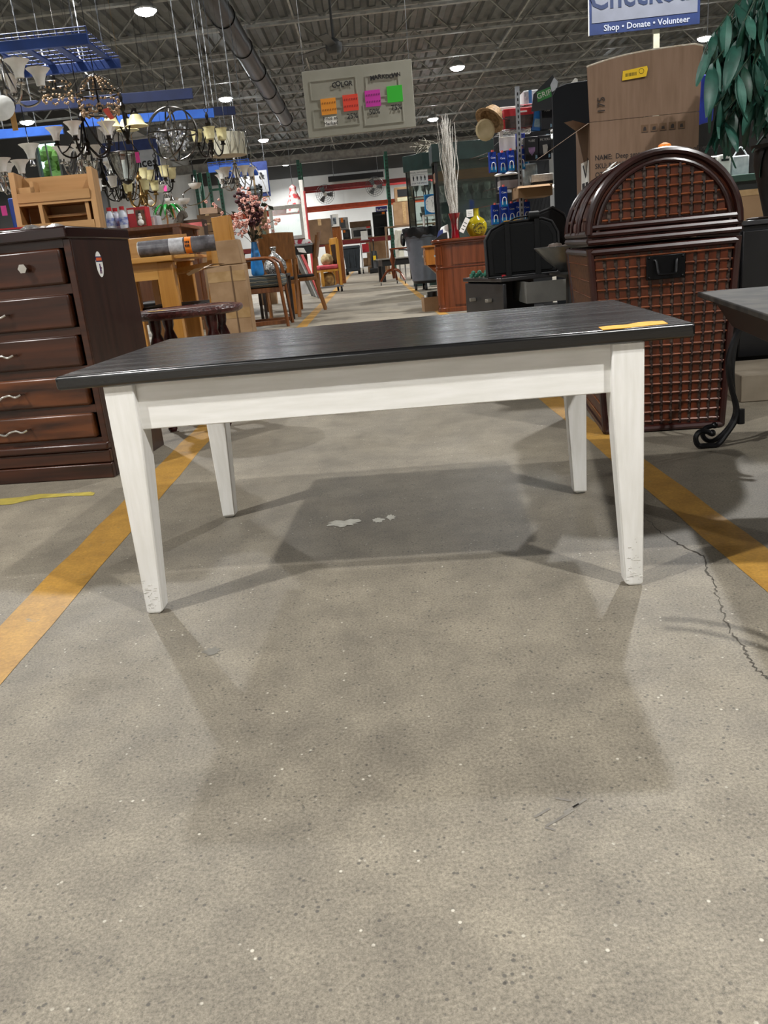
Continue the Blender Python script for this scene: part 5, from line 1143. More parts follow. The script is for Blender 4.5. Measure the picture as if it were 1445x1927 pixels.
yl0 = at(1193, 139, YB); lbl = MB().prism([(-.06, -.026), (.052, -.018), (.06, .012), (.056, .026), (-.056, .014)], -.002, 0).build('yellow_label', yellowl, BB, loc=(yl0.x-bx0, -.006, yl0.z-.34)); lbl['label'] = 'yellow price label with a barcode'
bcx = MB(); rnd = random.Random(6)
for k in range(18): bcx.box(-.045+.003*k, -.045+.003*k+rnd.choice((.0008, .0016)), -.0026, -.002, -.012+.0002*k, .002+.0002*k)
bcx.build('barcode', ink, lbl, smooth=False)['kind'] = 'stuff'; MB().ring((.03, -.0022, .006), .011, .001, 16, axis=1, m=4).build('round_mark', ink, lbl)
# shipping label on the left side of the box
lb_ = B(-.0015, 0, .03, .2, at(1090, 375, YB).z-.34, at(1090, 302, YB).z-.34).build('shipping_label', paper, BB); zl = at(1090, 330, YB).z-.34
MB().hexa([(-.0025, .1, zl-.01), (-.0015, .1, zl-.01), (-.0015, .085, zl), (-.0025, .085, zl), (-.0025, .16, zl+.05), (-.0015, .16, zl+.05), (-.0015, .14, zl+.055), (-.0025, .14, zl+.055)]).hexa([(-.0025, .1, zl-.01), (-.0015, .1, zl-.01), (-.0015, .085, zl), (-.0025, .085, zl), (-.0025, .05, zl+.08), (-.0015, .05, zl+.08), (-.0015, .04, zl+.075), (-.0025, .04, zl+.075)]).build('marker_tick', ink, lb_)
MB().box(-.0022, -.0015, .05, .1, zl-.07, zl-.03).box(-.0022, -.0015, .12, .18, zl-.08, zl-.03).build('print', ink, lb_)

# ---------------------------------------------------------------- dark cabinet, pot and hanging plant on the right
YP = 3.45
q = at(1392, 416, YP); cz2 = .635
dc = T('black_cabinet', 'black lacquered cabinet behind the trunk at the right edge', 'cabinet', (q.x, YP, 0), rad(-4))
B(0, .9, 0, .5, .06, cz2-.02).build('carcass', mat('black_lacquer', '#0d0d10', '#151518', rough=.3), dc, bevel=.003); B(-.01, .92, -.015, .51, cz2-.02, cz2).build('top', mat('grey_edge_top', '#3b3b3d', '#2c2c2e', rough=.3), dc, bevel=.004)
B(.02, .88, .02, .48, 0, .06).build('plinth', black, dc)
for i in range(2): d = B(.01+.45*i, .44+.45*i, -.018, 0, .09, cz2-.04).build('door', MATS['black_lacquer'], dc, bevel=.003); MB().ball((.4+.1*i, -.025, .36), .01, 8).build('knob', blackmetal, d)
pt = at(1450, 330, YP+.2)
pot = T('plant_pot', 'tall dark brown flared pot on the black cabinet', 'pot', (pt.x+.06, YP+.2, cz2))
pzr = at(1440, 272, YP+.2).z-cz2
MB().lathe([(.07, 0), (.075, .01), (.1, pzr*.4), (.125, pzr*.75), (.122, pzr*.93), (.135, pzr*.95), (.14, pzr), (.12, pzr), (.11, pzr*.9), (.001, pzr*.88)], 24).build('pot_body', mat('dark_pot', '#1f1b19', '#110f0e', rough=.45, scale=6, stretch=(8, 8, 1)), pot)
MB().lathe([(.14, 0), (.145, .006), (.12, .01), (.001, .008)], 24).build('saucer', mat('pot_saucer', '#3a2a24', rough=.4), pot, loc=(0, 0, -.0))
pl2 = T('hanging_plant', 'artificial plant with long drooping dark green leaves in the tall pot', 'plant', (pot.location.x, YP+.2, cz2+pzr*.88))
lfm = [mat('leaf_teal', '#275a4c', '#1a4238', rough=.45, scale=25), mat('leaf_green', '#1c4836', '#123326', rough=.45, scale=25), mat('leaf_pale', '#427a6a', '#2d5d50', rough=.5, scale=25)]
def leafmesh(mt, L_=.15, W_=.021, dr_=.05):
    v = []; n = 7
    for i in range(n+1):
        t = i/n; w_ = W_*sin(pi*min(t*.92+.05, 1))**.8; y = L_*t; z = -dr_*t*t
        v += [(-w_, y, z-.004), (0, y, z+.003), (w_, y, z-.004)]
    f = []
    for i in range(n): f += [(i*3, i*3+1, i*3+4, i*3+3), (i*3+1, i*3+2, i*3+5, i*3+4)]
    return MB().add(v, f).mesh('leaf', mt)
lms = [leafmesh(lfm[0]), leafmesh(lfm[1], .17, .024, .07), leafmesh(lfm[2], .14, .019, .03), leafmesh(lfm[0], .19, .026, .08)]
rnd = random.Random(14); stg = mat('vine_stem', '#37523a', '#26392a', rough=.6); O = pl2.location
targets = []
for k in range(26):
    px = rnd.uniform(1335, 1520); py = rnd.uniform(10, 250)
    if px < 1380: py = rnd.uniform(60, 230)
    targets.append((px, py, YP+.2+rnd.uniform(-.28, .2)))
targets += [(1345, 60, YP+.05), (1340, 120, YP), (1345, 200, YP), (1365, 230, YP+.02), (1400, 40, YP), (1430, 20, YP-.02), (1380, 150, YP-.05), (1420, 120, YP-.05), (1330, 95, YP+.1)]
for (px, py, Y) in targets:
    tip = at(px, py, Y)-O; top = V((tip.x*.45, tip.y*.45, max(tip.z+.12, .25)))
    pts = bez([(rnd.uniform(-.03, .03), rnd.uniform(-.03, .03), 0), tuple(top), tuple(tip)], 6)
    stm = MB().tube(pts, .003, 5).build('stem', stg, pl2)
    for j in range(5, len(pts)):
        d = (pts[min(j+1, len(pts)-1)]-pts[j-1]); az = math.atan2(d.y, d.x)
        for s in (-1, 1):
            if rnd.random() < .22: continue
            inst(rnd.choice(lms), 'leaf', stm, pts[j], (rad(rnd.uniform(-95, -30)), rnd.uniform(-.3, .3), az-pi/2+s*rnd.uniform(.4, 1.7)), rnd.uniform(.75, 1.15))
# beige box on the floor, under the iron table
q = at(1395, 700, 2.95); tag(B(0, .5, 0, .35, 0, at(1420, 705, 2.95).z).build('beige_box', mat('beige_carton', '#8d8271', '#7b705f', rough=.8), loc=(q.x, 2.95, 0), rz=rad(-6), bevel=.004), 'flat beige carton on the floor under the scrolled iron table', 'carton')
# items behind pot: brown cartons, checkout counter with papers
q = at(1412, 370, 4.4); cs = T('brown_carton', 'plain brown carton between the trunk lid and the plant pot', 'carton', (q.x, 4.4, 0))
B(-.06, .1, 0, .3, 0, at(1412, 356, 4.4).z).build('box', card, cs, bevel=.005); B(-.06, .1, -.002, 0, at(1412, 352, 4.4).z-.04, at(1412, 356, 4.4).z).build('tape', tpm_, cs)
cn0 = at(1380, 335, 6.6); kt = T('checkout_counter', 'dark green checkout counter at the right behind the plant', 'counter', (cn0.x-.3, 6.6, 0))
kz2 = at(1380, 330, 6.6).z
B(0, 2.4, 0, .7, 0, kz2-.05).build('front', mat('counter_dark', '#25292a', rough=.6), kt); B(-.04, 2.44, -.05, .74, kz2-.05, kz2).build('countertop', mat('counter_green', '#3d5c52', '#324d45', rough=.35), kt, bevel=.006)
for k in range(4): B(.03+.6*k, .57+.6*k, -.012, 0, .1, kz2-.12).build('panel', MATS['counter_dark'], kt, bevel=.004)
def oncounter(name, label, r, mt, dep=.3, cat='box'):
    x0, x1, zb, zt_ = prect(*r, 6.75); t = T(name, label, cat, ((x0+x1)/2, 6.75, kz2)); w_ = (x1-x0)/2; h_ = zt_-kz2
    B(-w_, w_, 0, dep, 0, h_).build('body', mt, t, bevel=.01); return t, w_, h_
t, w_, h_ = oncounter('receipt_printer', 'white printer on the checkout counter right of the trunk lid', (1352, 290, 1376, 330), white); B(-w_*.6, w_*.6, -.003, 0, h_*.7, h_*.8).build('slot', ink, t)
t, w_, h_ = oncounter('paper_stack', 'stack of white papers beside the printer on the counter', (1322, 294, 1351, 330), paper, cat='papers'); B(w_*.1, w_*.6, -.003, 0, h_*.8, h_*.92).build('print', ink, t)
t, w_, h_ = oncounter('white_bag', 'crumpled white plastic bag on the counter under the leaves', (1378, 292, 1410, 330), mat('white_plastic', '#dfe3e6', '#bcc4ca', rough=.3, scale=20, bump=.6), cat='bag'); MB().tube(bez([(-.05, .02, h_), (0, .02, h_+.06), (.05, .02, h_)], 4), .006, 5).build('handle', MATS['white_plastic'], t)
# green sport bag / blue jar behind box
q = at(1322, 190, 6.3); bb = T('blue_banner', 'bright blue cloth hanging right of the big cardboard box', 'cloth', (q.x+.03, 6.3, at(1320, 235, 6.3).z)); MB().prism([(-.06, 0), (.05, .02), (.06, .3), (-.04, .33)], 0, .03).build('cloth', mat('royal_cloth', '#2a41b8', '#1f3296', rough=.7), bb, bevel=.01)
MB().cyl((0, .02, .3), (0, .02, 6.145-bb.location.z), .003, n=4).build('cord', steel, bb)

# ---------------------------------------------------------------- checkout sign on a post
YS = 8.5
xa, xb, zb, zt_ = prect(1109, -70, 1316, 50, YS)
sg = T('checkout_sign', 'blue bordered Checkout sign on a cream post', 'sign', ((xa+xb)/2, YS, 0), rad(-3))
w_ = (xb-xa)/2; zb = at(1215, 56, YS).z; H_ = .62
nv = mat('sign_navy', '#182c5c', '#13244e', rough=.5); sgr = mat('sign_grey', '#6f7380', '#676b77', rough=.5)
B(-w_, w_, 0, .02, zb, zb+H_).build('board', nv, sg, bevel=.002); B(-w_+.025, w_-.025, -.003, 0, zb+.1, zb+H_-.1).build('face', sgr, sg)
txt('Checkout', .3, mat('sign_letter', '#1c2b4d', rough=.5), sg, (.0, -.005, zb+.3), bold=.004, sx=.84)
txt('Shop \u2022 Donate \u2022 Volunteer', .072, mat('sign_white_letter', '#a9aebb', rough=.5), sg, (.02, -.003, zb+.048), bold=.001, sx=1.0)
B(-w_-.006, -w_, -.004, .024, zb, zb+H_).build('edge_strip', paper, sg)
xp = at(1236, 70, YS).x-sg.location.x; B(xp-.028, xp+.028, .021, .06, 0, zb+H_*.8).build('post', mat('cream_post', '#c4c2ae', '#b3b19d', rough=.5), sg); B(xp-.25, xp+.25, -.2, .3, 0, .02).build('foot', black, sg)

# ---------------------------------------------------------------- colour markdown sign on a white panel door
YM = 8.0
tl = at(566.6, 155.4, YM); trr = at(772.5, 131, YM); bl_ = at(575.4, 258.3, YM)
mw = (trr.x-tl.x); mh = .54
mdk = T('markdown_sign', 'hanging pale panel door with colour markdown cards and percentages', 'sign', ((tl.x+trr.x)/2+.01, YM, bl_.z-.005), rad(-5))
hw = mw/2
ply = mat('door_cream', '#9c9a8e', '#919083', rough=.6, scale=3)
B(-hw, hw, 0, .03, 0, mh).build('door_slab', ply, mdk, bevel=.002)
def rail_rect(x0, x1, z0, z1): return MB().box(x0, x1, -.004, 0, z0, z0+.008).box(x0, x1, -.004, 0, z1-.008, z1).box(x0, x0+.008, -.004, 0, z0+.008, z1-.008).box(x1-.008, x1, -.004, 0, z0+.008, z1-.008)
for r in ((-hw+.06, -.01, .07, .23), (.03, hw-.1, .05, .23), (-hw+.06, -.01, .3, .46), (.07, hw-.12, .27, .45)): rail_rect(*r).build('panel_moulding', ply, mdk)
txc = mat('sign_black', '#17151a', rough=.6)
for s, xc, zc, stp in (('COLOR', -hw+.36*mw, .405, .037), ('MARKDOWN', -hw+.757*mw, .425, .0335)):
    rnd = random.Random(len(s)); n = len(s)
    for i, ch_ in enumerate(s):
        sz_ = rnd.choice((.052, .044, .06)); x = xc+(i-(n-1)/2)*stp; z = zc+rnd.uniform(-.006, .006)
        txt(ch_, sz_, txc, mdk, (x, -.0052, z), rot=(pi/2, rnd.uniform(-.1, .1), 0), bold=.0016)
cs_ = [('#e8962a', -hw+.215*mw, .24, 'Price as\nMarked'), ('#e2462f', -hw+.42*mw, .25, '25%'), ('#c632a4', -hw+.627*mw, .265, '50%'), ('#2fb52c', -hw+.83*mw, .28, '75%')]
for i, (c_, x, z, s) in enumerate(cs_):
    o = B(x-.07*mw, x+.07*mw, -.006, -.001, z-.066, z+.066).build('colour_card', mat('card_'+c_[1:], c_, c_, rough=.6), mdk)
    if i < 3:
        ds = MB()
        for j in (-.035, .02):
            for k in range(6): ds.prism([(x-.062+.022*k, z+j), (x-.048+.022*k, z+j), (x-.043+.022*k, z+j+.016), (x-.057+.022*k, z+j+.016)], -.0068, -.0058)
        ds.build('tape_dashes', mat('dash_'+c_[1:], ['#b06a14', '#a8281c', '#8f1f77'][i], rough=.6), o, smooth=False)['kind'] = 'stuff'
    if i == 0: B(x-.05, x+.06, -.005, -.001, z-.16, z-.085).build('note', paper, mdk); txt(s, .042, txc, mdk, (x+.005, -.0062, z-.118))
    else: txt(s, .06, txc, mdk, (x+.005, -.0055, z-.11), bold=.0008)
for s in (-1, 1): MB().cyl((s*(hw-.02), .015, mh), (s*(hw-.02), .015, 6.145-mdk.location.z), .0012, n=4).build('hanging_wire', steel, mdk)
# ceiling fan
cfq = at(628, 88, 15.5); cf_ = T('ceiling_fan', 'dark ceiling fan with three blades above the markdown sign', 'ceiling fan', (cfq.x, 15.5, cfq.z))
fm = mat('fan_grey', '#4f5152', '#434546', rough=.5)
MB().lathe([(.001, -.12), (.1, -.11), (.14, -.04), (.14, .05), (.06, .12), (.001, .12)], 16).build('motor', fm, cf_); MB().cyl((0, 0, .1), (0, 0, 5.4-cfq.z), .02, n=8).build('downrod', fm, cf_)
for k in range(3):
    a = .35+k*2*pi/3; M = Matrix.Rotation(a, 4, 'Z') @ Matrix.Rotation(.18, 4, 'X'); MB().box(.14, .85, -.07, .07, -.006, .006, M).build('blade', fm, cf_)
# ---------------------------------------------------------------- hanging light fixture department
blb = mat('blue_enamel', '#1a3f88', '#153473', rough=.6, scale=5); nvb = mat('navy_enamel', '#13234e', '#0f1c40', rough=.6, scale=5)
JZ = 6.145
dkch = mat('dull_chain', '#7d7f82', '#5c5e61', rough=.4, metal=.7)
def hang(parent, x, y, z, top=None, name='chain', mt=None, full=False):
    # a string of small links; fixtures have a short chain and then a thin wire up to the roof
    top = JZ-parent.location.z if top is None else top
    zc = top if full else min(top, z+.3)
    n = max(2, int((zc-z)/.05)); m = MB(); wd = .006 if full else .0045
    for i in range(n):
        zz = z+(zc-z)*(i+.5)/n; h_ = (zc-z)/n*.62
        if i % 2: m.box(x-wd, x+wd, y-.0022, y+.0022, zz-h_, zz+h_)
        else: m.box(x-.0022, x+.0022, y-wd, y+wd, zz-h_, zz+h_)
    if zc < top: m.cyl((x, y, zc-.02), (x, y, top), .0014, n=4)
    return m.build(name, mt or dkch, parent, smooth=False)
def beam(name, label, a, b_, Y, Yb, mt, chains=(0, 1), h_=.1):
    A = at(*a, Y); Bq = at(*b_, Yb); t = T(name, label, 'hanging beam', tuple((A+Bq)/2)); d = (Bq-A)/2; d.z = 0
    nn = V((-d.y, d.x, 0)).normalized()*.02
    z0, z1 = -h_/2, h_/2
    MB().hexa([tuple(-d-nn+V((0, 0, z0))), tuple(d-nn+V((0, 0, z0))), tuple(d+nn+V((0, 0, z0))), tuple(-d+nn+V((0, 0, z0))), tuple(-d-nn+V((0, 0, z1))), tuple(d-nn+V((0, 0, z1))), tuple(d+nn+V((0, 0, z1))), tuple(-d+nn+V((0, 0, z1)))]).build('beam', mt, t, bevel=.004)
    MB().hexa([tuple(-d+nn+V((0, 0, z1-.02))), tuple(d+nn+V((0, 0, z1-.02))), tuple(d+nn*2.5+V((0, 0, z1-.02))), tuple(-d+nn*2.5+V((0, 0, z1-.02))), tuple(-d+nn+V((0, 0, z1))), tuple(d+nn+V((0, 0, z1))), tuple(d+nn*2.5+V((0, 0, z1))), tuple(-d+nn*2.5+V((0, 0, z1)))]).build('lip', mt, t)
    for u in chains: p = -d*.96+d*1.92*u; hang(t, p.x, p.y, z1, full=True, mt=steel)
    return t
def grid(name, label, r, Y, dep, mt):
    xa, xb = at(r[0], r[3], Y).x, at(r[2], r[3], Y).x; z = at((r[0]+r[2])/2, r[3], Y).z
    t = T(name, label, 'hanging rack', ((xa+xb)/2, Y+dep/2, z)); w_ = (xb-xa)/2
    for s in (-1, 1): B(-w_, w_, s*dep/2-.02, s*dep/2+.02, -.04, .04).build('beam', mt, t, bevel=.004)
    for k in range(4): x = -w_+.1+(2*w_-.2)*k/3; B(x-.03, x+.03, -dep/2, dep/2, .035, .05).build('cross_channel', mt, t)
    m = MB(); n = int(2*w_/.06)
    for i in range(n+1): m.cyl((-w_+2*w_*i/n, -dep/2, .056), (-w_+2*w_*i/n, dep/2, .056), .004, n=4)
    for i in range(8): m.cyl((-w_, -dep/2+dep*i/7, .062), (w_, -dep/2+dep*i/7, .062), .004, n=4)
    for i in range(n+1): m.cyl((-w_+2*w_*i/n, -dep/2, -.03), (-w_+2*w_*i/n, -dep/2-.01, .09), .003, n=4)
    m.cyl((-w_, -dep/2-.01, .09), (w_, -dep/2-.01, .09), .004, n=4)
    m.build('wire_deck', mt, t)['kind'] = 'stuff'
    for s in (-1, 1):
        for u in (-1, 1): hang(t, s*(w_-.12), u*dep/2*.9, .05, full=True)
    return t
grid('blue_wire_rack', 'blue wire rack hanging on chains at the top left', (-60, 40, 168, 84), 7.6, .9, blb)
beam('navy_beam', 'long navy steel beam hung on a bright chain above the chandeliers', (-40, 212), (362, 172), 9.2, 9.4, nvb, (.1, .98))
sky = mat('sky_blue_enamel', '#2a62c2', '#2356b0', rough=.6)
beam('blue_beam', 'bright blue beam with chain at its right end behind the orb chandelier', (150, 236), (402, 208), 10.6, 10.8, sky, (.1, .97))
beam('blue_beam', 'blue beam at the left edge behind the chrome chandelier', (-40, 262), (118, 238), 10.4, 10.5, sky, (.3, .7))
beam('navy_beam', 'dark navy beam between two ceiling lights left of the markdown sign', (398, 212), (442, 206), 11.6, 11.7, nvb, (.1, .95))
g2 = grid('blue_wire_rack', 'small bright blue wire rack hanging above the pink blossoms', (392, 300, 470, 316), 12.2, .9, mat('bright_blue_enamel', '#3f72d8', '#3564c6', rough=.6))

frost = mat('frosted_glass_shade', '#f3f4f1', '#e2e4e0', rough=.35, scale=14); cream = mat('cream_glass_shade', '#ebe3b4', '#d8cd98', rough=.3, scale=14); whites = mat('white_glass_shade', '#f8f8f6', '#ededeb', rough=.25, scale=14)
nick = mat('polished_nickel', '#cfcdca', '#8d8a85', rough=.2, metal=1, scale=12); bronze = mat('dark_bronze', '#211b18', '#120f0d', rough=.35, metal=.5); bead = mat('wooden_bead', '#a98d6c', '#86694a', rough=.5); crystal = mat('cut_crystal', '#e9ebee', '#6d6f73', rough=.05, metal=.55, scale=60)
PROF = {'bell_up': [(.018, 0), (.03, .005), (.034, .04), (.05, .08), (.085, .115), (.08, .115), (.045, .08), (.03, .04), (.001, .02)],
        'cup': [(.02, 0), (.045, .012), (.056, .06), (.06, .12), (.072, .135), (.066, .135), (.054, .12), (.05, .06), (.001, .02)],
        'bell_down': [(.02, .11), (.05, .1), (.068, .06), (.085, .02), (.115, 0), (.11, 0), (.08, .024), (.06, .06), (.001, .1)],
        'bowl': [(.001, 0), (.06, .01), (.11, .05), (.125, .1), (.118, .1), (.1, .055), (.001, .02)],
        'lantern': [(.001, 0), (.07, .01), (.12, .1), (.16, .26), (.165, .27), (.155, .27), (.11, .1), (.001, .03)]}
SHM = {}
def shade_mesh(kind, mt):
    k = (kind, mt.name)
    if k not in SHM: SHM[k] = MB().lathe(PROF[kind], 14).mesh('shade', mt)
    return SHM[k]
def chandelier(label, px, py, Y, R=.3, n=5, kind='bell_up', smt=None, fmt=None, H=.42, name='chandelier', rot=0, up=True, chaintop=None, sc=1.0):
    p = at(px, py, Y); t = T(name, label, 'chandelier', tuple(p)); fmt = fmt or nick; smt = smt or frost
    MB().lathe([(.001, -.05), (.02, -.045), (.028, -.02), (.012, 0), (.03, .03), (.035, .06), (.012, .1), (.012, H*.6), (.03, H*.65), (.034, H*.72), (.012, H*.8), (.02, H-.04), (.008, H)], 12).build('stem', fmt, t)
    MB().ring((0, 0, H+.02), .022, .004, 12, axis=1).build('hanging_ring', fmt, t)
    for k in range(n):
        a = rot+2*pi*k/n; c_, s_ = cos(a), sin(a)
        zz = .06 if up else .22
        A = MB().tube([(r*c_, r*s_, z) for r, z in [(v.x, v.y) for v in bez([(.02, .03, 0), (R*.45, -.06 if up else .14, 0), (R*.85, -.03 if up else .26, 0), (R, zz, 0)], 5)]], .009, 6)
        if up: A.tube([(r*c_, r*s_, z) for r, z in [(v.x, v.y) for v in bez([(.02, H*.7, 0), (R*.3, H*.4, 0), (R*.65, .02, 0), (R*.9, -.02, 0)], 5)]], .006, 5)
        A.lathe([(.03, 0), (.034, .008), (.02, .02), (.022, .05), (.001, .055)], 10, (R*c_, R*s_, zz-.01)); ao = A.build('arm', fmt, t)
        inst(shade_mesh(kind, smt), 'shade', ao, (R*c_, R*s_, zz+.03 if up else zz-.12), (0, 0, 0), sc)
    hang(t, 0, 0, H+.04, chaintop, mt=fmt)
    return t
c1 = chandelier('polished nickel chandelier with frosted bell shades at the upper left edge', 14, 185, 7.4, .28, 5, 'bell_up', frost, nick, .42, rot=.5, sc=1.15)
c2 = chandelier('dark bronze chandelier with white bell shades hung under the bead chandelier', 165, 282, 8.4, .26, 5, 'bell_up', whites, bronze, .4, rot=.9)
chandelier('dark bronze chandelier with three cream down-facing bell shades', 240, 262, 8.9, .14, 3, 'bell_down', cream, bronze, .42, rot=-.4, up=False)
chandelier('bronze chandelier with cream cup shades right of the orb', 398, 283, 10.2, .14, 4, 'cup', cream, bronze, .4, rot=.2)
chandelier('small nickel chandelier with frosted shades left of the wooden organizer', 2, 350, 8.0, .2, 5, 'bell_up', frost, nick, .34, rot=.3)
chandelier('nickel chandelier with clear-white bells above the organizer right side', 152, 318, 9.0, .17, 5, 'bell_up', whites, nick, .3, rot=.1)
chandelier('dark chandelier with amber cup shades low in the cluster', 300, 352, 11.2, .2, 4, 'cup', cream, bronze, .35, rot=.7)
chandelier('antique gold chandelier with small amber cups near the red box', 268, 378, 9.8, .16, 5, 'cup', cream, mat('antique_gold', '#8a6c3c', '#5c4526', rough=.35, metal=.7), .34, rot=.3, sc=.8)
chandelier('tall nickel chandelier with curled arms and white cups in mid cluster', 318, 402, 10.8, .2, 5, 'bowl', whites, nick, .34, rot=.2, sc=.7)
chandelier('bronze candle chandelier behind the glass lantern', 232, 366, 10.2, .2, 6, 'cup', frost, bronze, .3, rot=.4, sc=.6)
chandelier('nickel chandelier with crystal clear shades on the blue rack', 447, 348, 11.5, .2, 5, 'bell_up', frost, nick, .34, rot=.4)
chandelier('thin bronze chandelier with amber cups left of the pink tag', 195, 340, 9.6, .15, 4, 'bell_up', frost, bronze, .3, rot=1.2, sc=.8)
# bead chandelier
p = at(190, 215, 8.3); bd = T('bead_chandelier', 'chandelier draped with wooden bead strings from an iron ring', 'chandelier', tuple(p))
MB().ring((0, 0, .17), .19, .009, 28).ring((0, 0, .0), .12, .007, 24).build('iron_rings', bronze, bd)['kind'] = 'stuff'
MB().lathe([(.02, .0), (.03, .05), (.012, .1), (.012, .3), (.04, .31), (.012, .34)], 10).build('stem', bronze, bd); MB().tube(bez([(-.19, 0, .17), (-.12, 0, .28), (0, 0, .33), (.12, 0, .28), (.19, 0, .17)], 4), .006, 6).build('yoke', nick, bd)
bme = MB().ball((0, 0, 0), .0115, 8).mesh('bead', bead)
for k in range(12):
    a0 = 2*pi*k/12; a1 = a0+2*pi/12*2
    for i in range(11):
        u = i/10; a = a0+(a1-a0)*u; sag = .17*(1-(2*u-1)**2); r = .19-.03*sin(pi*u); inst(bme, 'bead', bd, (r*cos(a), r*sin(a), .165-sag))
for k in range(6):
    a = 2*pi*k/6
    for i in range(8): u = i/7; inst(bme, 'bead', bd, ((.02+.17*u)*cos(a), (.02+.17*u)*sin(a), .31-.15*u**1.5))
hang(bd, 0, 0, .35, mt=blackmetal)
q = MB().prism([(-.03, .03), (.02, .04), (.035, .0), (.06, -.05), (.02, -.06), (-.02, 0)], 0, .004).build('red_tag', mat('coral_tag', '#ea5f4f', rough=.6), bd, loc=(.1, -.16, -.02))
# second bead swag fixture, blurred behind
p = at(110, 190, 8.8); b2 = T('bead_chandelier', 'smaller bead draped fixture under the blue rack right of the nickel chandelier', 'chandelier', tuple(p))
MB().ring((0, 0, .15), .14, .008, 24).build('ring', bronze, b2); MB().cyl((0, 0, .1), (0, 0, .3), .01, n=8).build('stem', bronze, b2)
for k in range(8):
    for i in range(9): u = i/8; a = 2*pi*(k+1.4*u)/8; inst(bme, 'bead', b2, (.14*cos(a), .14*sin(a), .145-.15*(1-(2*u-1)**2)))
for k in range(3): a = 2*pi*k/3; MB().cyl((.14*cos(a), .14*sin(a), .15), (0, 0, .3), .005, n=5).build('stay', bronze, b2)
hang(b2, 0, 0, .3, mt=blackmetal)
# orb chandelier
p = at(325, 252, 9.7); ob = T('orb_chandelier', 'open ring orb chandelier filled with crystal drops', 'chandelier', tuple(p)); R = .27
for ax, tilt in ((0, 0), (1, 0), (2, 0), (0, .8), (1, .7)):
    o = MB().ring((0, 0, 0), R, .009, 36, axis=ax).build('hoop', mat('antique_nickel', '#7d7a76', '#3f3c39', rough=.25, metal=.9), ob); o.rotation_euler = (tilt*.6, tilt*.5, tilt)
MB().lathe([(.001, -.1), (.02, -.08), (.025, 0), (.012, .03), (.012, .2), (.025, .22), (.01, R)], 10).build('stem', nick, ob)
rnd = random.Random(33); dme = MB().lathe([(.001, -.02), (.011, -.006), (.008, .01), (.001, .018)], 6).mesh('crystal_drop', crystal)
for k in range(110):
    a = rnd.uniform(0, 6.28); u = rnd.uniform(-1, .35); r = .19*math.sqrt(max(0, 1-(u*.8)**2))*rnd.uniform(.6, 1); inst(dme, 'crystal_drop', ob, (r*cos(a), r*sin(a), u*.16), (0, 0, a), rnd.uniform(.9, 1.6))
hang(ob, 0, 0, R, mt=blackmetal)
# drum pendant
p = at(428, 272, 11.0); dp = T('drum_pendant', 'wide cream drum shade pendant with looped wire rim', 'pendant light', tuple(p))
MB().lathe([(.22, -.13), (.225, -.13), (.225, .12), (.22, .12)], 28).build('drum_shade', mat('cream_fabric_shade', '#c9c5b2', '#b7b29d', rough=.8), dp); MB().lathe([(.001, -.125), (.22, -.128)], 28).build('diffuser', mat('tan_diffuser', '#c7ae80', rough=.6), dp)
for k in range(14): a = 2*pi*k/14; MB().tube(bez([(.23*cos(a), .23*sin(a), -.13), (.25*cos(a+.1), .25*sin(a+.1), .0), (.24*cos(a+.22), .24*sin(a+.22), .15), (.25*cos(a+.35), .25*sin(a+.35), .0), (.23*cos(a+.44), .23*sin(a+.44), -.13)], 4), .004, 5).build('wire_loop', nick, dp)
MB().cyl((0, 0, -.12), (0, 0, .2), .01, n=8).box(-.22, .22, -.004, .004, .1, .108).box(-.004, .004, -.22, .22, .1, .108).build('spider', nick, dp); hang(dp, 0, 0, .2)
# glass lantern pendant
p = at(240, 340, 9.2); gl_ = T('glass_lantern', 'large clear glass jar lantern with dark straps in the cluster', 'pendant light', tuple(p)); 
MB().lathe([(r*1.0, z) for r, z in PROF['lantern'][:6]], 20).build('glass_jar', glass('jar_glass', '#d5dad8', mixf=.75), gl_)
for k in range(4): a = k*pi/2+.5; MB().tube([(.05*cos(a), .05*sin(a), -.01)]+[(r*1.03*cos(a), r*1.03*sin(a), z) for r, z in ((.125, .1), (.163, .26))]+[(.02*cos(a), .02*sin(a), .5)], .006, 6).build('strap', bronze, gl_)
MB().lathe([(.001, -.04), (.03, -.03), (.06, -.005), (.05, .01)], 12).build('finial', bronze, gl_); MB().ring((0, 0, .265), .165, .006, 24).build('rim', bronze, gl_); MB().cyl((0, 0, .02), (0, 0, .2), .03, n=10).build('candle', whites, gl_); hang(gl_, 0, 0, .5, mt=blackmetal)
B(-.02, .02, -.003, .003, -.05, .05).build('pink_tag', pink, gl_, loc=(.17, -.1, .2))
# small glass pendants, bells and a torchiere
def pendant(label, px, py, Y, kind, smt, sc=1., flip=False, tagc=None):
    p = at(px, py, Y); t = T('pendant_light', label, 'pendant light', tuple(p)); o = inst(shade_mesh(kind, smt), 'shade', t, (0, 0, 0), (0, 0, 0), sc)
    top = max(z for r, z in PROF[kind])*sc; MB().lathe([(.03, 0), (.03, .02), (.012, .06), (.006, .09)], 10, (0, 0, top*.96 if kind != 'bell_up' else -.06)).build('cap', nick, t); 
    MB().cyl((0, 0, .0), (0, 0, top+.1), .004, n=5).build('rod', nick, t); hang(t, 0, 0, top+.1, mt=blackmetal)
    if tagc: B(-.018, .018, -.002, .002, -.06, .0).build('price_tag', tagc, t, loc=(.09*sc, -.08*sc, top*.8))
    return t
pendant('white round bowl pendant with a pink tag low in the cluster', 303, 362, 10.0, 'bowl', whites, .75, tagc=pink); wb = pendant('pale white bowl pendant left of the blue rack', 368, 356, 11.6, 'bowl', whites, .72)
pendant('white bowl pendant hanging just above the green palm', 327, 392, 10.0, 'bowl', whites, .75); pendant('small white bell pendant below the blue wire rack', 418, 346, 11.8, 'bell_up', whites, 1.0)
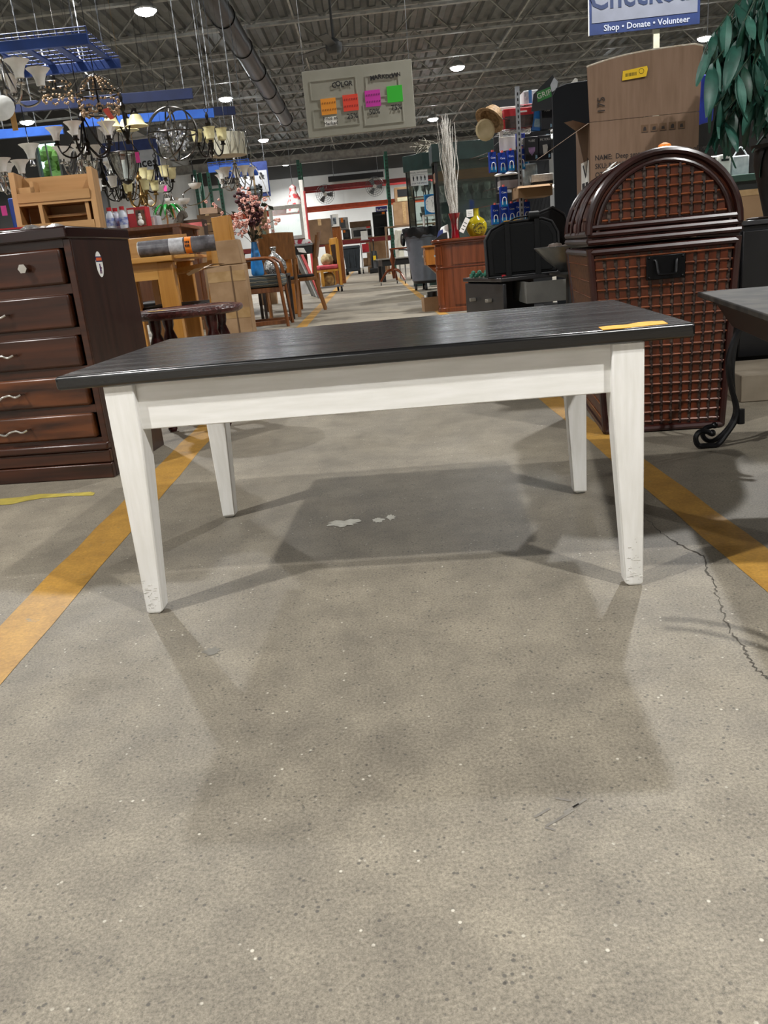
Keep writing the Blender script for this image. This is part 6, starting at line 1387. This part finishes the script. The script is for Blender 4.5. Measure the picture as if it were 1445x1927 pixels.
pendant('small frosted bell pendant at the far left above the red book', 60, 300, 8.8, 'bell_up', frost, 1.2); pendant('frosted glass pendant beside the wooden organizer top', 184, 362, 8.66, 'cup', frost, .9)
pendant('white cup pendant left of the red snowman box', 214, 352, 9.4, 'cup', whites, .8); pendant('clear white bell over the appliances sign', 205, 305, 11.0, 'bell_down', whites, .9)
# pointed glass pendant with red tag below the rack
p = at(482, 372, 11.75); pg = T('glass_teardrop_pendant', 'clear pointed glass pendant with a red tag left of the far sign', 'pendant light', tuple(p))
MB().lathe([(.001, -.11), (.05, -.07), (.095, .03), (.1, .14), (.096, .14), (.09, .03), (.001, -.08)], 18).build('glass_body', glass('pendant_glass', '#dfe4e6', mixf=.75), pg); MB().ring((0, 0, .1), .1, .005, 20).build('band', bronze, pg)
MB().cyl((0, 0, .0), (0, 0, .33), .014, n=8).build('rod', mat('wood_rod', '#c9ad84', rough=.5), pg); MB().cyl((-.18, 0, -.0), (.18, 0, -.0), .009, n=8).build('cross_rod', MATS['wood_rod'], pg); B(-.035, .035, -.1, -.096, -.03, .02).build('red_tag', mat('scarlet_tag', '#e03a2c', rough=.5), pg); hang(pg, 0, 0, .33, mt=nick)
# white cord hanging off the rack
A = [(470, 308), (482, 318), (492, 335), (500, 355), (509, 378)]
MB().tube(bez([at(x, y, 12.0)-g2.location for x, y in A], 5), .007, 6).build('white_cord', paper, g2)
# curved chrome arms
MB().tube(bez([at(x, y, 11.6)-wb.location for x, y in [(366, 350), (345, 365), (352, 385), (372, 384), (390, 372), (394, 362)]], 5), .007, 6).build('chrome_arm', nick, wb)
# wood hanging tag
p = at(26, 228, 7.35); B(-.022, .022, -.004, .004, -.07, .07).build('kraft_tag', mat('kraft_tag', '#d0a468', '#bb8f55', rough=.7), c1, loc=p-c1.location)
tag(MB().lathe([(.001, .015), (.07, .01), (.1, 0), (.1, -.006), (.001, .0)], 18, M=Matrix.Rotation(rad(75), 4, 'X')).build('frosted_disc', frost, loc=at(4, 203, 7.2)), 'round frosted glass shade seen face on at the left edge', 'glass shade')
# cream strip tag
p = at(197, 238, 8.2); tag(MB().tube(bez([tuple(p+V((-.02, 0, .06))), tuple(p), tuple(p+V((.025, 0, -.06)))], 4), .016, 6, ell=.2).build('cream_strip', cream), 'long cream paper strip hanging below the bead chandelier', 'tag')
# long vertical chain + spot lights
for i, (px, py) in enumerate(((100, 150), (168, 148))):
    p = at(px, py, 9.05); sp_ = T('spot_head', ['black spot fixture under the blue rack by its left chain', 'black spot fixture just above the bead chandelier'][i], 'spot light', tuple(p)); MB().lathe([(.02, -.02), (.06, -.015), (.065, .02), (.02, .03)], 12, M=Matrix.Rotation(.4, 4, 'Y')).build('head', black, sp_); MB().tube(bez([(0, 0, .02), (-.04, 0, .08), (-.05, 0, .16), (-.06, 0, .28)], 4), .008, 6).build('stem', paper, sp_); hang(sp_, -.06, 0, .28)

# ---------------------------------------------------------------- goods behind the dresser
YR = 7.3
zr = at(225, 431, YR).z
rk = T('display_table', 'brown display table carrying bottles and boxed goods behind the dresser', 'table', (at(205, 431, YR).x, YR+.35, 0))
B(-.75, .62, -.4, .4, zr-.03, zr).build('table_top', brw, rk, bevel=.004)
for x in (-.7, .57):
    for y in (-.36, .36): B(x-.03, x+.03, y-.03, y+.03, 0, zr-.03).build('leg', brw, rk)
B(-.7, .57, .3, .34, .2, zr-.03).build('back_panel', brw, rk)
botm = mat('white_bottle', '#dfe3ea', '#c3cbdc', rough=.35); 
for i, (px, dy) in enumerate(((211, .0), (222, .1), (235, .0))):
    p = at(px, 428, YR+dy); b_ = T('detergent_bottle', ['leftmost white bottle with red cap behind the dresser', 'middle white bottle with red cap behind the dresser', 'rightmost white bottle with red cap next to the snowman box'][i], 'bottle', (p.x, YR+dy, zr), 0, 'red capped bottles')
    MB().lathe([(.034, 0), (.037, .01), (.037, .1), (.03, .125), (.016, .14), (.016, .15)], 14).build('bottle', botm, b_); MB().lathe([(.02, .148), (.021, .175), (.001, .176)], 12).build('cap', redm, b_); MB().lathe([(.0375, .03), (.0378, .09)], 14).build('label', mat('blue_white_label', '#4a63b0', '#c7cde0', rough=.5, scale=30), b_)
xa, xb, zb, zt_ = prect(240, 392, 277, 432, YR)
sn = T('snowman_box', 'red boxed decoration with a snowman picture beside the bottles', 'box', ((xa+xb)/2, YR, zr), rad(-6)); w_ = (xb-xa)/2; h_ = zt_-zr+.01
B(-w_, w_, 0, .1, 0, h_).build('carton', redm, sn, bevel=.003); wn_ = B(-w_*.1, w_*.85, -.003, 0, .01, h_*.85).build('picture', mat('warm_picture', '#8a5f3a', '#3a2620', rough=.5, scale=14), sn)
MB().ball((w_*.35, -.008, h_*.22), h_*.17, 10).ball((w_*.35, -.008, h_*.47), h_*.11, 10).ball((w_*.35, -.008, h_*.62), h_*.075, 10).build('snowman', paper, wn_); MB().cyl((w_*.35, -.008, h_*.66), (w_*.35, -.008, h_*.76), h_*.05, n=10).build('hat', ink, wn_)
B(-w_*.9, -w_*.25, -.003, 0, h_*.7, h_*.9).build('logo_patch', paper, sn)
t, w_, h_ = pbox('blue_white_tub', 'white and pale blue plastic tub right of the snowman box', (277, 406, 297, 438), YR+.1, .16, mat('grey_tub', '#b9bdc2', '#a8adb3', rough=.4), zr, cat='tub'); B(-w_*.9, -w_*.2, -.003, 0, .01, h_*.85).build('blue_stripe', mat('pale_blue_print', '#7f9cd0', rough=.5), t); B(-w_*.1, w_*.5, -.003, 0, .01, h_*.85).build('white_stripe', paper, t)
# palm figurine on cartons
t, w_, h_ = pbox('stacked_flat_carton', 'long tan carton with dark slots under the palm ornament', (292, 428, 372, 450), 9.6, .4, card, 0, cat='carton')
for k in range(3): B(-w_*.5+k*w_*.5, -w_*.5+k*w_*.5+.04, -.004, 0, h_*.72, h_*.82).build('slot', ink, t)
pz = t.location.z+h_; p = at(318, 428, 9.6); pm3 = T('palm_ornament', 'small palm tree ornament with shiny green fronds', 'ornament', (p.x, 9.7, pz)); frd = mat('shiny_green', '#1f8f3a', '#0f6a26', rough=.3)
for x in (-.04, .05):
    MB().tube(bez([(x, 0, 0), (x+.015, 0, .1), (x, 0, .2)], 4), .01, 6).build('trunk', mat('palm_trunk', '#b07a45', '#8c5a30', rough=.6), pm3)
for k in range(8):
    a = 2*pi*k/8; MB().tube(bez([(0, 0, .2), (.08*cos(a), .08*sin(a), .25), (.15*cos(a), .15*sin(a), .2), (.19*cos(a), .19*sin(a), .12)], 4), [.006, .01, .014, .017, .018, .018, .018, .017, .015, .012, .01, .006, .002], 5, ell=.35).build('frond', frd, pm3)
# driftwood post
dw_ = at(338, 425, 9.3); tag(MB().tube(bez([V((at(333, 470, 9.2).x, 9.2, 0)), at(335, 440, 9.2), at(338, 415, 9.2), at(344, 402, 9.2), at(350, 410, 9.2)], 5), [.05, .05, .048, .046, .045, .045, .044, .043, .042, .04, .04, .04, .04, .04, .038, .036, .035, .034, .032, .03, .025], 8).build('driftwood_branch', mat('driftwood', '#6d655b', '#4b443c', rough=.85, scale=14)), 'thick grey driftwood branch standing behind the grey roll', 'branch')
# stacked brown cartons
zz = 0; Ys = 13.0
base = at(392, 480, Ys).z
st_ = T('carton_support', 'tall grey storage bin under the stacked brown cartons', 'bin', (at(395, 450, Ys).x, Ys+.3, 0)); zt5 = at(395, 452, Ys).z
B(-.3, .35, -.3, .3, 0, zt5).build('bin', mat('storage_grey', '#5d6064', rough=.5), st_, bevel=.02); B(-.31, .36, -.31, .31, zt5-.06, zt5-.02).build('rim', MATS['storage_grey'], st_)
ys = [452, 436, 419, 402, 390]
for i in range(4):
    xa, xb, zb, z2 = prect(368+3*i*0+i, ys[i+1], 412-i, ys[i], Ys); zb = at(392, ys[i], Ys).z; z2 = at(392, ys[i+1], Ys).z
    t = T('brown_carton', ['bottom brown carton of the stack left of the blossoms', 'second brown carton of the stack left of the blossoms', 'third brown carton of the stack left of the blossoms', 'top carton with an open pale flap left of the blossoms'][i], 'carton', ((xa+xb)/2, Ys+.25, zb), rad((-3, 2, -1, 3)[i]), 'stacked brown cartons')
    B(-(xb-xa)/2, (xb-xa)/2, -.2, .2, 0, z2-zb-.003).build('box', card2, t, bevel=.006); B(-.03, .03, -.204, .2, (z2-zb)*.8, z2-zb-.001).build('tape', tpm_, t)
    if i == 3: B(-(xb-xa)/2+.02, (xb-xa)/2-.02, -.206, -.2, .0, z2-zb).build('pale_label', mat('pale_kraft', '#cfae92', rough=.8), t)
# pink ribboned board and boxes further left
t, w_, h_ = pbox('dark_carton', 'dark brown carton left of the driftwood branch', (318, 415, 368, 450), 12.0, .4, mat('dark_carton', '#4b3423', rough=.8), 0, cat='carton'); t.location.x += .1; B(-w_, w_, -.003, 0, h_*.9, h_*.97).build('pink_strip', mat('pink_strip', '#d9706f', rough=.6), t)
t, w_, h_ = pbox('tan_sheet_carton', 'flat tan carton upright right of the blossoms', (468, 395, 503, 452), 14.2, .15, card, 0, cat='carton'); B(-.02, .02, -.003, 0, .1, h_).build('tape', tpm_, t)
# left edge clutter behind the organizer
q = at(14, 395, 6.4); zz6 = at(14, 430, 6.4).z; bs_ = T('storage_rack', 'low black rack at the left edge behind the organizer', 'rack', (q.x-.1, 6.7, 0)); B(-.5, .35, -.3, .3, zz6-.03, zz6).build('shelf', black, bs_)
for x in (-.47, .32): B(x-.02, x+.02, -.28, .28, 0, zz6-.03).build('side', black, bs_)
bt = T('blue_bottle_pack', 'bright blue strap and clear globe pack at the left edge', 'package', (q.x, 6.6, zz6)); B(-.05, .03, -.04, .04, 0, .22).build('blue_body', bluem, bt, bevel=.01); MB().ball((.05, -.05, .16), .04, 10).build('clear_globe', crystal, bt); B(-.1, -.06, -.07, -.066, .1, .17).build('pink_tag', pink, bt); B(.0, .12, -.06, .03, 0, .06).build('black_foot', black, bt)
# ---------------------------------------------------------------- far end: pallet rack, appliances, fans, signs
YF = 33.0
grn_r = mat('rack_green', '#2c6a55', '#225543', rough=.45); org_r = mat('rack_orange', '#d2532a', '#bf4722', rough=.45); red_r = mat('rack_red', '#8f2626', '#7d1f20', rough=.45)
rx = [at(569, 380, YF).x, at(733, 380, YF).x]
rk2 = T('pallet_rack', 'pallet rack with green uprights and orange and red beams on the far wall', 'pallet rack', (0, YF, 0))
bays = [rx[0]-3.9, rx[0], rx[1], rx[1]+3.7]
ztop = at(572, 300, YF).z
def upr(x):
    for yy in (0, 1.05):
        o = B(x-.06, x+.06, yy-.05, yy+.05, 0, ztop).build('upright', grn_r, rk2)
        if yy == 0:
            sl = MB(); z = .2
            while z < ztop-.1: sl.box(x-.035, x-.012, -.053, -.049, z, z+.05).box(x+.012, x+.035, -.053, -.049, z, z+.05); z += .12
            sl.build('slots', black, o, smooth=False)['kind'] = 'stuff'
    br_ = MB(); z = .3; s = 1
    while z < ztop-.8: br_.cyl((x, .05 if s else 1.0, z), (x, 1.0 if s else .05, z+.7), .02, n=5); z += .7; s = 1-s
    br_.build('bracing', grn_r, rk2)
for x in bays: upr(x)
levels = [(at(650, 346, YF).z, red_r), (at(650, 384, YF).z, org_r), (at(660, 452, YF).z, red_r)]
for i in range(3):
    for z, mt in levels:
        if i == 0 and z > 3.0: continue
        for yy in (0, 1.0): B(bays[i]+.06, bays[i+1]-.06, yy-.04, yy+.04, z-.13, z+.02).build('beam', mt, rk2)
    z = levels[2][0]; B(bays[i]+.06, bays[i+1]-.06, -.02, 1.0, z+.02, z+.05).build('shelf_deck', card, rk2)
zs_ = levels[2][0]+.05
def app(name, label, r, cat, mt, dep=.45, dy=.1, z0=None):
    x0, x1, zb, z1 = prect(*r, YF+dy); z0 = zs_ if z0 is None else z0; t = T(name, label, cat, ((x0+x1)/2, YF+dy, z0)); w_ = (x1-x0)/2; h_ = z1-z0
    B(-w_, w_, 0, dep, 0, h_).build('body', mt, t, bevel=.012); return t, w_, h_
sst = mat('stainless', '#9c9a96', '#868480', rough=.3, metal=.6); bgl = mat('black_oven_glass', '#0c0d0f', '#15171a', rough=.08)
t, w_, h_ = app('wall_oven', 'black double wall oven on the far rack', (702, 398, 729, 446), 'oven', bgl)
for z0, z1 in ((.04, .42), (.5, .92)): d = B(-w_*.92, w_*.92, -.02, 0, h_*z0, h_*z1).build('door', bgl, t, bevel=.006); MB().cyl((-w_*.8, -.05, h_*z1-.05), (w_*.8, -.05, h_*z1-.05), .012, n=6).build('handle', black, d)
B(w_*.35, w_*.75, -.03, -.02, h_*.88, h_*.97).build('orange_tag', orange, t)
t, w_, h_ = app('microwave', 'stainless over-range microwave in the middle of the far rack shelf', (661, 427, 700, 450), 'microwave', sst); d = B(-w_*.8, w_*.45, -.02, 0, h_*.15, h_*.75).build('door', bgl, t, bevel=.006); MB().cyl((w_*.52, -.05, h_*.15), (w_*.52, -.05, h_*.75), .015, n=6).build('handle', chrome, d); B(w_*.6, w_*.92, -.02, 0, h_*.15, h_*.75).build('control_panel', bgl, t); B(w_*.5, w_*.85, -.022, 0, h_*.85, h_*1.0).build('red_tag', mat('scarlet_tag', '#e03a2c', rough=.5), t)
mz = t.location.z+h_
t, w_, h_ = app('flat_carton', 'flat dark carton lying on the stainless microwave', (658, 416, 698, 430), 'carton', card2, z0=mz)
t, w_, h_ = app('toaster_oven', 'black toaster oven with orange tag left of the microwave', (645, 432, 659, 452), 'toaster oven', black); B(-w_*.8, w_*.5, -.02, 0, h_*.15, h_*.8).build('door', bgl, t); B(-w_*.8, -w_*.2, -.024, -.01, h_*.7, h_*.95).build('orange_tag', orange, t); tz2 = t.location.z+h_
t, w_, h_ = app('small_microwave', 'small grey microwave with orange tag on the toaster oven', (637, 409, 655, 428), 'microwave', sst, z0=tz2); B(-w_*.7, w_*.4, -.02, 0, h_*.15, h_*.8).build('door', bgl, t); B(-w_*.5, w_*.0, -.024, -.01, h_*.6, h_*.95).build('orange_tag', orange, t)
xa, xb, zb, z1 = prect(622, 408, 637, 428, 21.9); t = T('appliance_box', 'white carton with a black appliance picture on the wooden cabinet', 'carton', ((xa+xb)/2, 22.1, cabn_top if 'cabn_top' in globals() else zt_)); t.location.z = [o for o in cabn.children if o.name.startswith('carcass')][0].bound_box[1][2]
w_ = (xb-xa)/2; B(-w_, w_, -.1, .15, 0, .3).build('box', paper, t, bevel=.005); B(-w_*.4, w_*.4, -.103, -.1, .06, .22).build('picture', mat('dark_pic', '#2a3038', '#8b98a3', rough=.5, scale=12), t); B(-w_*.95, -w_*.5, -.103, -.1, .02, .28).build('grey_side', steel, t)
xa, xb, zb, z1 = prect(707, 388, 729, 399, YF-.1); t = T('restore_sign', 'small purple blue sign with white lettering above the wall oven', 'sign', ((xa+xb)/2, YF+.12, [o for o in bpy.data.objects if o.name == 'wall_oven'][0].location.z + 1.22)); t.location.z = at(717, 399, YF).z
B(-(xb-xa)/2, (xb-xa)/2, 0, .02, 0, z1-zb).build('board', mat('violet_blue', '#2f3590', rough=.5), t); txt('ReStore', (z1-zb)*.62, paper, t, (0.02, -.004, (z1-zb)*.42), bold=.003)
# goods under the rack
xa, xb, zb, z1 = prect(646, 462, 679, 515, 31.2)
t = T('wheeled_cart_bin', 'dark grey wheeled recycling bin below the far rack', 'bin', ((xa+xb)/2, 31.6, 0)); w_ = (xb-xa)/2
MB().frus(.12, (-w_*.75, w_*.75, -.3, .3), z1-.1, (-w_, w_, -.38, .38)).build('bin_body', mat('slate_bin', '#2b343c', '#222a31', rough=.5), t, bevel=.02); MB().frus(z1-.1, (-w_*1.04, w_*1.04, -.42, .4), z1, (-w_, w_, -.38, .38)).build('lid', MATS['slate_bin'], t, bevel=.02)
for s in (-1, 1): MB().cyl((s*w_*.7-.05, -.2, .12), (s*w_*.7+.05, -.2, .12), .12, n=14).build('wheel', black, t)
for k in (-.4, .3): B(w_*k-.02, w_*k+.02, -.4, -.31, .3, z1-.2).build('rib', MATS['slate_bin'], t)
xa, xb, zb, z1 = prect(681, 455, 698, 512, 31.6); t = T('chrome_cart', 'chrome wire utility cart below the far rack', 'cart', ((xa+xb)/2, 31.9, 0)); w_ = (xb-xa)/2
for x in (-w_, w_):
    for y in (-.25, .25): MB().cyl((x, y, .12), (x, y, z1), .015, n=6).build('post', chrome, t); MB().cyl((x-.02, y, .07), (x+.02, y, .07), .07, n=12).build('wheel', black, t)
for z in (.25, .75, 1.2): B(-w_, w_, -.25, .25, z-.02, z).build('shelf', steel, t); B(-w_*.8, w_*.7, -.2, .2, z, z+.3).build('load', [card, redm, paper][int(z*2) % 3], t)
x0, x1, zb, z1 = prect(690, 454, 727, 500, YF-.2); t = T('plywood_sheets', 'tan plywood sheets leaning below the rack shelf', 'plywood', ((x0+x1)/2, YF-.35, 0)); w_ = (x1-x0)/2
for k in range(3): MB().hexa([(-w_+.1*k, -.1-.06*k, 0), (w_-.15*k, -.1-.06*k, 0), (w_-.15*k, -.06-.06*k, 0), (-w_+.1*k, -.06-.06*k, 0), (-w_+.1*k, .05-.05*k, z1-.15*k), (w_-.15*k, .05-.05*k, z1-.15*k), (w_-.15*k, .09-.05*k, z1-.15*k), (-w_+.1*k, .09-.05*k, z1-.15*k)]).build('sheet', card, t)
x0, x1, zb, z1 = prect(698, 466, 712, 508, 30.6); t = T('vacuum_cleaner', 'black upright vacuum cleaner beside the chrome cart', 'vacuum', ((x0+x1)/2, 30.8, 0)); B(-.22, .22, -.25, .2, 0, .18).build('head', black, t, bevel=.03); MB().cyl((0, .05, .15), (0, .2, .75), .13, .1, n=12).build('canister', black, t); MB().tube(bez([(0, .2, .7), (0, .3, 1.0), (0, .2, 1.15), (0, .05, 1.1)], 4), .02, 6).build('handle', black, t); B(-.05, .05, -.1, -.06, .45, .6).build('yellow_label', yellowl, t)
# wall fans
for i, (px, py) in enumerate(((612, 366), (705, 351))):
    p = at(px, py, YF-.25); t = T('wall_fan', ['left caged wall fan between the rack beams', 'right caged wall fan between the rack beams'][i], 'fan', tuple(p)); R = 16*33/1527.
    m = MB()
    for r in (R, R*.8, R*.6, R*.4): m.ring((0, -.1+.06*(r/R), 0), r, .006, 28, axis=1, m=4)
    for k in range(24): a = 2*pi*k/24; m.cyl((R*.18*cos(a), -.11, R*.18*sin(a)), (R*cos(a), -.03, R*sin(a)), .004, n=4)
    m.build('cage', mat('fan_cage', '#4b4d4f', rough=.4, metal=.5), t)['kind'] = 'stuff'
    for k in range(3): a = 2*pi*k/3; MB().prism([(0.03, -.03), (R*.8, -.12), (R*.85, .08), (.03, .03)], -.02, -.01, Matrix.Rotation(a, 4, 'Y')).build('blade', mat('fan_blade', '#8c8e90', rough=.4), t)
    MB().cyl((0, -.12, 0), (0, .1, 0), .07, n=12).build('hub', white, t); B(-.03, .03, .1, .35, -.03, .03).build('bracket', black, t)
# black strip heater high on the wall
x0, x1, zb, z1 = prect(617, 326, 722, 340, Y1-.5); t = T('strip_heater', 'long black heater strip high on the far wall', 'heater', ((x0+x1)/2, Y1-.35, at(670, 333, Y1-.3).z)); B(-(x1-x0)/2, (x1-x0)/2, -.12, .12, -.13, .13).build('housing', black, t); 
for s in (-.8, .8): MB().cyl(((x1-x0)/2*s, 0, .13), ((x1-x0)/2*s, 0, 6.145-t.location.z), .015, n=5).build('hanger', steel, t)
# signs far left
def farsign(label, r, Y, lines, yaw=0):
    x0, x1, zb, z1 = prect(*r, Y); t = T('department_sign', label, 'sign', ((x0+x1)/2, Y, zb), yaw); w_ = (x1-x0)/2; h_ = z1-zb
    B(-w_, w_, 0, .04, 0, h_).build('board', mat('dept_navy', '#24366f', '#1c2c60', rough=.5), t); B(-w_*.93, w_*.93, -.006, 0, h_*.13, h_*.75).build('face', mat('dept_grey', '#b4b7bd', '#a7aab0', rough=.5), t)
    for s, x, z, sz_ in lines: txt(s, sz_*h_, ink, t, (x*w_, -.01, z*h_), bold=.006, ext=.002)
    for s in (-.85, .85): MB().cyl((w_*s, .02, h_), (w_*s, .02, 6.145-zb), .008, n=4).build('hanging_wire', steel, t)
    return t
farsign('navy framed Appliances sign hanging behind the chandeliers', (192, 264, 302, 346), 22.0, [('Appliances', 0, .45, .3)], rad(-4))
farsign('navy framed sign hanging behind the small blue wire rack', (448, 305, 506, 372), 26.0, [('s  &', .3, .6, .24), ('et', .2, .32, .24)], rad(-4))
# green rack posts nearer on the left, behind the flowers
t = T('green_rack_frame', 'green slotted rack frame rising behind the pink blossoms', 'rack frame', (at(412, 400, 17.0).x, 17.0, 0)); zt6 = at(412, 322, 17.0).z
for x in (-.1, .1):
    o = B(x-.03, x+.03, -.03, .03, 0, zt6).build('upright', grn_r, t); sl = MB(); z = .3
    while z < zt6-.1: sl.box(x-.01, x+.01, -.032, -.029, z, z+.03); z += .07
    sl.build('slots', black, o, smooth=False)['kind'] = 'stuff'
m = MB(); z = .3
for z in (.4, 1.0, 1.6, 2.1): B(-.07, .07, -.012, .012, z, z+.04).build('brace', grn_r, t)
B(-.25, .25, -.2, .2, 0, .02).build('foot', black, t)
# white window frame leaning, and white door panels
Yw = 24.0
x0, x1, zb, z1 = prect(508, 386, 572, 452, Yw); t = T('white_window_sash', 'white window frame standing on a low stack left of the grey panels', 'window frame', ((x0+x1)/2, Yw, .0), rad(-3)); w_ = (x1-x0)/2
MB().box(-w_, w_, -.4, .5, 0, zb).build('pallet_stack', card2, t); 
for a in ((-w_, -w_+.09), (w_-.09, w_)): B(a[0], a[1], -.04, .04, zb, z1).build('stile', white, t, bevel=.008)
for z in (zb, z1-.1): B(-w_+.09, w_-.09, -.04, .04, z, z+.1).build('rail', white, t, bevel=.008)
B(-w_+.09, w_-.09, -.006, .006, zb+.1, z1-.1).build('pane', glass('sash_glass', '#eef3f2', mixf=.86), t)
x0, x1, zb, z1 = prect(566, 336, 582, 450, 19.0); t = T('white_door', 'narrow white door with a red edge standing on end left of the green rack post', 'door', ((x0+x1)/2-.02, 19.2, 0), rad(-20)); B(-.06, .02, -.03, .03, 0, z1).build('slab', white, t, bevel=.005); B(.02, .045, -.03, .03, .2, z1*.9).build('red_edge', mat('red_edge', '#c7484a', rough=.5), t)
# red and white figure hanging near the wall
p = at(553, 375, 28.0); t = T('striped_figure', 'small red and white hanging costume near the far wall', 'decoration', tuple(p)); MB().lathe([(.001, -.42), (.3, -.4), (.22, 0), (.1, .25), (.12, .36), (.001, .45)], 12).build('robe', mat('red_white_stripes', '#c9484d', '#e3dcd8', rough=.7, scale=7, lo=.45, hi=.55), t); MB().cyl((0, 0, .44), (0, 0, 6.145-p.z), .008, n=4).build('wire', steel, t)
# boxes on the right part of the rack by the display case
for i, (r, lab) in enumerate((((742, 380, 768, 424), 'tall brown carton on the rack right of the green post'), ((744, 352, 764, 384), 'open brown carton with a dark interior above the tall one'))):
    x0, x1, zb, z1 = prect(*r, 27.0); 
    if i == 0:
        sh = T('carton_shelf', 'brown shelf unit holding cartons behind the grey bin', 'shelf', ((x0+x1)/2+.15, 27.3, 0)); B(-.7, .9, -.3, .3, zb-.04, zb).build('board', card2, sh); B(-.7, -.64, -.3, .3, 0, zb-.04).build('side', card2, sh); B(.84, .9, -.3, .3, 0, zb-.04).build('side', card2, sh); zc_ = zb
    t = T('brown_carton', lab, 'carton', ((x0+x1)/2+.1, 27.25, zc_)); w_ = (x1-x0)/2+.12; B(-w_, w_, -.25, .25, 0, z1-zc_).build('box', card, t, bevel=.008)
    if i == 1: B(-w_*.7, w_*.8, -.254, -.25, (z1-zc_)*.35, (z1-zc_)*.85).build('opening', ink, t); B(-w_*.75, w_*.85, -.256, -.25, .02, (z1-zc_)*.3).build('cream_panel', mat('cream_panel', '#cfc9a8', rough=.6), t)
    else: B(-.05, .05, -.254, -.25, .05, (z1-zc_)).build('tape', tpm_, t)
    zc_ += z1-zc_
# small far shelving filling the field right of the display case
xs = at(905, 330, 13.0).x; t = T('glass_cabinet', 'second dark framed glass cabinet with crystal behind the silver branches', 'display case', (xs-.1, 13.4, 0)); zg = at(890, 262, 13.0).z
for x in (-.55, .5):
    for y in (-.25, .25): B(x-.02, x+.02, y-.02, y+.02, 0, zg).build('post', black, t)
B(-.6, .55, -.3, .3, zg-.25, zg).build('crown', grn, t, bevel=.006); B(-.58, .53, -.28, .28, 0, .5).build('base', grn, t)
for z in (.9, 1.3): B(-.55, .5, -.25, .25, z-.006, z).build('glass_shelf', gl, t)
B(-.55, .5, -.256, -.25, .5, zg-.25).build('pane', gl, t); B(-.55, .5, .24, .25, .5, zg-.25).build('mirror_back', mat('case_mirror', '#aeb4b2', rough=.1, metal=.8), t)
B(-.56, .51, -.24, .24, zg-.52, zg-.38).build('wood_panel', honx, t)
gi = 0
for z in (.5, .9, 1.3):
    for k in range(6): tag(inst(gob, 'crystal_goblet', None, (t.location.x-.45+.17*k, 13.3+.1*(k % 2), z+.001), (0, 0, 0), 1.5), 'crystal goblet inside the dark framed cabinet behind the branches', 'goblet', 'crystal goblets in the second cabinet')
